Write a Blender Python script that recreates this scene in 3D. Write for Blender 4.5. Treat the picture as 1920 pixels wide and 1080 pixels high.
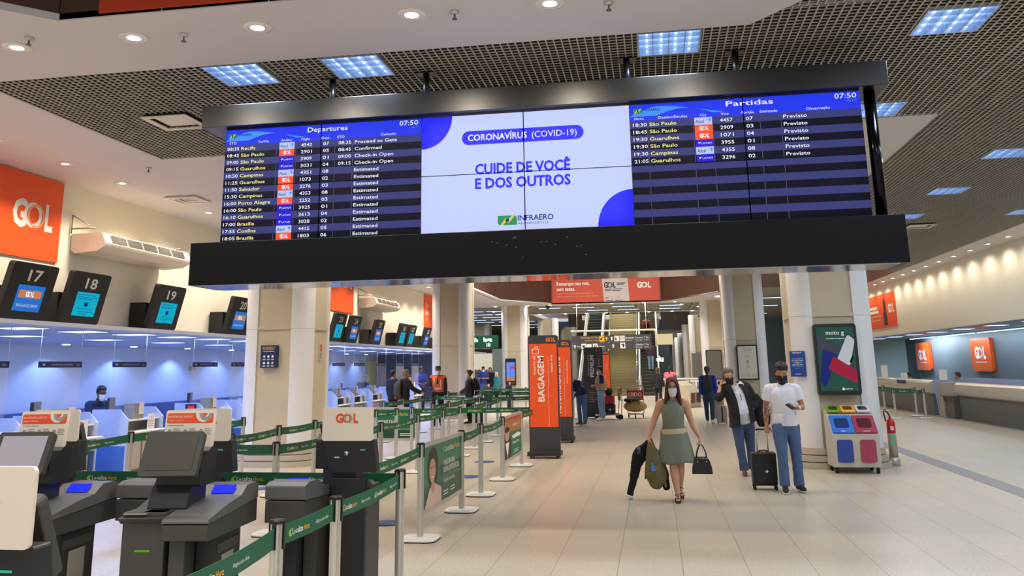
import bpy, math, random
from mathutils import Vector, Matrix, Euler, Quaternion

random.seed(7)
for _o in list(bpy.data.objects):
    bpy.data.objects.remove(_o, do_unlink=True)
scene = bpy.context.scene
COL = scene.collection

# ------------------------------------------------------------------ camera
YAW, PITCH, ROLL = 0.160275, 0.2095209, -0.0156382
EYE = Vector((0, 0, 1.8))
_F0 = Vector((-math.sin(YAW), math.cos(YAW), 0)); _R0 = Vector((math.cos(YAW), math.sin(YAW), 0)); _U0 = Vector((0, 0, 1))
_F = _F0 * math.cos(PITCH) + _U0 * math.sin(PITCH)
_U = _U0 * math.cos(PITCH) - _F0 * math.sin(PITCH)
_R = _R0 * math.cos(ROLL) + _U * math.sin(ROLL)
_U = _U * math.cos(ROLL) - _R0 * math.sin(ROLL)
cam_data = bpy.data.cameras.new('camera')
cam = bpy.data.objects.new('camera', cam_data)
COL.objects.link(cam)
cam.matrix_world = Matrix(((_R.x, _U.x, -_F.x, EYE.x), (_R.y, _U.y, -_F.y, EYE.y), (_R.z, _U.z, -_F.z, EYE.z), (0, 0, 0, 1)))
cam_data.sensor_width = 36.0
cam_data.lens = 1586.7 / 1920 * 36
cam_data.shift_y = -(540 - 349.9) / 1920
cam_data.clip_start = 0.05; cam_data.clip_end = 300
scene.camera = cam

# ------------------------------------------------------------------ world and exposure
world = bpy.data.worlds.new('world'); scene.world = world
world.use_nodes = True
_bg = world.node_tree.nodes['Background']
_bg.inputs['Color'].default_value = (0.95, 0.97, 1.0, 1)
_bg.inputs['Strength'].default_value = 0.62
scene.view_settings.view_transform = 'Standard'
scene.view_settings.look = 'None'
scene.view_settings.gamma = 1
scene.view_settings.use_curve_mapping = False
scene.view_settings.exposure = 0.0
try:
    scene.cycles.max_bounces = 7
    scene.cycles.diffuse_bounces = 4
    scene.cycles.glossy_bounces = 4
    scene.cycles.transmission_bounces = 6
    scene.cycles.transparent_max_bounces = 10
    scene.cycles.caustics_reflective = False
    scene.cycles.caustics_refractive = False
    scene.cycles.sample_clamp_indirect = 6
except Exception:
    pass

def light_area(name, loc, sx, sy, power, color, rot=(0, 0, 0), spread=None):
    d = bpy.data.lights.new(name, 'AREA'); d.shape = 'RECTANGLE'; d.size = sx; d.size_y = sy
    d.energy = power; d.color = color
    if spread: d.spread = spread
    o = bpy.data.objects.new(name, d); o.location = loc; o.rotation_euler = rot; COL.objects.link(o)
    return o

# lamps of the upper storey, seen only as light falling through the openings in the ceiling
light_area('upper_hall_lamp', (-2.2, 2.0, 9.2), 8, 7, 1600, (1.0, 0.93, 0.85))
light_area('upper_hall_lamp', (-2.2, 31.0, 9.2), 9, 14, 3600, (1.0, 0.93, 0.84))
light_area('upper_hall_lamp', (-2.0, 59.0, 9.2), 7, 10, 1800, (1.0, 0.94, 0.84))

light_area('far_fill_light', (1.2, 68.0, 4.9), 3, 10, 260, (1.0, 0.93, 0.82))  # added fill lights without fittings, brightening the far end of the hall
light_area('far_fill_light', (1.0, 97.0, 4.9), 5, 16, 620, (1.0, 0.95, 0.88))
light_area('far_fill_light', (1.5, 126.0, 8.5), 6, 16, 900, (1.0, 0.96, 0.9))
light_area('far_fill_light', (-11.5, 56.0, 4.9), 5, 14, 260, (0.85, 0.93, 1.0))

# ------------------------------------------------------------------ materials
_mats = {}
def rgb(r, g, b):
    f = lambda c: (c / 255) / 12.92 if c / 255 <= 0.04045 else ((c / 255 + 0.055) / 1.055) ** 2.4
    return (f(r), f(g), f(b), 1.0)

def mat(name, col, rough=0.5, metal=0.0, emit=0.0, ecol=None, spec=None, noise=0.0, nscale=8.0, bump=0.0, coat=0.0, alpha=1.0, trans=0.0):
    if name in _mats: return _mats[name]
    m = bpy.data.materials.new(name); m.use_nodes = True
    nt = m.node_tree; b = nt.nodes['Principled BSDF']
    c = rgb(*col) if max(col) > 1.0 else (*col, 1.0)
    b.inputs['Base Color'].default_value = c
    b.inputs['Roughness'].default_value = rough
    b.inputs['Metallic'].default_value = metal
    if spec is not None: b.inputs['Specular IOR Level'].default_value = spec
    if coat: b.inputs['Coat Weight'].default_value = coat; b.inputs['Coat Roughness'].default_value = 0.1
    if emit:
        b.inputs['Emission Color'].default_value = rgb(*ecol) if ecol else c
        b.inputs['Emission Strength'].default_value = emit
    if alpha < 1: b.inputs['Alpha'].default_value = alpha
    if trans: b.inputs['Transmission Weight'].default_value = trans
    if noise or bump:
        tc = nt.nodes.new('ShaderNodeTexCoord'); nz = nt.nodes.new('ShaderNodeTexNoise')
        nz.inputs['Scale'].default_value = nscale; nz.inputs['Detail'].default_value = 5
        nt.links.new(tc.outputs['Object'], nz.inputs['Vector'])
        if noise:
            mx = nt.nodes.new('ShaderNodeMix'); mx.data_type = 'RGBA'
            mx.inputs[6].default_value = tuple(x * (1 - noise) for x in c[:3]) + (1,)
            mx.inputs[7].default_value = tuple(min(1, x * (1 + noise)) for x in c[:3]) + (1,)
            nt.links.new(nz.outputs['Fac'], mx.inputs[0]); nt.links.new(mx.outputs[2], b.inputs['Base Color'])
        if bump:
            bp = nt.nodes.new('ShaderNodeBump'); bp.inputs['Strength'].default_value = bump; bp.inputs['Distance'].default_value = 0.01
            nt.links.new(nz.outputs['Fac'], bp.inputs['Height']); nt.links.new(bp.outputs['Normal'], b.inputs['Normal'])
    _mats[name] = m
    return m

def glow(name, col, strength):
    """something that gives off light: screens, lamps, lit signs"""
    if name in _mats: return _mats[name]
    m = bpy.data.materials.new(name); m.use_nodes = True
    b = m.node_tree.nodes['Principled BSDF']
    b.inputs['Base Color'].default_value = (0.003, 0.003, 0.003, 1); b.inputs['Roughness'].default_value = 0.5; b.inputs['Specular IOR Level'].default_value = 0.05
    b.inputs['Emission Color'].default_value = rgb(*col); b.inputs['Emission Strength'].default_value = strength
    _mats[name] = m
    return m

WHITE = mat('white_paint', (226, 220, 210), 0.6, noise=0.02, nscale=3)
CEILW = mat('ceiling_paint', (212, 207, 208), 0.75)
WALLW = mat('warm_wall_paint', (232, 226, 208), 0.7, noise=0.02, nscale=2)
GRID = mat('grid_aluminium', (188, 183, 172), 0.5, 0.0)
PLENUM = mat('plenum_dark', (22, 21, 20), 0.9)
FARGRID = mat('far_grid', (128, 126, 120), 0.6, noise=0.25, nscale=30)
BROWN = mat('brown_cladding', (80, 56, 46), 0.45, noise=0.08, nscale=2)
ORANGE = mat('orange_vinyl', (242, 88, 26), 0.45)
ORANGED = mat('orange_banner', (198, 66, 34), 0.5)
BLACK = mat('black_plastic', (16, 16, 18), 0.35)
BLACKG = mat('black_lacquer', (5, 5, 7), 0.38, spec=0.22)
BLACKM = mat('black_matte', (18, 18, 19), 0.6)
CHAR = mat('charcoal_plastic', (62, 60, 58), 0.5, noise=0.05, nscale=40)
CHARD = mat('dark_charcoal_plastic', (40, 39, 38), 0.5, noise=0.05, nscale=40)
ALU = mat('brushed_aluminium', (200, 197, 190), 0.34, 0.55)
STEEL = mat('polished_steel', (200, 198, 194), 0.2, 0.95)
LGREY = mat('light_grey_plastic', (205, 200, 192), 0.45)
CREAM = mat('cream_plastic', (224, 214, 198), 0.5)
CONC = mat('concrete_panel', (196, 184, 158), 0.75, noise=0.09, nscale=2.2, bump=0.08)
COLW = mat('column_white', (226, 225, 226), 0.55, noise=0.02, nscale=2)
GRANITE = mat('granite_plinth', (186, 176, 158), 0.5, noise=0.2, nscale=45)
GREEN = mat('belt_green', (10, 92, 62), 0.6)
GREEND = mat('ad_green', (18, 116, 80), 0.4)
TWHITE = mat('print_white', (240, 238, 232), 0.5)
TYEL = mat('print_yellow', (240, 180, 36), 0.5)
TLIME = mat('print_lime', (150, 205, 60), 0.5)
TBLACK = mat('print_black', (20, 20, 22), 0.5)
TGREY = mat('print_grey', (150, 146, 140), 0.5)
TORANGE = mat('print_orange', (230, 78, 26), 0.5)
NAVY = mat('navy_print', (22, 34, 84), 0.4)
RUBBER = mat('rubber', (24, 24, 24), 0.8)
RED = mat('red_paint', (196, 26, 28), 0.35)
SKIRT = mat('metal_skirting', (60, 60, 64), 0.5)

# ------------------------------------------------------------------ mesh builder
class MB:
    def __init__(s): s.v = []; s.f = []; s.mi = []; s.sm = []
    def add(s, vs, fs, m=0, smooth=False, M=None):
        b = len(s.v)
        if M is not None: vs = [M @ Vector(p) for p in vs]
        s.v.extend([tuple(p) for p in vs])
        for f in fs:
            s.f.append([b + i for i in f]); s.mi.append(m); s.sm.append(smooth)
        return s
    def box(s, x0, x1, y0, y1, z0, z1, m=0, M=None):
        vs = [(x0, y0, z0), (x1, y0, z0), (x1, y1, z0), (x0, y1, z0), (x0, y0, z1), (x1, y0, z1), (x1, y1, z1), (x0, y1, z1)]
        return s.add(vs, [(3, 2, 1, 0), (4, 5, 6, 7), (0, 1, 5, 4), (1, 2, 6, 5), (2, 3, 7, 6), (3, 0, 4, 7)], m, False, M)
    def cb(s, c, d, m=0, M=None):
        return s.box(c[0] - d[0] / 2, c[0] + d[0] / 2, c[1] - d[1] / 2, c[1] + d[1] / 2, c[2] - d[2] / 2, c[2] + d[2] / 2, m, M)
    def prism(s, poly, z0, z1, m=0, M=None, smooth=False, mcap=None):
        """polygon (counter-clockwise in xy) pushed up from z0 to z1"""
        n = len(poly)
        vs = [(p[0], p[1], z0) for p in poly] + [(p[0], p[1], z1) for p in poly]
        s.add(vs, [(i, (i + 1) % n, n + (i + 1) % n, n + i) for i in range(n)], m, smooth, M)
        mc = m if mcap is None else mcap
        s.add(vs, [tuple(range(n - 1, -1, -1)), tuple(range(n, 2 * n))], mc, False, M)
        return s
    def rings(s, rings, m=0, smooth=True, M=None, caps=True, close=True):
        n = len(rings[0]); vs = [p for r in rings for p in r]; fs = []
        for k in range(len(rings) - 1):
            for i in range(n if close else n - 1):
                j = (i + 1) % n
                fs.append((k * n + i, k * n + j, (k + 1) * n + j, (k + 1) * n + i))
        if caps:
            fs.append(tuple(range(n - 1, -1, -1))); fs.append(tuple((len(rings) - 1) * n + i for i in range(n)))
        return s.add(vs, fs, m, smooth, M)
    def cyl(s, p, q, r, r2=None, n=14, m=0, smooth=True, M=None):
        return s.tube([p, q], [r, r if r2 is None else r2], n, m, smooth, M)
    def tube(s, pts, rad, n=10, m=0, smooth=True, M=None, caps=True, up=None):
        pts = [Vector(p) for p in pts]
        if not isinstance(rad, (list, tuple)): rad = [rad] * len(pts)
        R = []; t0 = (pts[1] - pts[0]).normalized()
        u = Vector(up) if up is not None else (Vector((0, 0, 1)) if abs(t0.z) < 0.9 else Vector((0, 1, 0)))
        u = (u - t0 * u.dot(t0)).normalized(); tp = t0
        for k, p in enumerate(pts):
            if k == 0: t = t0
            elif k == len(pts) - 1: t = (pts[k] - pts[k - 1]).normalized()
            else: t = ((pts[k + 1] - pts[k]).normalized() + (pts[k] - pts[k - 1]).normalized()).normalized()
            q = tp.rotation_difference(t); u = q @ u; u = (u - t * u.dot(t)).normalized(); tp = t
            w = t.cross(u)
            ra = rad[k]; rx, ry = ra if isinstance(ra, (list, tuple)) else (ra, ra)
            R.append([p + u * (ry * math.cos(2 * math.pi * i / n)) + w * (rx * math.sin(2 * math.pi * i / n)) for i in range(n)])
        return s.rings(R, m, smooth, M, caps)
    def lathe(s, prof, n=24, m=0, smooth=True, M=None, caps=True):
        R = [[(r * math.cos(2 * math.pi * i / n), r * math.sin(2 * math.pi * i / n), z) for i in range(n)] for r, z in prof]
        return s.rings(R, m, smooth, M, caps)
    def ell(s, c, r, n=14, k=9, m=0, M=None):
        R = []
        for j in range(k):
            a = -math.pi / 2 + math.pi * (j + 0.02) / (k - 0.96)
            R.append([(c[0] + r[0] * math.cos(a) * math.cos(2 * math.pi * i / n), c[1] + r[1] * math.cos(a) * math.sin(2 * math.pi * i / n), c[2] + r[2] * math.sin(a)) for i in range(n)])
        return s.rings(R, m, True, M)
    def quad(s, F, u0, u1, v0, v1, d=0.0, m=0):
        return s.add([F(u0, v0, d), F(u1, v0, d), F(u1, v1, d), F(u0, v1, d)], [(0, 1, 2, 3)], m)
    def poly(s, F, pts, d=0.0, m=0):
        return s.add([F(u, v, d) for u, v in pts], [tuple(range(len(pts)))], m)
    def slab(s, F, pts, d0, d1, m=0, mface=None):
        """outline given in frame F (counter-clockwise seen from the front), from depth d0 to d1"""
        n = len(pts); vs = [F(u, v, d0) for u, v in pts] + [F(u, v, d1) for u, v in pts]
        s.add(vs, [(i, (i + 1) % n, n + (i + 1) % n, n + i) for i in range(n)] + [tuple(range(n - 1, -1, -1))], m)
        return s.add(vs, [tuple(range(n, 2 * n))], m if mface is None else mface)
    def disc(s, F, cu, cv, r, d=0, m=0, n=28, a0=0, a1=2 * math.pi, ry=None):
        ry = r if ry is None else ry
        full = abs(a1 - a0 - 2 * math.pi) < 1e-6
        pts = [(cu + r * math.cos(a0 + (a1 - a0) * i / n), cv + ry * math.sin(a0 + (a1 - a0) * i / n)) for i in range(n if full else n + 1)]
        if not full: pts.append((cu, cv))
        return s.poly(F, pts, d, m)
    def ringflat(s, F, cu, cv, r0, r1, d=0, m=0, n=32):
        vs = []; fs = []
        for i in range(n):
            a = 2 * math.pi * i / n
            vs += [F(cu + r0 * math.cos(a), cv + r0 * math.sin(a), d), F(cu + r1 * math.cos(a), cv + r1 * math.sin(a), d)]
        for i in range(n):
            j = (i + 1) % n; fs.append((2 * i, 2 * i + 1, 2 * j + 1, 2 * j))
        return s.add(vs, fs, m)
    def text(s, F, txt, u, v, h, m=0, align='l', bold=0.0, width=None, d=0.002, res=2, rot=0.0, xs=1.0):
        vs, fs, x0, x1 = text_geo(txt, bold, res)
        k = h / CAP; kx = k * xs if width is None else width / max(1e-6, (x1 - x0))
        off = {'l': -x0, 'c': -(x0 + x1) / 2, 'r': -x1}[align] * kx
        ca, sa = math.cos(rot), math.sin(rot); out = []
        for x, y in vs:
            a, b = x * kx + off, y * k
            out.append(F(u + a * ca - b * sa, v + a * sa + b * ca, d))
        return s.add(out, fs, m)
    def build(s, name, mats, parent=None, loc=None, bevel=0.0, seg=2, autosmooth=False):
        me = bpy.data.meshes.new(name); me.from_pydata(s.v, [], s.f)
        if not isinstance(mats, (list, tuple)): mats = [mats]
        for m in mats: me.materials.append(m)
        me.polygons.foreach_set('material_index', s.mi); me.polygons.foreach_set('use_smooth', s.sm)
        me.validate(); me.update()
        o = bpy.data.objects.new(name, me); COL.objects.link(o)
        if parent is not None: o.parent = parent
        if loc is not None: o.location = loc
        if autosmooth: me.set_sharp_from_angle(angle=math.radians(28))
        if bevel:
            b = o.modifiers.new('bevel', 'BEVEL'); b.width = bevel; b.segments = seg; b.limit_method = 'ANGLE'; b.angle_limit = math.radians(40)
        return o

def Fr(o, ex, ey):
    """frame on a flat surface: origin, right, up; the third axis faces the reader"""
    o = Vector(o); ex = Vector(ex).normalized(); ey = Vector(ey).normalized(); n = ex.cross(ey)
    return lambda u, v, d=0.0: o + ex * u + ey * v + n * d

_tcache = {}
def text_geo(txt, bold, res):
    key = (txt, bold, res)
    if key not in _tcache:
        cu = bpy.data.curves.new('lettering', 'FONT'); cu.body = txt; cu.size = 1; cu.resolution_u = res; cu.fill_mode = 'FRONT'
        cu.offset = bold
        ob = bpy.data.objects.new('lettering', cu); COL.objects.link(ob)
        me = bpy.data.meshes.new_from_object(ob)
        vs = [(p.co.x, p.co.y) for p in me.vertices]; fs = [tuple(p.vertices) for p in me.polygons]
        fs = [f if me.polygons[i].normal.z >= 0 else tuple(reversed(f)) for i, f in enumerate(fs)]
        bpy.data.objects.remove(ob); bpy.data.curves.remove(cu); bpy.data.meshes.remove(me)
        xs = [p[0] for p in vs] or [0, 1]
        _tcache[key] = (vs, fs, min(xs), max(xs))
    return _tcache[key]
CAP = 1.0
CAP = max(p[1] for p in text_geo('H', 0.0, 2)[0])

def rrect(w, h, r, n=5, cx=0.0, cy=0.0):
    pts = []
    for sx, sy, a in ((1, 1, 0), (-1, 1, 90), (-1, -1, 180), (1, -1, 270)):
        for i in range(n + 1):
            t = math.radians(a + 90 * i / n)
            pts.append((cx + sx * (w / 2 - r) + r * math.cos(t), cy + sy * (h / 2 - r) + r * math.sin(t)))
    return pts

def tag(o, label=None, cat=None, group=None, kind=None):
    if label: o['label'] = label
    if cat: o['category'] = cat
    if group: o['group'] = group
    if kind: o['kind'] = kind
    return o
def thing(name, label, cat, loc=(0, 0, 0), rz=0.0, group=None):
    o = bpy.data.objects.new(name, None); COL.objects.link(o); o.location = loc; o.rotation_euler = (0, 0, rz); o.empty_display_size = 0.2
    return tag(o, label, cat, group)
def struct(name, mb, mats, bevel=0, autosmooth=False):
    return tag(mb.build(name, mats, bevel=bevel, autosmooth=autosmooth), kind='structure')
def copy_tree(o, parent=None):
    c = o.copy(); COL.objects.link(c)
    if parent is not None: c.parent = parent; c.matrix_parent_inverse = o.matrix_parent_inverse.copy()
    for ch in list(_kids.get(o.name, o.children)): copy_tree(ch, c)
    return c
_kids = {}
def dup(o, loc, label, rz=None, group=None):
    c = copy_tree(o); c.location = loc
    if rz is not None: c.rotation_euler = (0, 0, rz)
    c['label'] = label
    if group: c['group'] = group
    return c
ORD = ['first', 'second', 'third', 'fourth', 'fifth', 'sixth', 'seventh', 'eighth', 'ninth', 'tenth', 'eleventh', 'twelfth', 'thirteenth', 'fourteenth', 'fifteenth', 'sixteenth', 'seventeenth', 'eighteenth', 'nineteenth', 'twentieth']

def gol(mb, F, cx, cy, h, mcol, mring, d=0.003, w=None):
    """G, two interlocked rings and L"""
    w = w or h * 2.45
    mb.text(F, 'G', cx - w / 2, cy - h / 2, h, mcol, 'l', 0.045, width=w * 0.34, d=d)
    r = h * 0.5
    mb.ringflat(F, cx - w * 0.01, cy, r * 0.70, r * 1.03, d + 0.001, mcol)
    mb.ringflat(F, cx + w * 0.07, cy - h * 0.02, r * 0.78, r * 0.98, d + 0.002, mring)
    mb.text(F, 'L', cx + w / 2, cy - h / 2, h, mcol, 'r', 0.045, width=w * 0.21, d=d + 0.001)
# ================================================================== THE SETTING
H = 5.0                                    # ceiling height of the hall

def floor_material():
    m = bpy.data.materials.new('terrazzo_floor'); m.use_nodes = True
    nt = m.node_tree; b = nt.nodes['Principled BSDF']; N = nt.nodes.new; L = nt.links.new
    tc = N('ShaderNodeTexCoord'); sp = N('ShaderNodeSeparateXYZ'); L(tc.outputs['Object'], sp.inputs[0])
    def math_(op, a, bb=None, v=None):
        n = N('ShaderNodeMath'); n.operation = op
        L(a, n.inputs[0]) if not isinstance(a, float) else None
        if isinstance(a, float): n.inputs[0].default_value = a
        if bb is not None:
            if isinstance(bb, float): n.inputs[1].default_value = bb
            else: L(bb, n.inputs[1])
        return n.outputs[0]
    def joint(axis, off, pitch, w):
        s = math_('ADD', sp.outputs[axis], off); s = math_('DIVIDE', s, pitch)
        f = math_('FRACT', s); f = math_('SUBTRACT', f, 0.5); f = math_('ABSOLUTE', f)
        return math_('GREATER_THAN', f, 0.5 - w / pitch / 2), math_('FLOOR', s)
    jx, cx_ = joint(0, 1.57 + 57.7, 0.577, 0.007)
    jy, cy_ = joint(1, 50.0 - 0.22, 0.577, 0.004)
    comb = N('ShaderNodeCombineXYZ'); L(cx_, comb.inputs[0]); L(cy_, comb.inputs[1])
    wn = N('ShaderNodeTexWhiteNoise'); wn.noise_dimensions = '2D'; L(comb.outputs[0], wn.inputs['Vector'])
    nz = N('ShaderNodeTexNoise'); nz.inputs['Scale'].default_value = 42; nz.inputs['Detail'].default_value = 6; nz.inputs['Roughness'].default_value = 0.75
    L(tc.outputs['Object'], nz.inputs['Vector'])
    big = N('ShaderNodeTexNoise'); big.inputs['Scale'].default_value = 0.9; big.inputs['Detail'].default_value = 4
    L(tc.outputs['Object'], big.inputs['Vector'])
    r1 = N('ShaderNodeValToRGB'); L(nz.outputs['Fac'], r1.inputs[0])
    r1.color_ramp.elements[0].position = 0.33; r1.color_ramp.elements[0].color =  rgb(166, 156, 138)
    r1.color_ramp.elements[1].position = 0.62; r1.color_ramp.elements[1].color = rgb(203, 194, 178)
    hs = N('ShaderNodeHueSaturation'); L(r1.outputs[0], hs.inputs['Color'])
    v = math_('MULTIPLY', wn.outputs['Value'], 0.07); v = math_('ADD', v, 0.91)
    v2 = math_('MULTIPLY', big.outputs['Fac'], 0.12); v = math_('ADD', v, v2); L(v, hs.inputs['Value'])
    mx = N('ShaderNodeMix'); mx.data_type = 'RGBA'; L(hs.outputs[0], mx.inputs[6]); mx.inputs[7].default_value = rgb(104, 94, 82)
    jj = math_('MULTIPLY', jy, 0.35); j = math_('MAXIMUM', jx, jj); j = math_('MULTIPLY', j, 0.75); L(j, mx.inputs[0])
    L(mx.outputs[2], b.inputs['Base Color'])
    rr = math_('MULTIPLY', big.outputs['Fac'], 0.03); rr = math_('ADD', rr, 0.29); L(rr, b.inputs['Roughness'])
    b.inputs['Specular IOR Level'].default_value = 0.42
    return m
FLOORM = floor_material()
struct('floor', MB().box(-17, 15, -4, 145, -0.2, 0), FLOORM)
mb = MB(); mb.box(4.73, 5.05, 2, 60, 0.0, 0.004)
struct('trim_1', mb, mat('tactile_strip', (134, 132, 132), 0.5, noise=0.25, nscale=12))

# ---- slatted lattice ceiling: real crossing blades below a dark plenum
def lattice(x0, x1, y0, y1, p, holes=(), hgt=0.04, t=0.014):
    mb = MB()
    def cut(lo, hi, blocks):
        segs = [(lo, hi)]
        for a, b_ in blocks:
            nxt = []
            for s, e in segs:
                if b_ <= s or a >= e: nxt.append((s, e)); continue
                if a > s: nxt.append((s, a))
                if b_ < e: nxt.append((b_, e))
            segs = nxt
        return segs
    n = int(round((x1 - x0) / p))
    for i in range(n + 1):
        x = x0 + i * p
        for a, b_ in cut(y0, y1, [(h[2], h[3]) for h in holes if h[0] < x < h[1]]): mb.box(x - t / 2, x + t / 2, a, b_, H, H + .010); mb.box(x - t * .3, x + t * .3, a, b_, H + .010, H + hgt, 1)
    n = int(round((y1 - y0) / p))
    for i in range(n + 1):
        y = y0 + i * p
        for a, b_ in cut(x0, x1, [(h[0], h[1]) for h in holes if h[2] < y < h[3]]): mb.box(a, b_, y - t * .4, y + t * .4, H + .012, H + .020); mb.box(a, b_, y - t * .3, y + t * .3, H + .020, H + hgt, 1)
    return mb
GRIDM = [GRID, mat('blade_shade', (64, 60, 54), .7)]  # upper blade sides coloured dark to stand in for shade between the slats
PANELS = [(-4.66, 7.97), (-3.33, 7.98), (-0.02, 7.96), (2.68, 7.93), (2.68, 10.9), (5.40, 13.84), (5.45, 16.88), (5.48, 19.85), (5.5, 22.9), (5.5, 25.9), (5.5, 28.9), (2.68, 4.9), (5.40, 4.9), (5.40, 7.95), (5.40, 10.9), (8.0, 7.95), (8.0, 13.84), (8.0, 19.85)]
PS = 0.64
holes = [(x, x + PS, y, y + PS) for x, y in PANELS]
VENTS_GRID = [(-5.98, 9.73), (6.5, 21.6)]
holes += [(x - .3, x + .3, y - .3, y + .3) for x, y in VENTS_GRID]
P = 0.078
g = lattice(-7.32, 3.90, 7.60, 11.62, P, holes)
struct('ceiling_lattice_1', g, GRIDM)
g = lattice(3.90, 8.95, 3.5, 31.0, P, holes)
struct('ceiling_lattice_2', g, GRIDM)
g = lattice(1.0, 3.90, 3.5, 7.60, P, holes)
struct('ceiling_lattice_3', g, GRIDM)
mb = MB(); mb.box(-7.4, 8.95, 3.5, 31.2, H + 0.42, H + 0.5)
struct('ceiling_plenum', mb, PLENUM)

# ---- white plaster parts of the ceiling
def flat(mb, pts, z0=H, z1=H + 0.06): mb.prism(pts, z0, z1)
mb = MB()
flat(mb, [(-9.9, 3.0), (-7.9, 3.9), (-5.28, 6.56), (-5.28, 7.93), (-9.9, 7.93)], H - 0.012)
flat(mb, [(-5.28, 6.56), (0.9, 6.56), (1.06, 7.93), (-5.28, 7.93)], H - 0.012)
flat(mb, [(0.9, 6.56), (3.5, 3.9), (4.5, 3.9), (1.06, 7.93)], H - 0.012)
flat(mb, [(-9.9, 7.93), (-7.32, 7.93), (-7.32, 46.2), (-9.9, 46.2)])
flat(mb, [(-7.32, 11.62), (3.9, 11.62), (3.9, 22), (-7.32, 22)])
flat(mb, [(3.05, 22), (3.9, 22), (3.9, 46.2), (3.05, 46.2)])
flat(mb, [(-7.32, 22), (-4.6, 22), (-7.32, 25)]); flat(mb, [(0.2, 22), (3.05, 22), (3.05, 25)])
flat(mb, [(-7.32, 41.4), (-5.25, 44.9), (-5.25, 46.2), (-7.32, 46.2)])
flat(mb, [(-5.25, 44.9), (0.5, 44.9), (0.5, 46.2), (-5.25, 46.2)])
flat(mb, [(0.5, 44.9), (3.05, 40.1), (3.05, 46.2), (0.5, 46.2)])
flat(mb, [(8.95, 2.5), (10.1, 2.5), (10.1, 46.2), (8.95, 46.2)])
flat(mb, [(-7.6, 52.4), (3.9, 52.4), (3.9, 53.1), (-7.6, 53.1)], H - 0.05)
struct('ceiling', mb, CEILW)
mb = MB(); flat(mb, [(3.9, 31.0), (8.95, 31.0), (8.95, 38.2), (3.9, 38.2)])
struct('ceiling_brown', mb, BROWN)
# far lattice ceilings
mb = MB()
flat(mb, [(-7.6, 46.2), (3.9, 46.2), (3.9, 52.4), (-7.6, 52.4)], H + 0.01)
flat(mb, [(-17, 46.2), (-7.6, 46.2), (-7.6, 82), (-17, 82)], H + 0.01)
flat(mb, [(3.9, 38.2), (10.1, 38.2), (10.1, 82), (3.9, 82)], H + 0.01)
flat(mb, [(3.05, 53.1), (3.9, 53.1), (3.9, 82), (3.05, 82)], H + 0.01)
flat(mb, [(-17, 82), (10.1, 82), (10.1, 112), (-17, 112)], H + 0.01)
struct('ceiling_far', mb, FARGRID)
mb = MB()
for y in range(0, 13):
    mb.box(-7.6, 3.9, 46.4 + y * 0.5, 46.43 + y * 0.5, H - 0.02, H + 0.01)
for x in range(0, 46):
    mb.box(-7.5 + x * 0.25, -7.47 + x * 0.25, 46.3, 52.3, H - 0.02, H + 0.01)
struct('ceiling_slats', mb, GRID)

# ---- openings to the upper storey, faced in brown cladding
def cladding(pts, z1=8.4):
    mb = MB()
    for (ax, ay), (bx, by) in zip(pts[:-1], pts[1:]):
        L_ = math.hypot(bx - ax, by - ay); n = max(1, int(round(L_ / 1.02)))
        for i in range(n):
            t0, t1 = i / n, (i + 1) / n
            p = Vector((ax + (bx - ax) * t0, ay + (by - ay) * t0, 0)); q = Vector((ax + (bx - ax) * t1, ay + (by - ay) * t1, 0))
            d = (q - p).normalized(); nn = Vector((-d.y, d.x, 0)) * 0.05; g_ = d * 0.004
            mb.prism([(p + g_)[:2], (q - g_)[:2], (q - g_ + nn)[:2], (p + g_ + nn)[:2]], H + 0.0, z1)
    return mb
struct('wall_opening_near', cladding([(-8.2, 3.6), (-5.28, 6.56), (0.9, 6.56), (3.8, 3.6)]), BROWN)
struct('wall_opening_middle', cladding([(-7.55, 25), (-7.55, 41.2), (-5.25, 44.9), (0.5, 44.9), (3.05, 40.1), (3.05, 25)]), BROWN)
mb = cladding([(-7.6, 78), (-4.75, 78)], 6.4); mb2 = cladding([(0.75, 78), (3.3, 78)], 6.4); mb.v += mb2.v
k = len(mb.v) - len(mb2.v); mb.f += [[i + k for i in f] for f in mb2.f]; mb.mi += mb2.mi; mb.sm += mb2.sm
struct('wall_opening_far', mb, BROWN)
struct('wall_opening_end', cladding([(-2, 138), (6.5, 138)], 7.2), BROWN)
struct('ceiling_upper', MB().box(-17, 12, -6, 145, 9.6, 9.7), CEILW)

# ---- walls
mb = MB(); mb.box(-10.0, -9.85, 2.0, 45.0, 2.55, H + 0.02)
struct('wall_left', mb, WALLW)
mb = MB(); mb.box(-15.7, -9.34, 2.0, 47.6, 2.54, 2.59)
struct('ceiling_canopy_left', mb, mat('canopy_blue_grey', (168, 176, 206), 0.35, 0.15))
mb = MB(); mb.box(-9.36, -9.30, 2.0, 47.6, 2.535, 2.60)
struct('trim_2', mb, mat('canopy_edge', (186, 190, 206), 0.4))
mb = MB(); mb.box(-15.75, -15.6, 2.0, 47.6, 0, 2.56)
struct('wall_check_in', mb, mat('check_in_wall', (224, 228, 240), 0.6))
mb = MB(); mb.box(-15.6, -15.3, 2.0, 47.4, 0, 0.86)
struct('baseboard_check_in', mb, mat('conveyor_blue', (70, 92, 148), 0.5))
mb = MB(); mb.box(-15.6, -10.45, 47.5, 47.7, 0, 2.6)
struct('wall_check_in_end', mb, mat('grey_blue_tile', (118, 126, 140), 0.6, noise=0.1, nscale=6))
mb = MB(); mb.box(-15.58, -15.5, 45.6, 46.9, 0.86, 2.2)
struct('door_1', mb, mat('yellow_door', (246, 242, 170), 0.6))
mb = MB(); mb.box(9.99, 10.15, 2.0, 46.2, 2.87, H + 0.02)
struct('wall_right', mb, WALLW)
mb = MB(); mb.box(10.15, 13.3, 2.0, 48.6, 2.88, 2.95)
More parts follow.
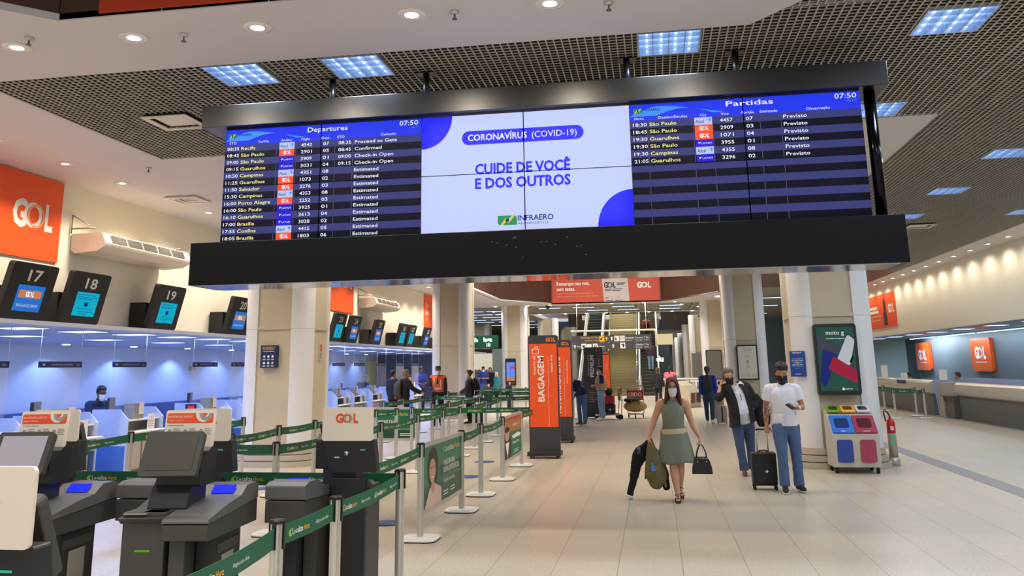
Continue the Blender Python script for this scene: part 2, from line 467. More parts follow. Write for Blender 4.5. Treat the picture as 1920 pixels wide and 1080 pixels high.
struct('ceiling_canopy_right', mb, mat('canopy_dark', (120, 122, 140), 0.35, 0.2))
mb = MB(); mb.box(13.2, 13.35, 2.0, 48.6, 0, 2.9)
struct('wall_ticket_office', mb, mat('slate_teal_wall', (84, 94, 104), 0.55, noise=0.06, nscale=3))
mb = MB(); mb.box(8.6, 13.3, 48.5, 48.7, 0, H)
struct('wall_ticket_end', mb, mat('pale_teal_tile', (178, 206, 214), 0.5, noise=0.07, nscale=5))
mb = MB(); mb.box(13.14, 13.2, 46.0, 47.3, 0, 2.1)
struct('door_2', mb, mat('door_slate', (52, 66, 78), 0.5))
mb = MB(); mb.box(-17, -10.2, 80, 80.2, 0, H)
struct('wall_far_left', mb, mat('grey_teal_wall', (140, 152, 152), 0.6))
mb = MB(); mb.box(-12.9, -10.4, 62.2, 62.4, 0, 3.1); mb.box(-16, -12.9, 61.9, 62.2, 0, 1.9)
struct('wall_shop_left', mb, mat('shop_front_grey', (150, 158, 156), 0.6))
mb = MB(); mb.box(-17, 12, 142, 142.2, 0, 9)
struct('wall_end', mb, mat('end_wall_blue', (84, 104, 124), 0.6))
mb = MB(); mb.box(6.6, 10.1, 66, 66.2, 0, H)
struct('wall_far_right', mb, mat('blue_grey_wall', (112, 136, 156), 0.55))
mb = MB(); mb.box(-17.2, -17, 47, 142, 0, H); mb.box(10.1, 10.3, 46, 142, 0, H)
struct('wall_side_far', mb, mat('side_wall', (170, 168, 160), 0.7))

# ---- columns: white rounded corners, recessed concrete faces, granite plinth
def column(cx, cy):
    h, pw, r = 0.70, 0.35, 0.27
    pts = []
    for k in range(4):
        a = k * math.pi / 2; ca, sa = math.cos(a), math.sin(a)
        loc = [(h - 0.035, -pw), (h - 0.035, pw), (h, pw), (h, pw + 0.02)]
        for i in range(7):
            t = math.pi / 2 * i / 6
            loc.append((h - r - 0.03 + (r + 0.03) * math.cos(t), h - r - 0.03 + (r + 0.03) * math.sin(t)))
        loc += [(pw + 0.02, h), (pw, h)]
        pts += [(x * ca - y * sa, x * sa + y * ca) for x, y in loc]
    mb = MB(); n = len(pts)
    mb.prism([(cx + x, cy + y) for x, y in pts], 0.34, H + 0.1, smooth=True)
    for i, f in enumerate(mb.f[:n]):
        a, b_ = pts[i], pts[(i + 1) % n]
        if max(abs(a[0]), abs(a[1])) < h - 0.02 and max(abs(b_[0]), abs(b_[1])) < h - 0.02 and math.hypot(a[0] - b_[0], a[1] - b_[1]) > 0.6: mb.mi[i] = 1
    # cross bands in the recesses
    for z in (2.62,):
        for k in range(4):
            M = Matrix.Translation((cx, cy, 0)) @ Matrix.Rotation(k * math.pi / 2, 4, 'Z')
            mb.box(h - 0.05, h - 0.008, -pw, pw, z - 0.035, z + 0.035, 1, M)
    mb.prism([(cx + x * 1.0015, cy + y * 1.0015) for x, y in pts], 2.598, 2.604, 3)
    R = [(h + 0.11, 0.0), (h + 0.11, 0.10), (h + 0.075, 0.115), (h + 0.075, 0.215), (h + 0.04, 0.23), (h + 0.04, 0.34)]
    for (w0, z0), (w1, z1) in zip(R[::2], R[1::2]):
        mb.prism(rrect(2 * w0, 2 * w0, 0.42, 8, cx, cy), z0, z1, 2)
    return struct('column', mb, [COLW, CONC, GRANITE, mat('joint_grey', (150, 148, 144), .7)], autosmooth=True)
for cy in (16.6, 31.3, 46.0, 60.7, 75.4, 90.1, 104.8, 119.5):
    for cx in (-7.36, 3.16): column(cx, cy)
for cy in (60.7, 75.4, 90.1): column(-13.0, cy + 4)

# ---- check-in lights under the left canopy, ceiling lights, downlights
WARM = (1.0, 0.87, 0.70); COOL = (0.72, 0.84, 1.0)
LENSW = glow('warm_lamp', (255, 238, 206), 14.0)
LENSC = glow('cool_tube', (150, 196, 255), 2.6)
TRIM = mat('lamp_trim', (240, 236, 228), 0.4)
LOUV = mat('louver_blue_silver', (190, 206, 232), 0.3, 0.6)
LAMPSHAPE = {}
def spot(name, parent, loc, power, color, ang=130, blend=0.7, rad=0.07):
    d = LAMPSHAPE.get((name, power, ang, color))
    if d is None:
        d = bpy.data.lights.new(name, 'SPOT'); d.energy = power; d.color = color; d.spot_size = math.radians(ang); d.spot_blend = blend; d.shadow_soft_size = rad
        LAMPSHAPE[(name, power, ang, color)] = d
    o = bpy.data.objects.new(name, d); COL.objects.link(o); o.parent = parent; o.location = loc
    return o
def make_downlight(power, color=WARM, r=0.085, ang=130):
    t = thing('ceiling_downlight', 'x', 'ceiling light')
    MB().lathe([(r + 0.03, -0.012), (r + 0.03, 0.0), (r, 0.0), (r, -0.012)][::-1] + [(r, -0.012)], 20, 0).build('trim_ring', TRIM, t)
    MB().lathe([(0.004, 0.0), (r * 0.99, 0.0), (r * 0.9, -0.010), (0.004, -0.016)][::-1], 20, 0).build('lens', LENSW, t)
    spot('bulb', t, (0, 0, -0.06), power, color, ang, .6 if ang > 140 else .7)
    return t
DL = make_downlight(105, r=0.105, ang=174)
DLL = make_downlight(165)
first = [True]
def downlight(x, y, label, group, z=H - 0.012, proto=None):
    proto = proto or DL
    if first[0] and proto is DL:
        first[0] = False; o = proto; o.location = (x, y, z); o['label'] = label
    else: o = dup(proto, (x, y, z), label)
    o['group'] = group; return o
rowA = [-6.11, -4.84, -3.56, -2.05, -0.77, 0.5]
for i, x in enumerate(rowA):
    downlight(x, 7.05 if x < 0.4 else 6.95, f'lit round downlight in the white soffit above the flight board, {ORD[i]} from the left', 'soffit downlights near the board')
ys = [8.6 + 1.46 * i for i in range(20)]
for i, y in enumerate(ys):
    lab = f'round downlight in the white ceiling along the left wall, {ORD[i]} counting away from camera'
    if i == 0: DLL.location = (-8.9, y, H); DLL['label'] = lab; DLL['group'] = 'left wall downlights'
    else: downlight(-8.9, y, lab, 'left wall downlights', H, DLL)
n_ = 0  # added downlights, unseen behind the board, to brighten the middle of the hall
for y in (13.2, 16.4, 19.6):
    for x in (-5.6, -3.4, -1.0, 1.4):
        n_ += 1; downlight(x, y, f'added fill downlight in the ceiling behind the flight board, {["front", "middle", "rear"][(n_ - 1) // 4]} row, {ORD[(n_ - 1) % 4]} from the left', 'added fill downlights behind the flight board', H, DLL)
DLR = make_downlight(40, ang=165); DLR.location = (9.48, 20.0, H); DLR['label'] = 'round downlight in the right ceiling strip, closest one to the camera'; DLR['group'] = 'right wall downlights'
for i in range(1, 18):
    downlight(9.48, 20.0 + 1.42 * i, f'round downlight in the right ceiling strip by the wall, {ORD[i]} counting away from camera', 'right wall downlights', H, DLR)
DLF = make_downlight(150, r=0.14); DLF.location = (-8.4, 45.6, H); DLF['label'] = 'round downlight in the far ceiling edge beside the far left column'; DLF['group'] = 'far ceiling edge downlights'
for i, x in enumerate((-6.6, -5.4, -3.9, -2.1, -0.4, 1.2)):
    downlight(x, 45.5, f'round downlight on the far ceiling edge under the orange banner, {ORD[i]} from the left', 'far ceiling edge downlights', H, DLF)
for i, x in enumerate((-6.9, -5.3, -4.0, -2.8, -1.5, -0.2, 1.2, 2.4)):
    downlight(x, 52.75, f'round downlight on the ceiling edge above the escalators, {ORD[i]} from the left', 'downlights above the escalators', H - 0.055, DLF)
for i, (x, y) in enumerate(((3.2, 42.5), (1.6, 47.5), (2.6, 49.5), (-9.2, 49.5), (2.2, 39.2), (1.0, 61.0))):
    if i < 4: downlight(x, y, ['round downlight in front of the third right hand column', 'round downlight set in the slatted far ceiling right of the banner', 'round downlight set in the slatted far ceiling near the right column', 'round downlight in the dark far left ceiling beside the column'][i], 'scattered far downlights', H - 0.02, DLF)

# square louvred light panels of the lattice ceiling
def make_panel(power, s=PS):
    t = thing('ceiling_light_panel', 'x', 'ceiling light')
    fr = MB(); w = 0.02
    fr.box(0, s, 0, w, -0.01, 0.06); fr.box(0, s, s - w, s, -0.01, 0.06); fr.box(0, w, w, s - w, -0.01, 0.06); fr.box(s - w, s, w, s - w, -0.01, 0.06)
    fr.build('frame', LOUV, t)
    MB().box(w, s - w, w, s - w, 0.05, 0.06).build('diffuser', LENSP, t)
    tb = MB()
    for k in range(4): tb.cyl((s * (0.16 + 0.225 * k), 0.03, 0.035), (s * (0.16 + 0.225 * k), s - 0.03, 0.035), 0.013, n=8)
    tb.build('tube_lamps', glow('tube_lamp', (200, 226, 255), 2.0), t)
    lv = MB()
    for k in range(1, 4):
        a = s * k / 4
        lv.box(w, s - w, a - 0.004, a + 0.004, -0.006, 0.03); lv.box(a - 0.004, a + 0.004, w, s - w, -0.006, 0.03)
    lv.build('louver', LOUV, t)
    d = bpy.data.lights.new('tubes', 'AREA'); d.size = s * 0.85; d.energy = power; d.color = COOL
    o = bpy.data.objects.new('tubes', d); COL.objects.link(o); o.parent = t; o.location = (s / 2, s / 2, -0.02)
    return t
LENSP = glow('panel_diffuser', (146, 192, 255), 1.15)
PAN = make_panel(48)
pl = ['left of the flight board, left of two', 'left of the flight board, right of two', 'above the middle of the flight board', 'at the top right corner of the picture', 'just behind the top right end of the flight board', 'at the right picture edge level with the flight board', 'right of the flight board, middle of the receding row', 'right of the lower flight board box, small', 'hidden far one of the receding right row', 'second far one of the receding right row', 'last one of the receding right row', 'overhead right of the camera', 'overhead far right of the camera', 'above the right picture corner', 'beyond the right picture edge', 'close to the right wall, first', 'close to the right wall, second', 'close to the right wall, third']
for i, (x, y) in enumerate(PANELS):
    lab = f'bluish louvred square ceiling panel, {pl[i]}'
    if i == 0: PAN.location = (x, y, H); PAN['label'] = lab; PAN['group'] = 'lattice ceiling light panels'
    else: dup(PAN, (x, y, H), lab, group='lattice ceiling light panels')
# far strip lights
def make_strip(L_, power):
    t = thing('fluorescent_light', 'x', 'ceiling light')
    MB().box(0, L_, 0, 0.22, -0.03, 0.0).build('housing', LOUV, t)
    MB().box(0.02, L_ - 0.02, 0.02, 0.2, -0.036, -0.03).build('tube_cover', glow('far_tube', (178, 212, 255), 3.2), t)
    return t
ST = make_strip(1.25, 10); ST.location = (-4.4, 47.6, H); ST['label'] = 'cold strip light in the far ceiling under the banner, first from the left'; ST['group'] = 'strip lights in the far ceiling'
k = 0
for x, y, lab in ((-3.8, 50.3, 'second from the left'), (-2.2, 47.6, 'third from the left'), (-2.0, 50.3, 'fourth from the left'), (0.4, 47.6, 'fifth from the left'), (0.4, 50.3, 'sixth from the left'), (-6.3, 47.6, 'hidden behind the orange totem')):
    dup(ST, (x, y, H), f'cold strip light in the far ceiling under the banner, {lab}')
n = 0
for r_, y in enumerate((49, 52, 55, 58, 61, 66, 71)):
    for x in (-9.6, -11.0, -12.6):
        n += 1; dup(ST, (x, y, H), f'cold strip light in the dark left rear ceiling, {ORD[r_]} row back, {["right", "middle", "left"][[-9.6, -11.0, -12.6].index(x)]} one', group='strip lights in the dark left rear')
for i, (x, y) in enumerate(((4.4, 44), (5.4, 44), (4.6, 50), (5.8, 50), (5.0, 58), (6.2, 58), (5.4, 64))):
    dup(ST, (x, y, H), f'cold strip light in the dark ceiling between the two right columns, {ORD[i]} from the front', group='strip lights in the dark right rear')

# light panels in the left check-in canopy
def make_canopy_panel(e=34, c=(0.28, 0.44, 1.0)):
    t = thing('canopy_light', 'x', 'ceiling light')
    MB().box(-0.32, 0.32, -0.32, 0.32, -0.014, 0.0).build('housing', LOUV, t)
    MB().box(-0.29, 0.29, -0.29, 0.29, -0.018, -0.014).build('diffuser', glow('canopy_diffuser', (196, 214, 255), 2.2), t)
    d = bpy.data.lights.new('canopy_tubes', 'AREA'); d.size = 0.5; d.energy = e; d.color = c
    o = bpy.data.objects.new('canopy_tubes', d); COL.objects.link(o); o.parent = t; o.location = (0, 0, -0.03)
    return t
CP = make_canopy_panel(); CP.location = (-10.1, 9.3, 2.54); CP['label'] = 'bluish light panel in the check-in canopy front row, at the left picture edge'; CP['group'] = 'check-in canopy lights'
for r, x in enumerate((-10.1, -12.2)):
    for i in range(14 if r else 20):
        if r == 0 and i == 0: continue
        y = 9.3 + (1.55 if r == 0 else 2.6) * i + 0.5 * r
        dup(CP, (x, y, 2.54), f'bluish light panel under the check-in canopy, {["front", "rear"][r]} row, {ORD[i]} from the near end', group='check-in canopy lights')
# wall washers that paint the blue scallops on the check-in wall
def make_washer():
    t = thing('wall_washer', 'x', 'ceiling light')
    MB().lathe([(.0, -.02), (.09, -.02), (.10, 0), (0, 0)], 18).build('lens', glow('washer_lens', (190, 210, 255), 4.0), t)
    spot('washer_bulb', t, (0, 0, -.05), 85, (0.22, 0.38, 1.0), 128, 0.35, 0.05)
    return t
WW = make_washer(); WW.location = (-15.0, 14.2, 2.54); WW['label'] = 'bluish wall washer lamp over the check-in wall, first from the near end'; WW['group'] = 'check-in wall washers'
for i in range(1, 11): dup(WW, (-15.0, 14.2 + 2.95 * i, 2.54), f'bluish wall washer lamp over the check-in wall, {ORD[i]} from the near end', group='check-in wall washers')
# strip under the ticket office canopy
def strip_row(y0, y1, i):
    t = thing('strip_lamp', f'white blue strip lamp along the ticket office wall, {ORD[i]} from the near end', 'ceiling light', (12.5, y0, 2.876), 0, 'ticket office strip lamps')
    L_ = y1 - y0
    MB().box(-0.05, 0.05, 0, L_, -0.05, 0.0).build('housing', LOUV, t)
    MB().box(-0.045, 0.045, 0.02, L_ - 0.02, -0.07, -0.05).build('tube_cover', glow('blue_tube', (150, 220, 255), 4.5), t)
    d = bpy.data.lights.new('strip_tube', 'AREA'); d.shape = 'RECTANGLE'; d.size = 0.1; d.size_y = L_; d.energy = (18 if i < 4 else 60) * L_; d.color = (0.74, 0.9, 1.0)
    o = bpy.data.objects.new('strip_tube', d); COL.objects.link(o); o.parent = t; o.location = (0, L_ / 2, -0.08); o.rotation_euler = (0, math.radians(-25), 0)
for i, (a, b_) in enumerate(((20, 25), (25.4, 31), (31.4, 36.0), (36.4, 40.8), (41.2, 45))): strip_row(a, b_, i)
CP2 = make_canopy_panel(12, (.75, .86, 1.0)); CP2.location = (11.0, 24, 2.88); CP2['label'] = 'pale light panel in the ticket office canopy, closest to the right picture edge'; CP2['group'] = 'ticket office canopy lights'
for i in range(1, 8): dup(CP2, (11.0, 24 + 3 * i, 2.88), f'pale light panel in the ticket office canopy, {ORD[i]} counting away from the right picture edge', group='ticket office canopy lights')

# sprinklers
def make_sprinkler():
    t = thing('sprinkler', 'x', 'sprinkler')
    MB().lathe([(0.045, -0.012), (0.045, 0.0), (0.012, 0.0)][::-1] if False else [(0.012, -0.03), (0.045, -0.014), (0.045, 0.0), (0.01, 0.001)], 16, 0).build('escutcheon', ALU, t)
    MB().cyl((0, 0, -0.07), (0, 0, -0.012), 0.009, n=8).cyl((0, 0, -0.078), (0, 0, -0.07), 0.024, n=12).build('head', mat('sprinkler_metal', (120, 112, 104), 0.4, 0.8), t)
    return t
SP = make_sprinkler()
for i, (x, y, lab) in enumerate(((-5.82, 6.86, 'at the far left of the soffit'), (-4.33, 7.08, 'between the two left downlights'), (-1.65, 7.07, 'above the middle of the flight board'), (-0.25, 7.15, 'at the top picture edge'), (-7.82, 12.05, 'in the left ceiling beside the wall downlights'))):
    lab = f'small fire sprinkler on the white soffit, {lab}'
    if i == 0: SP.location = (x, y, H - 0.012); SP['label'] = lab; SP['group'] = 'fire sprinklers'
    else: dup(SP, (x, y, H - 0.012 if i < 4 else H), lab, group='fire sprinklers')
# vents
def vent(x, y, s, lab, z=H, deep=False):
    t = thing('air_vent', lab, 'air vent', (x, y, z))
    f = MB()
    for a, b_, zz in ((s / 2, s / 2 - 0.07, -0.03), (s / 2 - 0.11, s / 2 - 0.16, -0.012), (s / 2 - 0.2, s / 2 - 0.24, 0.0))[:1 if deep else 3]:
        if b_ <= 0: continue
        f.box(-a, a, -a, -b_, zz - 0.012, zz); f.box(-a, a, b_, a, zz - 0.012, zz); f.box(-a, -b_, -b_, b_, zz - 0.012, zz); f.box(b_, a, -b_, b_, zz - 0.012, zz)
    f.build('louvres', WHITE, t)
    MB().box(-s / 2 + 0.03, s / 2 - 0.03, -s / 2 + 0.03, s / 2 - 0.03, 0.002, 0.03).build('duct', PLENUM, t)
    if deep:
        MB().box(-s / 2 + .12, s / 2 - .12, -s / 2 + .12, s / 2 - .12, -.02, -.01).build('plate', WHITE, t)
        MB().box(-s / 2, s / 2, -s / 2, s / 2, 0.03, 0.12).build('box', WHITE, t)
vent(-8.55, 14.5, 0.62, 'square four way air vent in the white ceiling left of the flight board', H - 0.001)
vent(-5.98, 9.73, 0.62, 'white square air vent in the lattice ceiling beside the board top left corner', H, True)
vent(6.5, 21.6, 0.62, 'white square air vent in the lattice ceiling right of the flight board', H, True)
# ================================================================== FLIGHT INFORMATION BOARD
S_BLUE = glow('screen_blue', (38, 34, 255), 0.95); S_HEAD = glow('screen_header', (40, 60, 250), 0.9); S_SKY = glow('screen_sky', (70, 150, 255), 0.95)
S_PALE = glow('screen_pale', (196, 208, 255), 1.0); S_ROWA = glow('screen_row', (66, 68, 132), 0.8); S_ROWB = glow('screen_row_dark', (10, 10, 24), 0.7)
S_WHITE = glow('screen_white', (235, 238, 255), 1.05); S_YEL = glow('screen_yellow', (250, 244, 150), 1.0); S_ORG = glow('screen_orange', (255, 84, 40), 1.0)
S_AZUL = glow('screen_pale_logo', (190, 204, 245), 0.95); S_NAVY = glow('screen_navy', (30, 40, 150), 0.8); S_LAT = glow('screen_latam', (36, 26, 214), 0.9)
S_GRN = glow('screen_green', (24, 150, 84), 0.9); S_GYEL = glow('screen_gold', (236, 200, 50), 0.95); S_LINE = glow('screen_line', (120, 124, 160), 0.7)
SCR = [S_BLUE, S_HEAD, S_SKY, S_PALE, S_ROWA, S_ROWB, S_WHITE, S_YEL, S_ORG, S_AZUL, S_NAVY, S_LAT, S_GRN, S_GYEL, S_LINE, mat('mullion_black', (2, 2, 3), .9, spec=0.0)]
(iBLUE, iHEAD, iSKY, iPALE, iROWA, iROWB, iWHITE, iYEL, iORG, iAZUL, iNAVY, iLAT, iGRN, iGYEL, iLINE, iBLK) = range(16)
BY = 8.4
brd = thing('flight_information_board', 'large black flight information board with blue screens hung from the lattice ceiling', 'flight board', (-1.23, 8.7, 2.7))
O = Vector((-1.23, 8.7, 2.7))
def bb(x0, x1, y0, y1, z0, z1): return MB().box(x0 - O.x, x1 - O.x, y0 - O.y, y1 - O.y, z0 - O.z, z1 - O.z)
bb(-4.85, 2.40, BY, 8.92, 4.45, 4.70).build('top_box', mat('black_satin', (7, 7, 8), .34, spec=.7), brd, bevel=0.006)
m_ = bb(-4.89, 2.41, BY, 9.0, 2.70, 3.16)
m_.build('bottom_box', BLACKG, brd, bevel=0.006)
bb(-4.80, 2.33, BY + .02, 8.98, 2.692, 2.70).build('mirror_underside', mat('mirror_trim', (170, 170, 172), 0.12, 0.95), brd)
bb(-4.6, 2.14, BY + 0.10, 8.66, 3.16, 4.45).build('screen_housing', BLACKM, brd)
for x in (-4.57, 2.26):
    MB().cyl((x - O.x, 8.62 - O.y, 3.16 - O.z), (x - O.x, 8.62 - O.y, 4.45 - O.z), 0.055, n=20).build('side_post', mat('black_chrome', (30, 30, 34), 0.15, 0.9), brd)
for i, x in enumerate((-3.44, -2.35, -0.14, 0.99)):
    m_ = MB(); m_.cyl((x - O.x, 8.68 - O.y, 4.7 - O.z), (x - O.x, 8.68 - O.y, 5.0 - O.z), 0.035, n=12); m_.cb((x - O.x, 8.68 - O.y, 5.0 - O.z), (0.2, 0.14, 0.02))
    m_.build('hanger', BLACK, brd)
# scuffs on the lower box
m_ = MB(); random.seed(3)
for k in range(14):
    x = -1.15 + random.uniform(-0.45, 0.65); z = random.uniform(2.86, 3.08); a = random.uniform(-1, 1)
    m_.add([(x - O.x, BY - .001 - O.y, z - O.z), (x + .018 - O.x, BY - .001 - O.y, z + .012 * a - O.z), (x + .02 - O.x, BY - .001 - O.y, z + .006 + .012 * a - O.z), (x + .002 - O.x, BY - .001 - O.y, z + .006 - O.z)], [(0, 1, 2, 3)])
m_.build('scuff_marks', mat('scuff', (90, 92, 104), 0.7), brd)

def screen_panel(x0, x1, z0, z1, name, draw):
    mb = MB(); W, Hh = x1 - x0, z1 - z0
    F = Fr(Vector((x0, BY + 0.095, z0)) - O, (1, 0, 0), (0, 0, 1))
    draw(mb, F, W, Hh)
    return mb.build(name, SCR, brd)

def mullions(mb, F, W, Hh, d=0.012):
    mb.quad(F, W / 2 - 0.005, W / 2 + 0.005, 0, Hh, d, iBLK); mb.quad(F, 0, W, Hh * 0.485 - 0.004, Hh * 0.485 + 0.004, d, iBLK)

def infraero(mb, F, x, y, h, d, white=False, sub=False):
    w = h * 2.0
    mb.poly(F, [(x + .1 * w, y), (x + w, y), (x + w, y + h * .75), (x + .9 * w, y + h), (x, y + h), (x, y + h * .2)], d, iGRN)
    mb.poly(F, [(x + .12 * w, y), (x + .27 * w, y), (x + .55 * w, y + h * .62), (x + .42 * w, y + h * .75)], d + .001, iGYEL)
    mb.poly(F, [(x + .45 * w, y + h * .3), (x + .6 * w, y + h * .25), (x + .9 * w, y + h), (x + .74 * w, y + h)], d + .001, iGYEL)
    mb.disc(F, x + .5 * w, y + h * .5, h * .2, d + .002, iNAVY, 16)
    mb.text(F, 'INFRAERO', x + w * 1.04, y + h * .42, h * .55, iNAVY, 'l', 0.02, d=d)
    if sub: mb.text(F, 'AEROPORTOS', x + w * 1.04, y + h * .02, h * .22, iNAVY, 'l', 0.0, width=h * 3.2, d=d)

def airline(mb, F, kind, u, v, w, h, d):
    if kind == 'A':
        mb.quad(F, u, u + w, v, v + h, d, iAZUL); mb.text(F, 'Azul', u + w * .06, v + h * .26, h * .42, iNAVY, 'l', 0.01, d=d + .001)
        mb.poly(F, [(u + w * .74, v + h * .78), (u + w * .95, v + h * .78), (u + w * .92, v + h * .5), (u + w * .84, v + h * .3), (u + w * .82, v + h * .55)], d + .001, iSKY)
    elif kind == 'G':
        mb.quad(F, u, u + w, v, v + h, d, iORG); gol(mb, F, u + w * .52, v + h * .5, h * .5, iWHITE, iAZUL, d + .001)
    else:
        mb.quad(F, u, u + w, v, v + h, d, iLAT); mb.text(F, 'LATAM', u + w * .34, v + h * .36, h * .24, iWHITE, 'l', 0.0, width=w * .56, d=d + .001)
        mb.poly(F, [(u + w * .16, v + h * .64), (u + w * .3, v + h * .64), (u + w * .24, v + h * .5), (u + w * .18, v + h * .36)], d + .001, iWHITE)

def table(mb, F, W, Hh, title, clock, page, heads, rows, nrows, ucols, hx, english):
    mb.quad(F, 0, W, 0, Hh, 0, iROWB)
    hb = Hh * 0.105
    mb.quad(F, 0, W, Hh - hb, Hh, 0.001, iHEAD)
    # sweep in the header
    pts = [(0, Hh - hb * .98)] + [(W * t, Hh - hb * .98 + hb * .95 * math.sin(min(1, t / 0.27) * 1.7) ** .6 * (1 - max(0, (t - .12) / .3)) if t < .42 else Hh - hb * .98) for t in [i / 40 for i in range(1, 17)]] + [(W * .42, Hh - hb * .98)]
    mb.poly(F, pts, 0.0015, iSKY)
    pts = [(W * .12, Hh - hb * .98)] + [(W * t, Hh - hb * .98 + hb * .5 * math.sin((t - .12) / .25 * math.pi)) for t in [.12 + .25 * i / 12 for i in range(1, 12)]] + [(W * .37, Hh - hb * .98)]
    mb.poly(F, pts, 0.002, iHEAD)
    infraero(mb, F, W * 0.015, Hh - hb * .72, hb * .36, 0.003)
    mb.text(F, title, W * .53, Hh - hb * .58, 0.052, iWHITE, 'c', 0.008, width=W * .205, d=.003)
    mb.text(F, clock, W * .985, Hh - hb * .50, 0.050, iWHITE, 'r', 0.004, width=W * .092, d=.003)
    mb.text(F, page, W * .985, Hh - hb * .76, 0.018, iSKY, 'r', 0.0, d=.003)
    y0 = Hh - hb - 0.045; mb.quad(F, 0, W, y0, Hh - hb, 0.001, iHEAD)
    for t, u in zip(heads, hx): mb.text(F, t, W * u, y0 + 0.012, 0.026, iWHITE, 'c', 0.0, d=.003, xs=1.25)
    rh = y0 / nrows
    for r in range(nrows):
        v1 = y0 - r * rh; v0 = v1 - rh
        mb.quad(F, 0, W, v0, v1, 0.001, iROWA if r % 2 == 0 else iROWB)
        if r % 2:
            for u in ucols: mb.quad(F, W * u - .002, W * u + .002, v0, v1, 0.002, iLINE)
        if r < len(rows):
            a, city, al, fl, gate, etd, rem = rows[r]; th = rh * .46; vb = v0 + rh * .24
            mb.text(F, a, W * .012, vb, th, iWHITE, 'l', 0.008, width=W * .062, d=.003)
            mb.text(F, city, W * .085, vb, th, iYEL, 'l', 0.008, d=.003, xs=1.36)
            airline(mb, F, al, W * .285, v0, W * .078, rh, 0.003)
            mb.text(F, fl, W * .425, vb, th, iWHITE, 'c', 0.008, width=W * .056, d=.003)
            mb.text(F, gate, W * .525, vb, th, iWHITE, 'c', 0.008, width=W * .03, d=.003)
            if etd: mb.text(F, etd, W * .62, vb, th, iWHITE, 'c', 0.008, width=W * .064, d=.003)
            mb.text(F, rem, W * .67, vb, th, iWHITE, 'l', 0.008, d=.003, xs=1.36)
    mullions(mb, F, W, Hh)
dep = [('08:35', 'Recife', 'A', '4542', '07', '08:35', 'Proceed to Gate'), ('08:45', 'São Paulo', 'G', '2901', '05', '08:45', 'Confirmed'), ('09:00', 'São Paulo', 'L', '3909', '01', '09:00', 'Check-in Open'), ('09:15', 'Guarulhos', 'L', '3031', '04', '09:15', 'Check-in Open'), ('10:50', 'Campinas', 'A', '4351', '08', '', 'Estimated'), ('11:25', 'Guarulhos', 'G', '1073', '02', '', 'Estimated'), ('11:50', 'Salvador', 'G', '2276', '03', '', 'Estimated'), ('15:30', 'Campinas', 'A', '4353', '08', '', 'Estimated'), ('16:00', 'Porto Alegre', 'G', '2252', '03', '', 'Estimated'), ('16:00', 'São Paulo', 'L', '3925', '01', '', 'Estimated'), ('16:10', 'Guarulhos', 'L', '3613', '04', '', 'Estimated'), ('17:00', 'Brasília', 'L', '3028', '02', '', 'Estimated'), ('17:55', 'Confins', 'A', '4415', '05', '', 'Estimated'), ('18:05', 'Brasília', 'G', '1803', '06', '', 'Estimated')]
par = [('18:30', 'São Paulo', 'A', '4457', '07', '', 'Previsto'), ('18:45', 'São Paulo', 'G', '2909', '03', '', 'Previsto'), ('19:30', 'Guarulhos', 'G', '1071', '04', '', 'Previsto'), ('19:30', 'São Paulo', 'L', '3955', '01', '', 'Previsto'), ('19:30', 'Campinas', 'A', '4355', '08', '', 'Previsto'), ('21:05', 'Guarulhos', 'L', '3296', '02', '', 'Previsto')]
screen_panel(-4.6, -2.352, 3.17, 4.43, 'departures_screen', lambda mb, F, W, Hh: table(mb, F, W, Hh, 'Departures', '07:50', 'page 01', ['STD', 'To/Via', 'Airline', 'Flight', 'Gate', 'ETD', 'Remarks'], dep, 14, (.075, .27, .37, .57, .66), (.04, .2, .32, .42, .52, .6, .84), True))
screen_panel(-0.128, 2.14, 3.17, 4.43, 'partidas_screen', lambda mb, F, W, Hh: table(mb, F, W, Hh, 'Partidas', '07:50', 'página 02', ['Hora', 'Destino/Escalas', 'Cia', 'Voo', 'Portão', 'Estimado', 'Observação'], par, 14, (.078, .28, .365, .57, .66), (.04, .19, .325, .42, .52, .61, .82), False))
def covid(mb, F, W, Hh):
    mb.quad(F, 0, W, 0, Hh, 0, iPALE)
    mb.disc(F, 0, Hh, 0.335, 0.001, iBLUE, 18, -math.pi / 2, 0, 0.35)
    mb.disc(F, W, 0, 0.36, 0.001, iBLUE, 18, math.pi / 2, math.pi, 0.375)
    pw, ph = W * .585, 0.152; cu, cv = W * .492, Hh * .80
    mb.poly(F, rrect(pw, ph, ph / 2 - .001, 8, cu, cv), 0.001, iBLUE)
    mb.text(F, 'CORONAVÍRUS', cu - pw * .45, cv - .032, 0.066, iWHITE, 'l', 0.018, width=pw * .49, d=.003)
    mb.text(F, '(COVID-19)', cu + pw * .445, cv - .032, 0.066, iWHITE, 'r', 0.0, width=pw * .365, d=.003)
    mb.text(F, 'CUIDE DE VOCÊ', W * .49, Hh * .485, 0.105, iBLUE, 'c', 0.035, width=W * .455, d=.003)
    mb.text(F, 'E DOS OUTROS', W * .49, Hh * .362, 0.105, iBLUE, 'c', 0.035, width=W * .455, d=.003)
    infraero(mb, F, W * .37, Hh * .045, 0.1, 0.003, sub=True)
    mullions(mb, F, W, Hh)
screen_panel(-2.345, -0.135, 3.17, 4.43, 'health_notice_screen', covid)
# light the screens throw into the hall
for x, c, p in ((-3.48, (0.35, 0.36, 1.0), 14), (-1.24, (0.55, 0.6, 1.0), 60), (1.0, (0.35, 0.36, 1.0), 12)):
    d = bpy.data.lights.new('screen_light', 'AREA'); d.shape = 'RECTANGLE'; d.size = 2.1; d.size_y = 1.15; d.energy = p; d.color = c
    o = bpy.data.objects.new('screen_light', d); COL.objects.link(o); o.parent = brd; o.location = Vector((x, BY - 0.01, 3.8)) - O; o.rotation_euler = (math.radians(90), 0, 0)

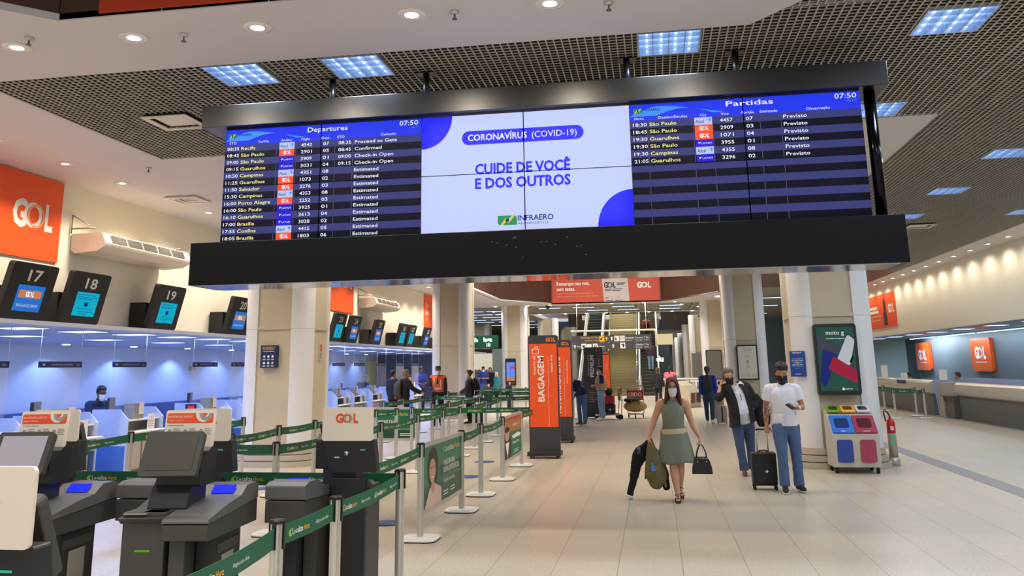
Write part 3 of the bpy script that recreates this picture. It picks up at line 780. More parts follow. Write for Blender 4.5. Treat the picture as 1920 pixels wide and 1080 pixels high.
# ================================================================== LEFT WALL
# numbered check-in monitors on the canopy
def monitor(y, num, kind, lab):
    t = thing('check_in_monitor', lab, 'monitor', (-9.45, y * .966, 2.6))
    t['group'] = 'numbered monitors on the check-in canopy'; t.scale = (.97, .97, .97)
    tilt = math.radians(14)
    ex, ey = Vector((0, 1, 0)), Vector((math.sin(tilt), 0, math.cos(tilt)))
    # seen from the hall the reader's right is +Y, face normal = ex x ey = +X, tipped down
    F = Fr((0.03, -0.49, 0.01), ex, ey)
    fb = MB(); fb.slab(F, rrect(1.0, 0.88, 0.05, 4, 0.5, 0.44), -0.10, 0.0); fb.build('bezel', BLACKM, t, bevel=0.006)
    bx = MB(); bx.box(-0.385, -0.05, -0.46, 0.36, 0.0, 0.52, 0); bx.build('housing', BLACK, t, bevel=0.01)
    s = MB(); s.quad(F, 0.23, 0.82, 0.13, 0.54, 0.002, 0)
    if kind == 'c':
        for k, (a, b_, v) in enumerate(((.26, .72, .49), (.26, .78, .45), (.26, .66, .42), (.36, .7, .25), (.34, .74, .2), (.42, .6, .16))): s.quad(F, a, b_, v, v + .012, .003, 1)
        s.quad(F, .48, .58, .3, .37, .003, 2)
        s.build('screen', [glow('cyan_screen', (0, 178, 204), 0.9), glow('cyan_line', (20, 110, 190), 0.8), S_NAVY], t)
    else:
        s.quad(F, .28, .77, .34, .46, .003, 1); gol(s, F, .52, .40, .075, 2, 3, .004)
        s.text(F, 'BAGGAGE DROP', .525, .2, .045, 3, 'c', 0.0, width=.46, d=.004)
        s.build('screen', [glow('azure_screen', (40, 120, 214), 0.85), glow('peach_band', (214, 140, 92), 0.8), S_WHITE, S_AZUL], t)
    n = MB(); n.text(F, num, .52, .61, .17, 0, 'c', 0.02, width=.30, d=.003); n.build('number', mat('number_white', (222, 220, 214), 0.5), t)
    for mm in (1,):
        s2 = MB(); s2.cyl((-0.02, -0.3, 0.42), (0.0, -0.3, 0.42), 0.012, n=8)
    return t
for y, num, kd in ((11.95, '17', 'g'), (13.33, '18', 'c'), (15.85, '19', 'c'), (18.95, '20', 'g'), (20.1, '21', 'c'), (25.45, '23', 'c'), (26.85, '24', 'g'), (29.35, '25', 'g'), (32.35, '26', 'c'), (33.6, '27', 'c'), (35.95, '28', 'g'), (38.6, '29', 'g')):
    monitor(y, num, kd, f'black tilted check-in monitor numbered {num} on the left canopy')

# orange wall banners
def wall_banner(y0, y1, z0, z1, lab, draw):
    t = thing('wall_banner', lab, 'banner', (-9.85, (y0 + y1) / 2, z0))
    W, Hh = y1 - y0, z1 - z0; F = Fr((0.0, -W / 2, 0), (0, 1, 0), (0, 0, 1))
    b = MB(); b.slab(F, [(0, 0), (W, 0), (W, Hh), (0, Hh)], 0.0, 0.03); b.build('panel', ORANGE, t)
    l = MB(); draw(l, F, W, Hh); l.build('lettering', [TWHITE, mat('peach_ring', (244, 170, 130), 0.5), mat('orange_tone', (205, 68, 26), 0.5)], t); return t
wall_banner(8.6, 12.74, 3.62, 4.98, 'large orange wall banner with white airline lettering above monitor 17', lambda l, F, W, Hh: (gol(l, F, W - .66, .70, .40, 0, 1, .033, w=.92), l.ringflat(F, W - 1.6, .78, .32, .325, .032, 2)))
wall_banner(24.0, 27.22, 3.6, 4.98, 'orange wall banner with a dark figure and airline lettering above monitor 24', lambda l, F, W, Hh: gol(l, F, W - .62, .98, .34, 0, 1, .033, w=.85))
wall_banner(36.2, 38.9, 3.55, 4.98, 'far orange wall banner with white lines of writing, partly behind the second left column', lambda l, F, W, Hh: (l.text(F, 'Viva', .15, .85, .2, 0, 'l', .02, d=.033), l.text(F, 'doce', .15, .55, .2, 0, 'l', .02, d=.033), l.text(F, 'viagem', .15, .3, .1, 0, 'l', 0, d=.033)))

t = thing('wall_banner', 'orange wall banner with a dark bottle shape high on the right wall', 'banner', (9.99, 42.2, 3.2))
F = Fr((0, 0, 0), (0, -1, 0), (0, 0, 1)); W = 4.7; Hh = 1.45
b = MB(); b.slab(F, [(0, 0), (W, 0), (W, Hh), (0, Hh)], 0, .03); b.build('panel', ORANGE, t)
l = MB(); l.poly(F, [(2.75, .1), (3.35, .1), (3.3, .6), (3.2, .7), (3.25, 1.1), (3.1, 1.25), (2.95, 1.25), (2.85, 1.1), (2.85, .7), (2.75, .6)], .033, 1); gol(l, F, 4.05, .78, .34, 0, 0, .033, w=.95)
for k, (w_, h_) in enumerate(((1.3, .12), (1.5, .12), (1.9, .06), (1.6, .06))): l.quad(F, .5, .5 + w_, .85 - .17 * k, .85 - .17 * k + h_, .033, 0 if k < 2 else 2)
l.build('lettering', [TWHITE, mat('bottle_brown', (60, 50, 44), .5), mat('peach_print', (240, 160, 120), .5)], t)
# ceiling-hung air conditioners
def aircon(y0, L_, lab):
    t = thing('air_conditioner', lab, 'air conditioner', (-9.85, y0, 3.72))
    prof = [(0.02, 0.17), (0.02, 0.44), (0.60, 0.445), (0.68, 0.26), (0.67, 0.21), (0.52, 0.13), (0.10, 0.10)]
    M = Matrix(((1, 0, 0, 0), (0, 0, 1, 0), (0, 1, 0, 0), (0, 0, 0, 1)))      # profile xz pushed along y
    mb = MB(); mb.prism([(x, z) for x, z in reversed(prof)], 0, L_, 0, M); mb.build('casing', mat('ac_cream', (232, 216, 196), 0.45), t, bevel=0.012)
    a = Vector((0.60, 0, 0.445)); b_ = Vector((0.68, 0, 0.26)); n = (b_ - a).cross(Vector((0, 1, 0))).normalized()
    F = Fr((0.68 + .004, 0.18, 0.26 + .002), (0, 1, 0), (a - b_))
    g_ = MB(); k = 5; w = (L_ - 0.36) / k
    for i in range(k): g_.quad(F, i * w + .02, (i + 1) * w - .02, .025, .175, .002, 0)
    for i in range(k):
        for j in range(12): g_.quad(F, i * w + .03 + j * (w - .06) / 12, i * w + .04 + j * (w - .06) / 12, .02, .16, .004, 1)
    g_.build('grille', [BLACKM, mat('ac_fin', (120, 112, 100), 0.5)], t)
    BG = mat('bracket_grey', (150, 142, 130), 0.5, 0.5)
    p = MB(); p.tube([(0.03, -0.04, 0.52), (0.5, -0.04, 0.52)], 0.014, 8); p.tube([(0.04, -0.04, 0.76), (0.04, -0.04, 0.44)], 0.012, 8); p.tube([(0.04, -0.04, 0.76), (0.42, -0.04, 0.54)], 0.008, 8); p.build('bracket', BG, t)
    MB().tube([(0.03, L_ * .6, 0.47), (0.5, L_ * .6, 0.47)], 0.014, 8).build('pipe', BG, t); MB().tube([(0.03, L_ - .3, 0.47), (0.6, L_ - .3, 0.47)], 0.02, 8).build('pipe', BG, t); return t
aircon(13.05, 2.75, 'cream air conditioner mounted high on the left wall above monitor 19')
aircon(27.7, 2.75, 'smaller looking cream air conditioner on the left wall above monitor 25, past the near column')

# acrylic screens with navy header strips above the check-in desks
ACRY = mat('acrylic', (235, 240, 250), 0.05, alpha=0.13, spec=0.4)
def acrylic(y0, lab, L_=1.06):
    t = thing('acrylic_screen', lab, 'acrylic screen', (-9.85, y0, 0.0))
    MB().box(-0.004, 0.004, 0, L_, 1.0, 1.9).build('pane', ACRY, t)
    s = MB(); s.box(-0.01, 0.012, 0, L_, 1.9, 2.0, 0); F = Fr((0.013, 0, 1.9), (0, 1, 0), (0, 0, 1))
    s.text(F, 'Importante Separar Documentos', L_ * .52, .04, .026, 1, 'c', 0.0, width=L_ * .5); s.disc(F, L_ * .1, .05, .03, .002, 1, 14, ry=.018); s.text(F, 'GOL', L_ * .9, .03, .03, 1, 'c')
    s.build('header_strip', [NAVY, mat('pale_print', (190, 194, 214), 0.5)], t)
    MB().cyl((0, .02, 2.0), (0, .02, 2.55), .004, n=6).cyl((0, L_ - .02, 2.0), (0, L_ - .02, 2.55), .004, n=6).build('cable', ALU, t); return t
for i, y in enumerate((10.86, 12.58, 14.52, 17.32, 19.05, 25.55, 27.5, 29.9, 32.2, 34.4)):
    acrylic(y, f'clear acrylic screen with navy header hung over the left desks, {ORD[i]} from the left')
t = thing('wall_notice', 'small yellow notice on the blue wall between the third and fourth acrylic screens', 'notice', (-15.59, 27.2, 1.84)); MB().box(0, 0.02, 0, .42, 0, .14).build('plate', mat('notice_yellow', (214, 180, 40), 0.5), t)

# ================================================================== CHECK-IN DESKS
DESKW = mat('desk_white', (226, 224, 222), 0.45); DESKG = mat('desk_grey', (128, 122, 112), 0.5); DESKB = mat('desk_blue', (64, 108, 188), 0.45); DESKV = mat('desk_pale_blue', (178, 188, 216), 0.5)
PAPER = mat('paper', (232, 228, 220), 0.7)
def desk():
    t = thing('check_in_desk', 'x', 'check-in desk'); L_ = 1.15
    # side partitions with slanted front edge, x to the hall
    side = [(-0.72, 0), (0.0, 0), (0.0, 0.97), (-0.18, 1.15), (-0.72, 1.15)]
    M = Matrix(((1, 0, 0, 0), (0, 0, 1, 0), (0, 1, 0, 0), (0, 0, 0, 1)))
    for nm, y in (('near_partition', 0), ('far_partition', L_ - .03)):
        p = MB(); p.prism(list(reversed(side)), y, y + .03, 0, M); p.box(-0.6, -0.02, y - .002, y, 0.0, 0.51, 1); p.build(nm, [DESKV, DESKB], t)
    c = MB(); c.box(-0.55, -0.12, .03, L_ - .03, 0.0, 0.72, 0); c.box(-0.13, -0.11, .06, L_ * .55, 0.06, .66, 1); c.box(-0.13, -0.11, L_ * .6, L_ - .06, .06, .66, 1); c.build('body', [DESKG, mat('desk_beige', (196, 186, 170), 0.5)], t)
    k = MB(); k.box(-0.3, 0.10, .03, L_ + .02, 0.72, .75); k.build('bag_shelf', DESKW, t, bevel=.006)
    k = MB(); k.box(-0.5, -0.06, .03, L_ - .03, 0.93, .955); k.box(-0.3, -0.28, .03, L_ - .03, .75, .93, 1); k.build('counter_top', [DESKW, DESKG], t)
    return t
D0 = desk()
dl = [('beside the left picture edge, in front of monitor 17', 10.72), ('in front of monitor 18, half behind the white kiosk sign', 12.48), ('below monitor 19 with a blue lower side panel', 14.46), ('between monitors 19 and 20, with a red lit scanner', 17.2), ('hidden behind the near left column', 18.9), ('right of the near left column, nearest', 24.9), ('below monitors 23 and 24', 26.4), ('right of the white kiosk sign, third past the column', 28.2), ('in front of the two standing customers', 31.0), ('beside the orange vested agent', 33.2)]
for i, (lab, y) in enumerate(dl):
    L_ = 'white and grey check-in desk ' + lab
    if i == 0: D0.location = (-9.42, y, 0); D0['label'] = L_; D0['group'] = 'check-in desks'
    else: dup(D0, (-9.42, y, 0), L_, group='check-in desks')
def desk_kit(y, i, where):
    # monitor seen from behind
    t = thing('desk_monitor', f'dark desk monitor on the check-in desk {where}', 'monitor', (-9.90, y + .10, .957), 0.35)
    m = MB(); m.box(-0.02, .03, -.02, .36, .12, .40, 0); m.build('screen', CHARD, t, bevel=.01)
    MB().box(-.06, .06, .1, .24, 0, .012).box(-.015, .015, .15, .19, .012, .14).build('stand', BLACK, t)
    t = thing('display_stand', f'grey document stand on the check-in desk {where}', 'stand', (-9.66, y + .40, .957))
    MB().box(-0.12, 0.1, 0, .3, 0.0, .28).build('body', mat('stand_grey', (150, 142, 130), .5), t, bevel=.004)
    t2 = MB(); t2.box(0.101, .104, .14, .29, .08, .30); t2.build('paper_sheet', PAPER, t)
    t = thing('paper_notice', f'white printed notice fixed to the check-in desk {where}', 'notice', (-9.50, y + .74, .752))
    m = MB(); m.box(-.0, .012, 0, .23, 0, .28, 0); F = Fr((.0125, 0, 0), (0, 1, 0), (0, 0, 1))
    for k in range(5): m.quad(F, .03, .03 + random.uniform(.08, .17), .22 - k * .042, .228 - k * .042, .001, 1)
    m.build('sheet', [PAPER, TGREY], t)
for i, (lab, y) in enumerate(dl):
    if i in (1, 2, 3, 5, 6, 7, 9): desk_kit(y, i, {1: 'in front of monitor 18', 2: 'in front of the seated agent with headphones', 3: 'left below monitor 20', 5: 'just right of the near left column', 6: 'below monitors 23 and 24', 7: 'just right of the white kiosk sign', 9: 'beside the orange vested agent'}[i])
t = thing('scanner', 'small red lit code scanner on top of the pale desk partition below monitor 20', 'scanner', (-9.75, 17.185, 1.06)); MB().box(-.12, .12, -.03, -.001, -.05, .06).build('case', NAVY, t); MB().box(-.06, .09, -.034, -.03, -.02, .03).build('lamp', glow('red_led', (230, 40, 50), 1.2), t)
# ================================================================== QUEUE BARRIERS
def make_post(h=1.0):
    t = thing('stanchion', 'x', 'barrier post')
    R_ = []; n = 32
    for z in (0.035, h - 0.02):
        ring = []
        for i in range(n):
            a = 2 * math.pi * i / n; r = 0.036 - (0.006 if i % 8 in (4,) else 0.0)
            ring.append((r * math.cos(a), r * math.sin(a), z))
        R_.append(ring)
    MB().rings(R_, 0, False).build('pole', ALU, t)
    b = MB(); b.prism(rrect(.40, .40, .10, 5), 0.0, .012, 1); b.prism(rrect(.40, .40, .10, 5), .012, .026, 0); b.prism(rrect(.30, .30, .09, 5), .026, .036, 0)
    b.build('base', [RUBBER, mat('base_white', (236, 234, 230), .4)][::-1], t, bevel=.004)
    c = MB(); c.cyl((0, 0, h - .02), (0, 0, h), .041, n=20); c.box(-.011, .011, -.045, .045, h - .15, h - .012); c.box(-.045, .045, -.011, .011, h - .15, h - .012)
    c.build('belt_head', BLACK, t); return t
POST = make_post(); _pu = [True]
def post(x, y, lab, group='queue posts', proto=None, rz=0.0):
    lab = 'aluminium queue post ' + lab
    if proto is None and _pu[0]:
        _pu[0] = False; POST.location = (x, y, 0); POST['label'] = lab; POST['group'] = group; POST.rotation_euler.z = rz; return POST
    return dup(proto or POST, (x, y, 0), lab, rz, group)
A0, A, B, C = (-2.0, 3.3), (-2.08, 4.64), (-2.07, 5.5), (-2.085, 6.97)
PN = {
 'A0': (*A0, 'below the picture edge, nearest to the camera'), 'A': (*A, 'in the foreground, in front of the middle grey kiosk'), 'B': (*B, 'in the foreground, in front of the tall kiosk with the airline sign'), 'C': (*C, 'at the corner right of the tall kiosk with the airline sign'),
 'C2': (-7.2, 7.08, 'outside the left picture edge at the end of the cross belt'), 'E0': (-2.6, 7.1, 'hidden behind the tall kiosk'),
 'D': (-2.57, 9.36, 'holding the near end of the green advert with a woman'), 'D2': (-2.53, 11.2, 'holding the far end of the green advert with a woman'),
 's': (-2.55, 12.55, 'between the two adverts beside the walkway'), 't': (-2.53, 14.24, 'holding the near end of the orange and green advert'), 'u': (-2.52, 16.2, 'holding the far end of the orange and green advert'), 'v1': (-2.5, 18.12, 'behind the orange baggage totem'),
 'dd': (-4.32, 9.52, 'at the left corner of the second lane, left of the tall kiosk'), 'd2': (-4.25, 11.3, 'of the second lane, hidden behind the tall kiosk'), 'e': (-4.19, 12.96, 'of the second lane, just right of the kiosk sign'), 'h': (-4.22, 15.14, 'of the second lane, left of the green advert'), 'i': (-4.15, 16.71, 'of the second lane, behind the top of the green advert'), 'p': (-4.08, 17.9, 'where the second lane meets the long cross belt'),
 'x': (-4.13, 19.56, 'of the second lane, first behind the long cross belt'), 'y': (-4.18, 21.22, 'of the second lane, second behind the long cross belt'), 'z0': (-4.23, 23.1, 'of the second lane, third behind the long cross belt'), 'z': (-4.22, 25.5, 'of the second lane, on the rear cross belt'),
 'f5': (-5.6, 9.5, 'hidden behind the middle kiosk'), 'ff': (-5.54, 10.82, 'of the third lane, at the right edge of the middle kiosk'), 'bb': (-5.57, 12.34, 'of the third lane, in front of the near left column'), 'cc': (-5.52, 13.6, 'of the third lane, at the right side of the near left column'), 'c3': (-5.55, 15.2, 'of the third lane, hidden by the kiosk sign'), 'o': (-5.55, 16.81, 'of the third lane, left of the green share advert'), 'f': (-5.3, 17.4, 'of the third lane, in front of the green share advert'), 'g': (-5.1, 17.85, 'at the left end of the long cross belt'),
 'j': (-5.12, 19.61, 'of the third lane, first behind the cross belt'), 'n': (-5.01, 20.77, 'of the third lane, second behind the cross belt'), 'v': (-5.04, 22.45, 'of the third lane, third behind the cross belt'), 'w': (-4.9, 23.9, 'of the third lane, on the rear cross belt'),
 'ee': (-7.21, 11.17, 'of the lane at the desks, left of the middle kiosk'), 'aa': (-7.21, 14.49, 'of the lane at the desks, left of the near left column'), 'q': (-6.84, 21.3, 'of the lane at the desks, behind the green share advert'), 'k': (-6.71, 22.6, 'of the lane at the desks, below the two customers'), 'l': (-6.72, 24.3, 'of the lane at the desks, right of the two customers'), 'm': (-6.58, 25.75, 'of the lane at the desks, at the orange vested agent'),
 'zz': (-2.5, 25.2, 'at the right end of the rear cross belt'),
 'r1': (-7.0, 29.0, 'of the far queue, at its left end'), 'r2': (-5.2, 29.0, 'of the far queue, below the far column screen'), 'r3': (-3.3, 29.0, 'of the far queue, left of the orange totems'), 'r4': (-7.0, 33.5, 'of the rearmost queue belt, at its left end'), 'r5': (-5.0, 33.5, 'of the rearmost queue belt, in the middle'), 'r6': (-2.9, 33.5, 'of the rearmost queue belt, at its right end'),
 'w1': (-2.55, 26.5, 'behind the red totem, beside the bending person'), 'w2': (-2.85, 30.2, 'left of the dark totem'),
}
for k_, (x, y, lab) in PN.items(): post(x, y, lab)
def belt(a, b_, lab, face=1, sag=0.02, words=True, z=0.965, hgt=0.105, off=0.045, simple=False):
    """green webbing between two posts with its printed slogan on the side turned to the walkway"""
    ax, ay = a; bx, by = b_
    d = Vector((bx - ax, by - ay, 0)); L_ = d.length; d.normalize()
    t = thing('barrier_belt', 'green printed queue belt ' + lab, 'barrier belt', ((ax + bx) / 2, (ay + by) / 2, z - hgt), math.atan2(d.y, d.x), 'queue belts')
    n = 10; h2 = L_ / 2 - off
    sg = lambda x: -sag * (1 - (x / (L_ / 2)) ** 2) * min(1.5, L_ / 1.5)
    mb = MB(); vs = []; fs = []
    for i in range(n + 1):
        x = -h2 + 2 * h2 * i / n
        for yy, zz in ((-.002, 0), (.002, 0), (.002, hgt), (-.002, hgt)): vs.append((x, yy, zz + sg(x)))
    for i in range(n):
        for j in range(4): fs.append((4 * i + j, 4 * (i + 1) + j, 4 * (i + 1) + (j + 1) % 4, 4 * i + (j + 1) % 4))
    fs += [(3, 2, 1, 0), tuple(4 * n + j for j in range(4))]
    mb.add(vs, fs, 0)
    for zz in (.006, hgt - .010): pass
    mb.build('webbing', GREEN, t)
    if words:
        s = -1 if face > 0 else 1                      # face>0: read from local -y
        F0 = Fr((0, s * .0022, 0), (-s, 0, 0), (0, 0, 1))
        F = lambda u, v, dd=0: F0(u, v, dd) + Vector((0, 0, sg(u)))
        lt = MB(); per = .68; k = max(1, int((2 * h2) // per)); x0 = -k * per / 2
        for i in range(k):
            u = x0 + i * per + .05; r = 0 if simple else 1
            lt.poly(F, [(u + .015, .03), (u + .05, .03), (u + .03, .05), (u + .048, .075), (u + .012, .062), (u + .004, .045)], .001, 2)
            lt.text(F, 'Localiza', u + .055, .036, .032, 0, 'l', .015, width=.145, d=.001, res=r); lt.text(F, 'Hertz', u + .21, .036, .030, 1, 'l', .01, width=.085, d=.001, res=r)
            lt.text(F, 'Alugue essa ideia.', u + .39, .040, .022, 0, 'l', .0, width=.20, d=.001, res=r)
        lt.build('lettering', [TWHITE, TYEL, TLIME], t)
    return t
XY = {k_: (v_[0], v_[1]) for k_, v_ in PN.items()}
def bl(a, b_, lab, **k): belt(XY[a], XY[b_], lab, **k)
# runs going away from the camera are read from the walkway (+X): local x along +Y, face the -y side
bl('A0', 'A', 'in the foreground, running out of the picture at the bottom', sag=.03); bl('A', 'B', 'in the foreground between the two nearest posts', sag=.02); bl('B', 'C', 'in the foreground, crossing in front of the tall kiosk')
bl('C2', 'C', 'running across behind the kiosks', sag=.0); bl('E0', 'D', 'coming from behind the tall kiosk to the green advert', sag=.02)
bl('D2', 's', 'after the green advert, first beside the walkway', sag=.03); bl('s', 't', 'between the adverts, second beside the walkway', sag=.03); bl('u', 'v1', 'leading to the orange baggage totem', sag=.02)
bl('f5', 'dd', 'of the second lane across behind the middle kiosk', sag=.0); bl('dd', 'd2', 'of the second lane, leaving the corner left of the tall kiosk'); bl('d2', 'e', 'of the second lane, behind the tall kiosk'); bl('e', 'h', 'of the second lane, in front of the green share advert'); bl('h', 'i', 'of the second lane, above the green advert with a woman'); bl('i', 'p', 'of the second lane, ending at the long cross belt')
bl('g', 'p', 'long cross belt, left half', sag=.0); bl('p', 'v1', 'long cross belt, right half reaching the orange baggage totem', sag=.0)
bl('ff', 'bb', 'of the third lane, crossing the near left column, left part'); bl('bb', 'cc', 'of the third lane, crossing the near left column, right part'); bl('cc', 'c3', 'of the third lane, entering behind the kiosk sign'); bl('c3', 'o', 'of the third lane, hidden by the kiosk sign'); bl('o', 'f', 'of the third lane, crossing the green share advert, upper one')
bl('C2', 'ee', 'of the desk lane at the left picture edge'); bl('ee', 'aa', 'of the desk lane, behind the middle kiosk sign')
S_ = dict(simple=True)
bl('x', 'y', 'of the second lane, first behind the cross belt', **S_); bl('y', 'z0', 'of the second lane, second behind the cross belt', **S_); bl('p', 'x', 'of the second lane, leaving the cross belt', **S_)
bl('j', 'n', 'of the third lane, first behind the cross belt', **S_); bl('n', 'v', 'of the third lane, second behind the cross belt', **S_); bl('v', 'w', 'of the third lane, third behind the cross belt', **S_)
bl('q', 'k', 'of the desk lane, below the two customers', **S_); bl('k', 'l', 'of the desk lane, right of the two customers', **S_); bl('l', 'm', 'of the desk lane, in front of the orange vested agent', **S_)
bl('m', 'w', 'rear cross belt, left part', sag=0, **S_); bl('w', 'zz', 'rear cross belt, right part', sag=0, **S_)
bl('r1', 'r2', 'of the far queue, left part', sag=0, **S_); bl('r2', 'r3', 'of the far queue, right part', sag=0, **S_); bl('r4', 'r5', 'rearmost, left part', sag=0, **S_); bl('r5', 'r6', 'rearmost, right part', sag=0, **S_)
bl('w1', 'w2', 'between the red totem and the dark totem', **S_)

# framed adverts hung between two posts
def advert(a, b_, lab, z0, z1, draw, mats, rail=ALU):
    ax, ay = a; bx, by = b_; d = Vector((bx - ax, by - ay, 0)); L_ = d.length - .076; d.normalize()
    t = thing('barrier_advert', lab, 'advert', ((ax + bx) / 2, (ay + by) / 2, 0), math.atan2(d.y, d.x))
    f = MB(); f.box(-L_ / 2, L_ / 2, -.018, .018, z1 - .05, z1); f.box(-L_ / 2, L_ / 2, -.018, .018, z0, z0 + .05); f.build('frame', rail, t, bevel=.004)
    F = Fr((-L_ / 2, -.008, z0 + .05), (1, 0, 0), (0, 0, 1)); W, Hh = L_, z1 - z0 - .1
    p = MB(); p.box(-L_ / 2, L_ / 2, -.008, .006, z0 + .05, z1 - .05, 0); draw(p, F, W, Hh); p.build('poster', mats, t); return t
SKINP = mat('print_skin', (206, 160, 132), .5); HAIRP = mat('print_hair', (44, 34, 30), .5); PINKP = mat('print_pink', (222, 190, 176), .5); GREENK = mat('ad_green_dark', (14, 78, 58), .4); BRNP = mat('print_brown', (172, 112, 70), .5)
ADM = [GREEND, TWHITE, TYEL, SKINP, HAIRP, PINKP, GREENK, TLIME, ORANGED, BRNP]
def ad1(p, F, W, Hh):
    p.quad(F, 0, W, 0, Hh * .35, .001, 6); p.quad(F, W * .4, W, Hh * .42, Hh * .6, .001, 6)
    p.disc(F, W * .24, Hh * .62, W * .125, .002, 4, 24, ry=Hh * .34)
    p.poly(F, [(W * .05, 0), (W * .45, 0), (W * .44, Hh * .24), (W * .3, Hh * .34), (W * .16, Hh * .3)], .003, 5)
    p.disc(F, W * .24, Hh * .3, W * .05, .0035, 3, 16, ry=Hh * .1)
    p.disc(F, W * .225, Hh * .58, W * .075, .004, 3, 24, ry=Hh * .2)
    for x in (.19, .255): p.disc(F, W * x, Hh * .63, W * .014, .005, 4, 10, ry=Hh * .012)
    p.disc(F, W * .225, Hh * .47, W * .03, .005, 1, 14, ry=Hh * .016)
    p.poly(F, [(W * .485, Hh * .82), (W * .51, Hh * .82), (W * .50, Hh * .86), (W * .51, Hh * .92), (W * .475, Hh * .88)], .003, 7)
    p.text(F, 'Localiza', W * .53, Hh * .82, .062, 1, 'l', .01, width=W * .24, d=.003); p.text(F, 'Hertz', W * .79, Hh * .82, .06, 2, 'l', .01, width=W * .15, d=.003)
    p.text(F, 'VIAJE EM UMA', W * .5, Hh * .58, .062, 1, 'l', .012, width=W * .3, d=.003); p.text(F, 'NOVA EXPERIÊNCIA.', W * .5, Hh * .455, .062, 1, 'l', .012, width=W * .42, d=.003)
    p.text(F, 'Alugue essa ideia.', W * .5, Hh * .29, .045, 1, 'l', 0, width=W * .3, d=.003)
    for x, y in ((.5, .12), (.5, .07), (.68, .14), (.68, .09)): p.quad(F, W * x, W * (x + .12), Hh * y, Hh * y + .012, .003, 1)
advert(XY['D'], XY['D2'], 'green framed advert with a smiling woman beside the walkway', .23, .985, ad1, ADM)
def ad2(p, F, W, Hh):
    p.quad(F, 0, W, 0, Hh, .0005, 0); p.quad(F, 0, W, Hh * .62, Hh, .001, 9); p.quad(F, 0, W, Hh * .93, Hh, .002, 8)
    p.poly(F, [(0, 0), (W * .4, 0), (W * .42, Hh * .4), (W * .3, Hh * .6), (0, Hh * .6)], .002, 4)
    p.disc(F, W * .2, Hh * .6, W * .11, .003, 3, 18, ry=Hh * .16); p.disc(F, W * .2, Hh * .72, W * .12, .0035, 4, 18, ry=Hh * .07)
    p.poly(F, [(W * .2, Hh * .02), (W * .3, Hh * .4), (W * .1, Hh * .4)], .004, 1)
    p.text(F, 'Localiza', W * .5, Hh * .76, .055, 1, 'l', .01, width=W * .24, d=.003); p.text(F, 'Hertz', W * .77, Hh * .76, .05, 2, 'l', .01, width=W * .14, d=.003)
    p.poly(F, [(W * .45, Hh * .52), (W * .8, Hh * .56), (W * .95, Hh * .5), (W * .9, Hh * .44), (W * .5, Hh * .44)], .003, 1)
    p.text(F, 'Alugue essa', W * .48, Hh * .3, .05, 1, 'l', .01, width=W * .36, d=.003)
    for y in (.12, .07): p.quad(F, W * .55, W * .8, Hh * y, Hh * y + .012, .003, 1)
advert(XY['t'], XY['u'], 'orange, brown and green framed advert with a man beside the walkway', .23, .985, ad2, ADM)
def ad3(p, F, W, Hh):
    p.quad(F, 0, W, 0, Hh, .001, 6); p.quad(F, 0, W, Hh * .32, Hh, .0015, 0)
    p.text(F, 'Localiza', W * .36, Hh * .78, .07, 1, 'l', .01, width=W * .26, d=.003); p.text(F, 'Hertz', W * .66, Hh * .78, .07, 2, 'l', .01, width=W * .2, d=.003)
    p.text(F, 'COMPARTILHE', W * .14, Hh * .53, .06, 1, 'l', .02, width=W * .52, d=.003); p.text(F, 'A SUA IDEIA', W * .14, Hh * .38, .05, 1, 'l', .01, width=W * .4, d=.003)
    p.text(F, '>>>>>>>', W * .66, Hh * .28, .035, 1, 'l', .0, width=W * .24, d=.003)
    for y in (.14, .08): p.quad(F, W * .7, W * .92, Hh * y, Hh * y + .018, .003, 1)
advert((-6.2, 18.05), (-5.05, 18.05), 'green framed share advert facing the camera, right of the kiosk sign', .3, .99, ad3, ADM)
post(-6.2, 18.05, 'at the left end of the green share advert, behind the kiosk sign')

# blue floor stickers
def sticker(x, y, lab):
    t = tag(MB().lathe([(.0, .004), (.20, .004), (.20, .001), (0.0, .001)][::-1], 28, 0).build('floor_sticker', mat('sticker_blue', (48, 74, 150), .5), None, (x, y, 0)), 'round blue distance sticker on the floor ' + lab, 'floor sticker', 'blue floor stickers')
for x, y, lab in ((-3.24, 10.29, 'right of the tall kiosk'), (-6.17, 13.06, 'left of the near left column base'), (-3.35, 16.85, 'left of the orange baggage totem'), (-3.18, 14.6, 'below the belt between the two adverts')): sticker(x, y, lab)

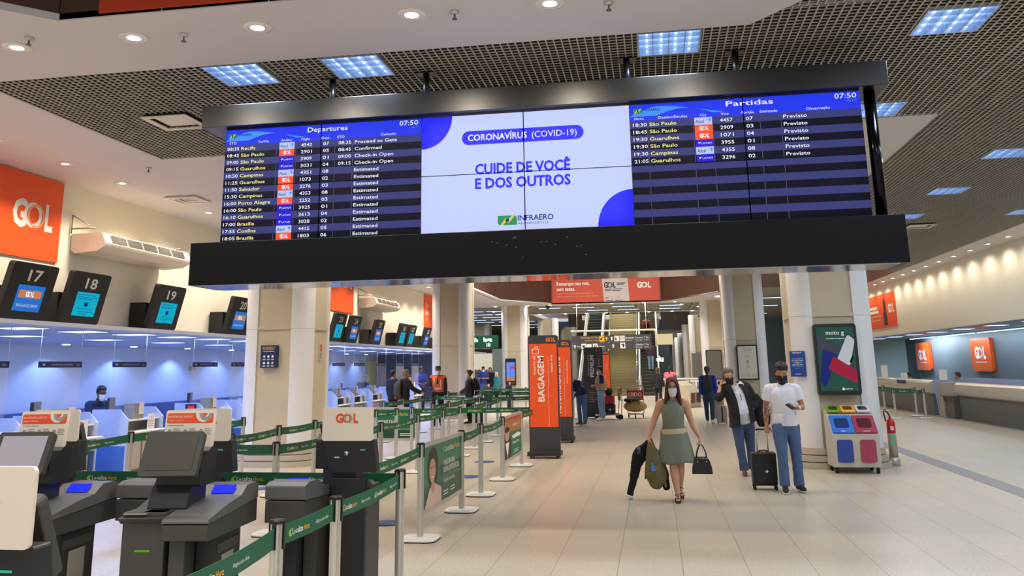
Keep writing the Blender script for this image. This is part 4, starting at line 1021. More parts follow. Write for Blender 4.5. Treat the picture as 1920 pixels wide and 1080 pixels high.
# ================================================================== SELF-SERVICE KIOSKS
LCD = glow('kiosk_lcd', (24, 44, 255), 1.0)
KBLK = mat('kiosk_black', (26, 26, 26), .5)
XP = Matrix(((0, 0, 1, 0), (1, 0, 0, 0), (0, 1, 0, 0), (0, 0, 0, 1)))      # profile (y,z) pushed along x
XZ = Matrix(((1, 0, 0, 0), (0, 0, 1, 0), (0, 1, 0, 0), (0, 0, 0, 1)))      # profile (x,z) pushed along y
def kiosk_shell(t, dp):
    b = MB(); b.box(-.25, .03, .02, dp, 0, .93, 0); b.build('body', CHAR, t, bevel=.008)
    tray = MB(); tray.prism([(-.03, .90), (.2, .92), (dp - .01, .985), (dp, .93), (.02, .86)], -.26, .035, 0, XP); tray.build('paper_tray', CHAR, t, bevel=.006)
    tl = MB(); tl.box(-.24, -.09, .0, .14, .918, .924, 0); tl.box(-.12, .02, .03, .13, .918, .93, 1); tl.build('tray_plates', [mat('tray_beige', (150, 144, 128), .45), CHARD], t)
    x0, x1 = .04, .33
    w = MB(); w.prism([(-.04, .765), (.82, .75), (.82, .90), (.30, .875), (-.04, .865)], x0, x1, 0, XP); w.build('printer_lower', CHAR, t, bevel=.012)
    w = MB(); w.prism([(-.05, .868), (.30, .88), (.82, .905), (.82, 1.0), (.76, 1.02), (.60, 1.02), (.50, .965), (.28, .945), (-.04, .895)], x0 - .005, x1 + .005, 0, XP); w.build('printer_lid', mat('lid_grey', (92, 90, 90), .42), t, bevel=.012)
    p = MB(); p.box(x0 + .02, x0 + .12, .03, .52, 0, .78, 0); p.box(x0 + .13, x1 - .04, .18, .62, 0, .77, 1); p.box(x1 - .04, x1 - .034, .30, .50, .38, .62, 2); p.box(x1 - .05, x1 - .033, .22, .58, .64, .70, 0); p.build('printer_plinth', [CHAR, CHARD, mat('plinth_panel', (140, 136, 128), .5)], t, bevel=.004)
    l = MB(); F = Fr((x0 + .05, .50, .967), (1, 0, 0), (0, .72, .5)); l.quad(F, .02, .18, .012, .095, .003, 0); l.build('status_display', LCD, t)
    g = MB(); F = Fr((-.25, .02, 0), (1, 0, 0), (0, 0, 1)); g.poly(F, rrect(.10, .012, .005, 3, .14, .70), .002, 0); g.build('slot_light', glow('green_slot', (90, 190, 30), .7), t)
    n = MB(); n.prism([(.15, .93), (dp - .01, .93), (dp - .01, 1.2), (dp - .1, 1.2), (.18, 1.02)], -.16, .10, 0, XP); n.build('neck', CHARD, t, bevel=.006)
    h = MB(); h.prism([(.22, 1.06), (dp, 1.06), (dp, 1.27), (dp - .06, 1.32), (.2, 1.2)], -.14, .16, 0, XP); h.build('rear_housing', KBLK, t, bevel=.01)
    tilt = math.radians(24); ey = Vector((0, math.sin(tilt), math.cos(tilt))); F = Fr((-.22, .10, 1.14), (1, 0, 0), ey)
    s = MB(); s.slab(F, rrect(.39, .295, .02, 3, .195, .1475), -.05, 0, 0); s.build('screen_frame', CHAR, t, bevel=.008)
    return F
def make_kiosk_front(lit):
    t = thing('check_in_kiosk', 'x', 'kiosk'); F = kiosk_shell(t, .46)
    s = MB(); s.quad(F, .036, .354, .036, .266, .003, 0); s.build('screen', glow('lit_white_screen', (218, 208, 214), .55) if lit else mat('dark_screen', (70, 66, 58), .3), t)
    F2_ = Fr((-.17, .33, 1.30), (1, 0, 0), (0, .14, .99)); F2 = lambda u, v, d=0: F2_(u * .84, v * .90, d); p = MB(); p.slab(F2, rrect(.42, .27, .015, 3, .21, .135), -.006, 0, 0)
    p.poly(F2, rrect(.385, .075, .012, 3, .205, .21), .001, 1)
    p.text(F2, 'ENCONTRE FÁCIL, DESPACHE', .022, .215, .014, 0, 'l', .01, width=.2, d=.002, res=1); p.text(F2, 'bagagem e embarque', .022, .19, .011, 0, 'l', 0, width=.13, d=.002, res=1)
    def arc(cu, cv, r0, r1, d, m):
        pts = [(cu + r1 * math.cos(a), cv + r1 * math.sin(a)) for a in [math.pi + math.pi * i / 12 for i in range(13)]] + [(cu + r0 * math.cos(a), cv + r0 * math.sin(a)) for a in [2 * math.pi - math.pi * i / 12 for i in range(13)]]
        for i in range(12): p.poly(F2, [pts[i], pts[i + 1], pts[24 - i], pts[25 - i]], d, m)
    arc(.315, .247, .03, .066, .002, 0); arc(.335, .247, .028, .056, .0025, 2)
    p.quad(F2, .02, .16, .155, .161, .001, 2)
    for k in range(3):
        x = .025 + .13 * k; p.disc(F2, x + .02, .115, .016, .001, 2, 10); p.disc(F2, x + .02, .098, .012, .002, 3, 8)
        for j in range(4): p.quad(F2, x + .05, x + .11 - .01 * (j % 2), .09 + .013 * j, .096 + .013 * j, .001, 2)
    p.build('instruction_sign', [CREAM, TORANGE, TGREY, RED], t)
    return t
def make_kiosk_back():
    t = thing('check_in_kiosk', 'x', 'kiosk'); kiosk_shell(t, .34)
    b = MB(); b.box(-.25, .02, .34, .37, .10, 1.0, 0); b.build('service_door', KBLK, t, bevel=.006)
    # tapered rear cover with lock below the sign
    b = MB(); b.prism([(-.315, 1.275), (.09, 1.275), (.03, 1.04), (-.34, 1.04)][::-1], .30, .385, 0, XZ); b.build('rear_cover', KBLK, t, bevel=.008)
    F3 = Fr((.09, .40, 1.27), (-1, 0, 0), (0, 0, 1)); p = MB(); p.slab(F3, rrect(.40, .245, .018, 4, .20, .1225), -.015, 0, 0); p.build('sign_board', CREAM, t)
    p = MB(); gol(p, F3, .195, .165, .062, 0, 1, .003, w=.18); p.build('sign_lettering', [TORANGE, TGREY], t)
    k = MB(); k.cyl((-.10, .385, 1.18), (-.10, .393, 1.18), .018, n=16); k.box(-.05, -.01, .386, .391, 1.145, 1.155); k.build('lock', STEEL, t)
    l = MB(); l.box(-.25, -.21, .3855, .389, 1.2, 1.207); l.build('indicator', glow('teal_led', (70, 190, 160), .8), t)
    return t
KF = make_kiosk_front(False); KF.location = (-3.13, 5.22, 0); KF.rotation_euler.z = .10; KF['label'] = 'grey check-in kiosk with dark switched off screen below an orange instruction sign'
KL = make_kiosk_front(True); KL.location = (-4.24, 5.22, 0); KL.rotation_euler.z = .10; KL['label'] = 'grey check-in kiosk with lit pale screen below an orange instruction sign'
KB = make_kiosk_back(); KB.location = (-2.43, 6.76, 0); KB.rotation_euler.z = math.pi; KB['label'] = 'tall black kiosk seen from behind with cream airline sign, beside the corner post'
dup(KB, (-3.58, 6.76, 0), 'black kiosk seen from behind, hidden behind the kiosk with the dark screen', math.pi); dup(KB, (-4.88, 6.76, 0), 'black kiosk seen from behind, hidden behind the kiosk with the lit pale screen', math.pi)
dup(KB, (-2.24, 2.90, 0), 'nearest black kiosk at the left picture edge, only its cream sign board and back showing', math.pi)

# ================================================================== TOTEMS
def totem(x, y, w, h, lab, draw, mats, base=True, rz=0.0, dpt=.10):
    t = thing('totem_sign', lab, 'totem', (x, y, 0), rz)
    b = MB(); F = Fr((-w / 2, -dpt / 2, .10), (1, 0, 0), (0, 0, 1))
    b.slab(F, [(0, 0), (w, 0)] + rrect(w, h - .1, .05, 5, w / 2, (h - .1) / 2)[:12], -dpt, 0, 0); b.build('body', CHART, t)
    s = MB(); draw(s, F, w, h - .1); s.build('graphic', mats, t)
    if base:
        p = MB(); p.box(-w / 2 - .03, w / 2 + .02, -.22, .22, .05, .13); p.build('foot', CHARD, t, bevel=.01)
        c = MB()
        for sx in (-1, 1):
            for sy in (-1, 1): c.cyl((sx * w * .42 - .015, sy * .18, .03), (sx * w * .42 + .015, sy * .18, .03), .03, n=12)
        c.build('caster', RUBBER, t)
    return t
CHART = mat('totem_charcoal', (58, 58, 66), .4)
def tot_or(word, small, eng):
    def draw(s, F, w, h):
        s.quad(F, .025, w - .025, h * .215, h * .925, .002, 0)
        gol(s, F, w * .76, h * .962, .075, 2, 2, .003, w=.2)
        s.poly(F, rrect(.145, .105, .02, 3, w * .25, h * .86), .003, 1); s.poly(F, rrect(.11, .075, .01, 3, w * .25, h * .858), .004, 0); s.ringflat(F, w * .28, h * .89, .02, .032, .005, 1, 16); s.quad(F, w * .1, w * .4, h * .82, h * .823, .003, 1)
        s.text(F, word, w * .52, h * .43, .125, 1, 'l', .02, width=h * .39, d=.003, rot=math.pi / 2)
        s.text(F, small, w * .24, h * .655, .05, 1, 'l', .005, width=h * .16, d=.003, rot=math.pi / 2)
        s.text(F, eng, w * .80, h * .68, .04, 1, 'l', 0, width=h * .15, d=.003, rot=math.pi / 2)
        for k in range(60): s.quad(F, w * .655, w * .67, h * (.225 + .0098 * k), h * (.229 + .0098 * k), .003, 1)
    return draw
TM = [ORANGE, TWHITE, mat('logo_orange', (236, 130, 40), .4)]
totem(-2.25, 17.6, .62, 2.42, 'tall orange baggage drop totem with white upright lettering, nearest beside the walkway', tot_or('BAGAGEM', 'despacho de', 'baggage drop'), TM)
def tot_auto(s, F, w, h):
    s.quad(F, .025, w - .025, h * .215, h * .925, .002, 0); gol(s, F, w * .76, h * .962, .075, 2, 2, .003, w=.2)
    s.text(F, 'AUTOATENDIMENTO', w * .55, h * .25, .12, 1, 'l', .02, width=h * .58, d=.003, rot=math.pi / 2); s.text(F, 'self check-in autonomous', w * .84, h * .55, .04, 1, 'l', 0, width=h * .24, d=.003, rot=math.pi / 2)
    for k in range(60): s.quad(F, w * .69, w * .705, h * (.225 + .0098 * k), h * (.229 + .0098 * k), .003, 1)
totem(-2.31, 21.1, .62, 2.42, 'orange self-service totem standing right behind the baggage drop totem', tot_auto, TM)
def tot_prem(s, F, w, h):
    s.quad(F, .03, w - .03, h * .13, h * .90, .002, 0); gol(s, F, w * .76, h * .955, .06, 1, 1, .003, w=.18)
    s.text(F, 'PREMIUM', w * .52, h * .56, .13, 2, 'l', .03, width=h * .32, d=.003, rot=math.pi / 2); s.text(F, 'atendimento ao cliente', w * .25, h * .58, .04, 2, 'l', 0, width=h * .3, d=.003, rot=math.pi / 2); s.text(F, 'customer service', w * .82, h * .6, .035, 2, 'l', 0, width=h * .24, d=.003, rot=math.pi / 2)
    for k in range(7): s.quad(F, w * .2, w * (.5 + .15 * (k % 3)), h * (.2 + .026 * k), h * (.21 + .026 * k), .003, 3)
totem(-2.12, 30.45, .66, 2.42, 'dark grey premium service totem with white upright lettering', tot_prem, [mat('premium_grey', (66, 60, 64), .4), mat('logo_brown', (180, 100, 50), .4), TWHITE, TGREY], dpt=.2)
totem(-1.95, 33.2, .55, 2.35, 'orange totem partly hidden behind the dark premium totem', tot_or('CHECK-IN', 'balcao', 'check-in'), TM)
t = thing('menu_stand', 'small red and white stand at the left edge of the baggage totem', 'stand', (-3.3, 24.6, 0)); MB().box(-.2, .2, -.02, .02, .45, 1.05, 0).build('board', ORANGED, t); MB().cyl((0, .04, 0), (0, .04, .9), .02).box(-.15, .15, -.12, .14, 0, .02).build('stand', ALU, t)

# ================================================================== NEAR RIGHT COLUMN: display, poster, bins, extinguisher
CX, CY = 3.16, 16.6
t = thing('advert_display', 'upright black framed phone advert display on the right column', 'display', (3.14, 15.80, 1.23))
F = Fr((-.36, 0, 0), (1, 0, 0), (0, 0, 1)); W, Hh = .72, 1.22
b = MB(); b.slab(F, rrect(W, Hh, .05, 5, W / 2, Hh / 2), -.07, .03); b.build('frame', BLACK, t, bevel=.008)
s = MB(); s.quad(F, .05, W - .05, .07, Hh - .06, .032, 0)
def phone(cx, cy, w, h, a, m, cam_=True):
    ca, sa = math.cos(a), math.sin(a); pts = [(cx + x * ca - y * sa, cy + x * sa + y * ca) for x, y in rrect(w, h, .035, 4)]
    pts = [(min(W - .05, max(.05, x)), min(Hh - .06, max(.07, y))) for x, y in pts]; s.poly(F, pts, .034 + .001 * m, m)
phone(.22, .78, .26, .60, 1.05, 1); phone(.14, .46, .26, .60, -.42, 2); phone(.56, .76, .23, .48, -.45, 3); phone(.52, .42, .24, .60, 1.12, 4)
pp = [(.60 + x * math.cos(-.45) - y * math.sin(-.45), .60 + x * math.sin(-.45) + y * math.cos(-.45)) for x, y in rrect(.035, .12, .016, 3)]; s.poly(F, pp, .045, 5)
s.text(F, 'moto g', W * .5, Hh * .845, .075, 6, 'c', .0, width=.30, d=.036); s.text(F, 'a escolha inteligente', W * .5, Hh * .785, .018, 6, 'c', .01, width=.32, d=.036)
s.disc(F, .42, .105, .022, .046, 6, 16); s.text(F, 'M', .42, .096, .018, 0, 'c', .02, d=.047); s.text(F, 'motorola', .45, .096, .022, 6, 'l', .01, d=.046)
s.build('screen', [glow('ad_screen_green', (46, 84, 72), .8), glow('ad_grey', (72, 74, 84), .75), glow('ad_blue', (36, 48, 122), .75), glow('ad_silver', (196, 198, 206), .8), glow('ad_red', (164, 38, 66), .8), glow('ad_black', (12, 12, 14), .4), glow('ad_white', (235, 240, 240), .95)], t)
t = thing('wall_poster', 'small blue notice poster on the left corner of the right column', 'poster', (2.50, 15.925, 1.55), math.radians(-14)); m_ = MB(); F = Fr((-.13, 0, 0), (1, 0, 0), (0, 0, 1)); m_.slab(F, [(0, 0), (.26, 0), (.26, .44), (0, .44)], -.04, 0.02, 0)
m_.text(F, 'O uso de máscara', .13, .30, .018, 1, 'c', .01, width=.19, d=.022, res=1); m_.text(F, 'proteção facial', .13, .265, .022, 1, 'c', .02, width=.19, d=.022, res=1); m_.text(F, 'é exigido o', .13, .23, .022, 1, 'c', .02, width=.15, d=.022, res=1); m_.text(F, 'distanciamento', .13, .195, .022, 1, 'c', .02, width=.19, d=.022, res=1)
m_.quad(F, .04, .2, .17, .176, .022, 2); m_.quad(F, .08, .16, .14, .146, .022, 2); m_.text(F, 'INFRAERO', .13, .40, .022, 1, 'c', .02, d=.022, res=1); m_.text(F, 'INFRAERO', .13, .035, .016, 1, 'c', .0, d=.022, res=1)
m_.build('sheet', [mat('poster_blue', (24, 66, 150), .4), TWHITE, mat('poster_pale', (120, 160, 220), .5)], t)
# recycling station
t = thing('recycling_bin', 'grey five bin recycling station with coloured lids in front of the right column', 'recycling bin', (3.20, 15.50, 0))
c = MB(); M = Matrix(((0, 0, 1, 0), (1, 0, 0, 0), (0, 1, 0, 0), (0, 0, 0, 1)))
prof = [(-.30, .10), (.26, .10), (.26, 1.0), (.02, .93), (-.24, .72), (-.33, .62)]
c.prism(prof, -.37, .37, 0, M); c.build('cabinet', mat('bin_grey', (190, 184, 170), .4), t, bevel=.012)
def lid(x0, x1, y0, z0, y1, z1, col, nm, word):
    F = Fr((x0, y0, z0), (1, 0, 0), (0, y1 - y0, z1 - z0)); w = x1 - x0; h = math.hypot(y1 - y0, z1 - z0)
    m = MB(); o_ = rrect(w - .012, h - .01, .012, 3, w / 2, h / 2); m.slab(F, o_, 0, .018, 0); m.poly(F, rrect(w * .62, h * .55, .045, 5, w / 2, h * .55), .020, 1); m.ringflat
    m.text(F, word, w * .5, h * .06, .018, 2, 'c', .02, d=.021, res=1); return m.build(nm, [col, mat(nm + '_mouth', tuple(int(v * .55) for v in {'blue_lid': (40, 90, 190), 'red_lid': (150, 40, 70), 'green_lid': (90, 140, 40), 'yellow_lid': (180, 140, 60), 'white_lid': (60, 60, 64)}[nm]), .3), TWHITE], t)
lid(-.36, 0, -.335, .64, -.04, .90, mat('bin_blue', (44, 108, 200), .4), 'blue_lid', 'PAPEL'); lid(0, .36, -.335, .64, -.04, .90, mat('bin_red', (150, 46, 74), .4), 'red_lid', 'PLÁSTICO')
for k, (cn, nm, col, wd) in enumerate((('g', 'green_lid', (120, 148, 50), 'VIDRO'), ('y', 'yellow_lid', (230, 170, 60), 'METAL'), ('w', 'white_lid', (206, 202, 210), 'LIXO'))):
    lid(-.36 + .24 * k, -.12 + .24 * k, 0.0, .95, .24, 1.05, mat('bin_' + nm, col, .4), nm, wd)
for nm, x, col in (('blue_window', -.18, (36, 66, 150)), ('red_window', .18, (160, 60, 84))):
    F = Fr((x, -.315, .36), (1, 0, 0), (0, 0, 1)); m = MB(); m.slab(F, rrect(.25, .36, .04, 5, 0, 0), -.02, .012, 0); m.build(nm, mat(nm, col, .35, noise=.3, nscale=9, bump=.4), t)
for sx in (-.32, .32):
    for sy in (-.24, .2): MB().cyl((sx - .02, sy, .045), (sx + .02, sy, .045), .045, n=14).box(sx - .012, sx + .012, sy - .012, sy + .012, .045, .11).build('caster', RUBBER, t)
# fire extinguisher in its floor stand
t = thing('fire_extinguisher', 'red fire extinguisher in a steel floor stand beside the right column', 'fire extinguisher', (4.08, 16.45, 0)); t.scale = (.86, .86, .88)
MB().lathe([(.0, 0), (.11, 0), (.11, .15), (.095, .155)], 20, 0).build('foot', ALU, t); MB().lathe([(.085, .15), (.085, .62), (.0, .62)], 20, 0).build('stand_tube', mat('stand_metal', (186, 178, 160), .4, .6), t)
MB().lathe([(.082, .5), (.082, .80), (.07, .86), (.03, .9), (.025, .94), (0, .94)], 20, 0).build('cylinder', RED, t)
MB().tube([(0, 0, .94), (-.04, 0, 1.02), (-.10, 0, 1.08), (-.12, -.02, 1.0), (-.10, -.05, .85)], .014, 8).build('hose', RUBBER, t)
F = Fr((-.045, -.0895, .38), (1, 0, 0), (0, 0, 1)); m_ = MB(); m_.poly(F, rrect(.09, .24, .04, 5, .045, .12), .0, 0); m_.build('green_tag', mat('tag_green', (110, 176, 140), .5), t); m_ = MB(); m_.quad(Fr((-.035, -.084, .68), (1, 0, 0), (0, 0, 1)), 0, .07, 0, .08, .0, 0); m_.build('label_plate', mat('tag_red_white', (226, 200, 190), .5), t)

t = thing('wall_notice', 'small red and grey notice on the right hand face of the near left column', 'notice', (-6.692, 16.55, 1.98)); m_ = MB(); F = Fr((0, 0, 0), (0, 1, 0), (0, 0, 1)); m_.slab(F, [(0, 0), (.2, 0), (.2, .36), (0, .36)], -.03, .012, 0); m_.ringflat(F, .1, .25, .04, .07, .014, 1); m_.quad(F, .03, .17, .04, .14, .014, 2); m_.build('sheet', [mat('notice_beige', (196, 184, 160), .6), RED, TGREY], t)
# posters on other columns
def col_poster(x, y, z0, w, h, lab, inner, draw=None, name='wall_poster', cat='poster', mats=None):
    t = thing(name, lab, cat, (x, y, z0)); F = Fr((-w / 2, 0, 0), (1, 0, 0), (0, 0, 1))
    b = MB(); b.slab(F, rrect(w, h, .02, 2, w / 2, h / 2), -.03, .03, 0); b.build('frame', BLACK, t)
    s = MB(); s.quad(F, .045, w - .045, .05, h - .05, .032, 0)
    if draw: draw(s, F, w, h)
    s.build('print', mats or [inner], t); return t
def orla(s, F, w, h):
    s.text(F, 'Orla', w * .5, h * .84, .085, 1, 'c', 0, width=w * .42, d=.034); s.text(F, 'RIO', w * .5, h * .64, .07, 2, 'c', .02, width=w * .22, d=.034)
    s.poly(F, [(w * .46, h * .46), (w * .54, h * .46), (w * .56, h * .56), (w * .44, h * .56)], .034, 3); s.ringflat(F, w * .5, h * .38, .035, .05, .034, 4, 16)
    for x in (.24, .5, .76):
        for y in (.1, .13, .17): s.quad(F, w * (x - .09), w * (x + .09), h * y, h * y + .012, .034, 1)
col_poster(3.14, 30.5, 1.23, .70, 1.18, 'white framed drinks poster on the second right column', None, orla, mats=[mat('poster_white', (216, 212, 202), .5), TGREY, mat('p_green', (150, 190, 130), .5), mat('p_coral', (220, 140, 110), .5), mat('p_bluegrey', (130, 160, 190), .5)])
col_poster(3.0, 45.2, .98, .8, 1.5, 'switched off dark grey display on the third right column', mat('off_screen', (94, 92, 84), .3), name='advert_display', cat='display')
t = thing('advert_display', 'second switched off display standing right of the escalator, seen edge on', 'display', (2.35, 47.6, .9), .5); MB().box(-.4, .4, -.06, .06, 0, 1.45).build('frame', mat('off_grey', (120, 118, 112), .4), t)
def tvk(s, F, w, h):
    s.quad(F, .06, w - .06, h * .16, h * .86, .034, 1); s.quad(F, .06, w - .06, h * .16, h * .28, .035, 2); s.quad(F, w * .45, w * .92, h * .62, h * .70, .036, 3); s.quad(F, w * .45, w * .47, h * .2, h * .62, .036, 4)
    for k in range(5): s.disc(F, w * (.18 + .16 * k), h * .08, .022, .034, 5, 10)
col_poster(-7.53, 45.2, .84, .56, 1.38, 'lit blue upright advert screen on the third left column', None, tvk, 'advert_display', 'display', [BLACK, glow('tv_blue', (110, 150, 255), .9), glow('tv_sand', (214, 140, 90), .8), glow('tv_red', (220, 70, 40), .8), S_NAVY, TGREY])
def insp(s, F, w, h):
    s.quad(F, .0, w, 0, h, .031, 0); s.text(F, 'PROCEDIMENTOS', w * .5, h * .88, .026, 1, 'c', .015, width=w * .8, d=.034, res=1); s.text(F, 'DE INSPEÇÃO', w * .5, h * .79, .03, 1, 'c', .015, width=w * .74, d=.034, res=1); s.quad(F, w * .15, w * .85, h * .71, h * .725, .034, 2)
    for j in range(2):
        for i in range(3):
            x, y = w * (.24 + .26 * i), h * (.50 - .29 * j); s.disc(F, x, y, .024, .034, 2 if (i + j) % 3 else 3, 12); s.quad(F, x - .03, x + .03, y - .055, y - .048, .034, 2); s.quad(F, x - .025, x + .025, y - .068, y - .061, .034, 2)
t = thing('wall_poster', 'dark blue inspection poster on the front of the near left column', 'poster', (-7.42, 15.86, 1.85)); m_ = MB(); F = Fr((-.165, 0, 0), (1, 0, 0), (0, 0, 1)); m_.slab(F, rrect(.33, .43, .015, 2, .165, .215), -.08, .03, 0); insp(m_, F, .33, .43); m_.build('sheet', [mat('poster_navy', (18, 40, 84), .4), TYEL, TWHITE, PINKP], t)

# banner on the opening near the camera and on the far fascia
t = thing('fascia_banner', 'orange banner on the brown opening edge at the top left corner of the picture', 'banner', (-2.5, 6.545, 5.02)); MB().box(-2.36, 3.0, -.015, 0.005, 0, 1.6).build('sheet', ORANGED, t)
t = thing('fascia_banner', 'long orange banner with white writing on the brown far fascia under the board', 'banner', (-2.3, 44.87, 5.06)); F = Fr((-2.88, -.02, 0), (1, 0, 0), (0, 0, 1)); W = 5.62; Hh = 1.75
m_ = MB(); m_.box(-2.88, W - 2.88, -.02, .01, 0, Hh, 0); m_.poly(F, [(2.73, 0), (4.05, 0), (3.97, Hh), (2.60, Hh)], .002, 2)
m_.text(F, 'a Rio de Janeiro', .28, 1.2, .12, 1, 'l', 0, width=1.3, d=.004); m_.text(F, 'Remarque seu voo,', .24, .90, .19, 1, 'l', .02, width=1.75, d=.004); m_.text(F, 'sem taxas.', .24, .62, .19, 1, 'l', .02, width=.98, d=.004)
m_.text(F, 'Confira a flexibilização na política e', .24, .43, .085, 3, 'l', 0, width=1.9, d=.004); m_.text(F, 'todos os períodos em nossos canais digitais', .24, .28, .085, 3, 'l', 0, width=2.2, d=.004)
gol(m_, F, 3.05, .86, .28, 4, 4, .004, w=.62)
for x0, x1, y in ((3.42, 3.9, .93), (3.42, 3.8, .86), (2.78, 3.16, .62), (3.2, 3.7, .62), (2.78, 3.1, .54), (3.14, 3.6, .54), (2.80, 2.98, .17), (2.82, 3.2, .03), (3.3, 3.7, .03)): m_.quad(F, x0, x1, y, y + .04, .004, 4)
m_.text(F, 'G4 1096', 3.1, .15, .09, 5, 'l', 0, d=.004)
gol(m_, F, 4.83, .82, .28, 1, 1, .004, w=.72)
m_.build('sheet', [ORANGED, TWHITE, mat('banner_grey', (196, 188, 186), .5), mat('banner_peach', (236, 150, 120), .5), TBLACK, TGREY], t)
# ================================================================== TICKET OFFICE ON THE RIGHT
CGREY = mat('counter_grey', (98, 96, 90), .5); CMET = mat('counter_metal', (206, 198, 180), .28, .4)
def counter(x, y0, y1, lab, raised):
    t = thing('ticket_counter', lab, 'counter', (x, y0, 0)); L_ = y1 - y0
    M = Matrix(((1, 0, 0, 0), (0, 0, 1, 0), (0, 1, 0, 0), (0, 0, 0, 1)))
    b = MB(); b.prism([(.06, 0), (.06, .72), (.9, .72), (.9, 0)], 0, L_, 0, M); b.build('base', CGREY, t)
    r = [(.03, .70), (-.02, .74), (-.05, .82), (-.05, .95), (-.02, 1.04), (.06, 1.10), (.16, 1.12), (.5, 1.12), (.5, .70)]
    m = MB(); m.prism(r, -.02, L_ + .02, 0, M); m.build('bullnose_front', CMET, t)
    if raised:
        s = MB(); s.box(.16, .2, 0, L_, 1.1, 1.26, 0); s.box(.1, .9, L_, L_ + .06, 0, 1.2, 0); s.build('screen_edge', mat('counter_pale_blue', (156, 172, 214), .4), t)
    return t
counter(9.22, 20.5, 29.0, 'long metal edged ticket counter at the right picture edge', True)
counter(9.06, 31.0, 41.5, 'farther metal edged ticket counter behind the belt posts', False)
t = thing('counter_end_panel', 'pale blue end panel with a beige post closing the farther ticket counter', 'panel', (9.1, 30.4, 0)); MB().prism([(-.05, 0.62), (.0, .0), (.5, 0), (.5, 1.15), (-.1, 1.15)], 0, .05, 0, Matrix(((1, 0, 0, 0), (0, 0, 1, 0), (0, 1, 0, 0), (0, 0, 0, 1)))).build('panel', mat('counter_pale_blue', (156, 172, 214), .4), t)
MB().box(.0, .5, -.5, 0, 0, 1.08).build('post', mat('counter_beige', (176, 166, 146), .5), t); MB().box(-.1, .35, -1.3, -.5, .66, .69).box(.05, .4, -1.3, -.5, 0, .66).build('low_gate', CGREY, t)
def wall_sign(y, lab):
    t = thing('wall_sign', lab, 'sign', (13.2, y, 1.32)); W, Hh = 2.15, 1.32
    F = Fr((-.14, W / 2, 0), (0, -1, 0), (0, 0, 1)); b = MB(); b.slab(F, rrect(W, Hh, .14, 6, W / 2, Hh / 2), -.14, 0, 0); b.build('light_box', mat('sign_orange', (222, 86, 24), .25, coat=.5), t, bevel=.02)
    s = MB(); gol(s, F, W * .48, Hh * .56, .44, 0, 1, .004, w=1.15); s.quad(F, W * .2, W * .78, Hh * .27, Hh * .29, .003, 0); s.build('lettering', [mat('sign_white', (235, 230, 236), .4), mat('sign_violet', (120, 110, 150), .4)], t)
wall_sign(45.3, 'rounded orange airline sign on the dark ticket office wall, farther one'); wall_sign(37.6, 'rounded orange airline sign on the dark ticket office wall, nearer one')
t = thing('wall_notice', 'small pale notice on the teal tiled end wall of the ticket office', 'notice', (9.95, 48.49, 1.5)); MB().box(-.3, .3, -.02, 0, 0, .5).build('sheet', mat('notice_pale', (190, 206, 214), .5), t)
for i, (x, y, z0, hh, lab) in enumerate(((9.3, 30.3, 1.15, .34, 'upright white sheet on the ticket counter gap'), (9.4, 35.2, 1.12, .22, 'small white sheet on the farther ticket counter'), (9.3, 37.6, 1.12, .5, 'tall white card on the farther ticket counter'))):
    t = thing('counter_card', lab, 'card', (x, y, z0)); MB().box(-.12, .12, -.01, .01, 0, hh).build('card', PAPER, t)
for i, y in enumerate((34.2, 38.4)):
    t = thing('counter_tag', f'blue name strip on the metal front of the farther ticket counter, {["nearer", "farther"][i]} one', 'name strip', (9.0, y, .97)); MB().box(-.004, .012, -.55, .55, 0, .12).build('strip', NAVY, t)
PR = make_post(.92); PR.location = (8.35, 29.3, 0); PR['label'] = 'aluminium belt post in front of the ticket counter, right end of the near belt'; PR['group'] = 'ticket office posts'
for x, y, l in ((7.45, 29.3, 'left end of the near belt, beside the right column'), (8.45, 30.6, 'right end of the second belt'), (8.2, 33.6, 'in the middle behind the near belt'), (7.9, 37.0, 'left one behind the near belt'), (8.0, 39.5, 'farthest, next to the column edge')):
    dup(PR, (x, y, 0), 'belt post at the ticket counter, ' + l, group='ticket office posts')
for a, b_, l in (((7.45, 29.3), (8.35, 29.3), 'near one'), ((8.45, 30.6), (8.2, 33.6), 'side one'), ((8.2, 33.6), (7.9, 37.0), 'rear one'), ((7.45, 29.3), (7.9, 37.0), 'left one')):
    belt(a, b_, 'between the posts of the ticket office, ' + l, sag=.02, z=.885, hgt=.08, simple=True)

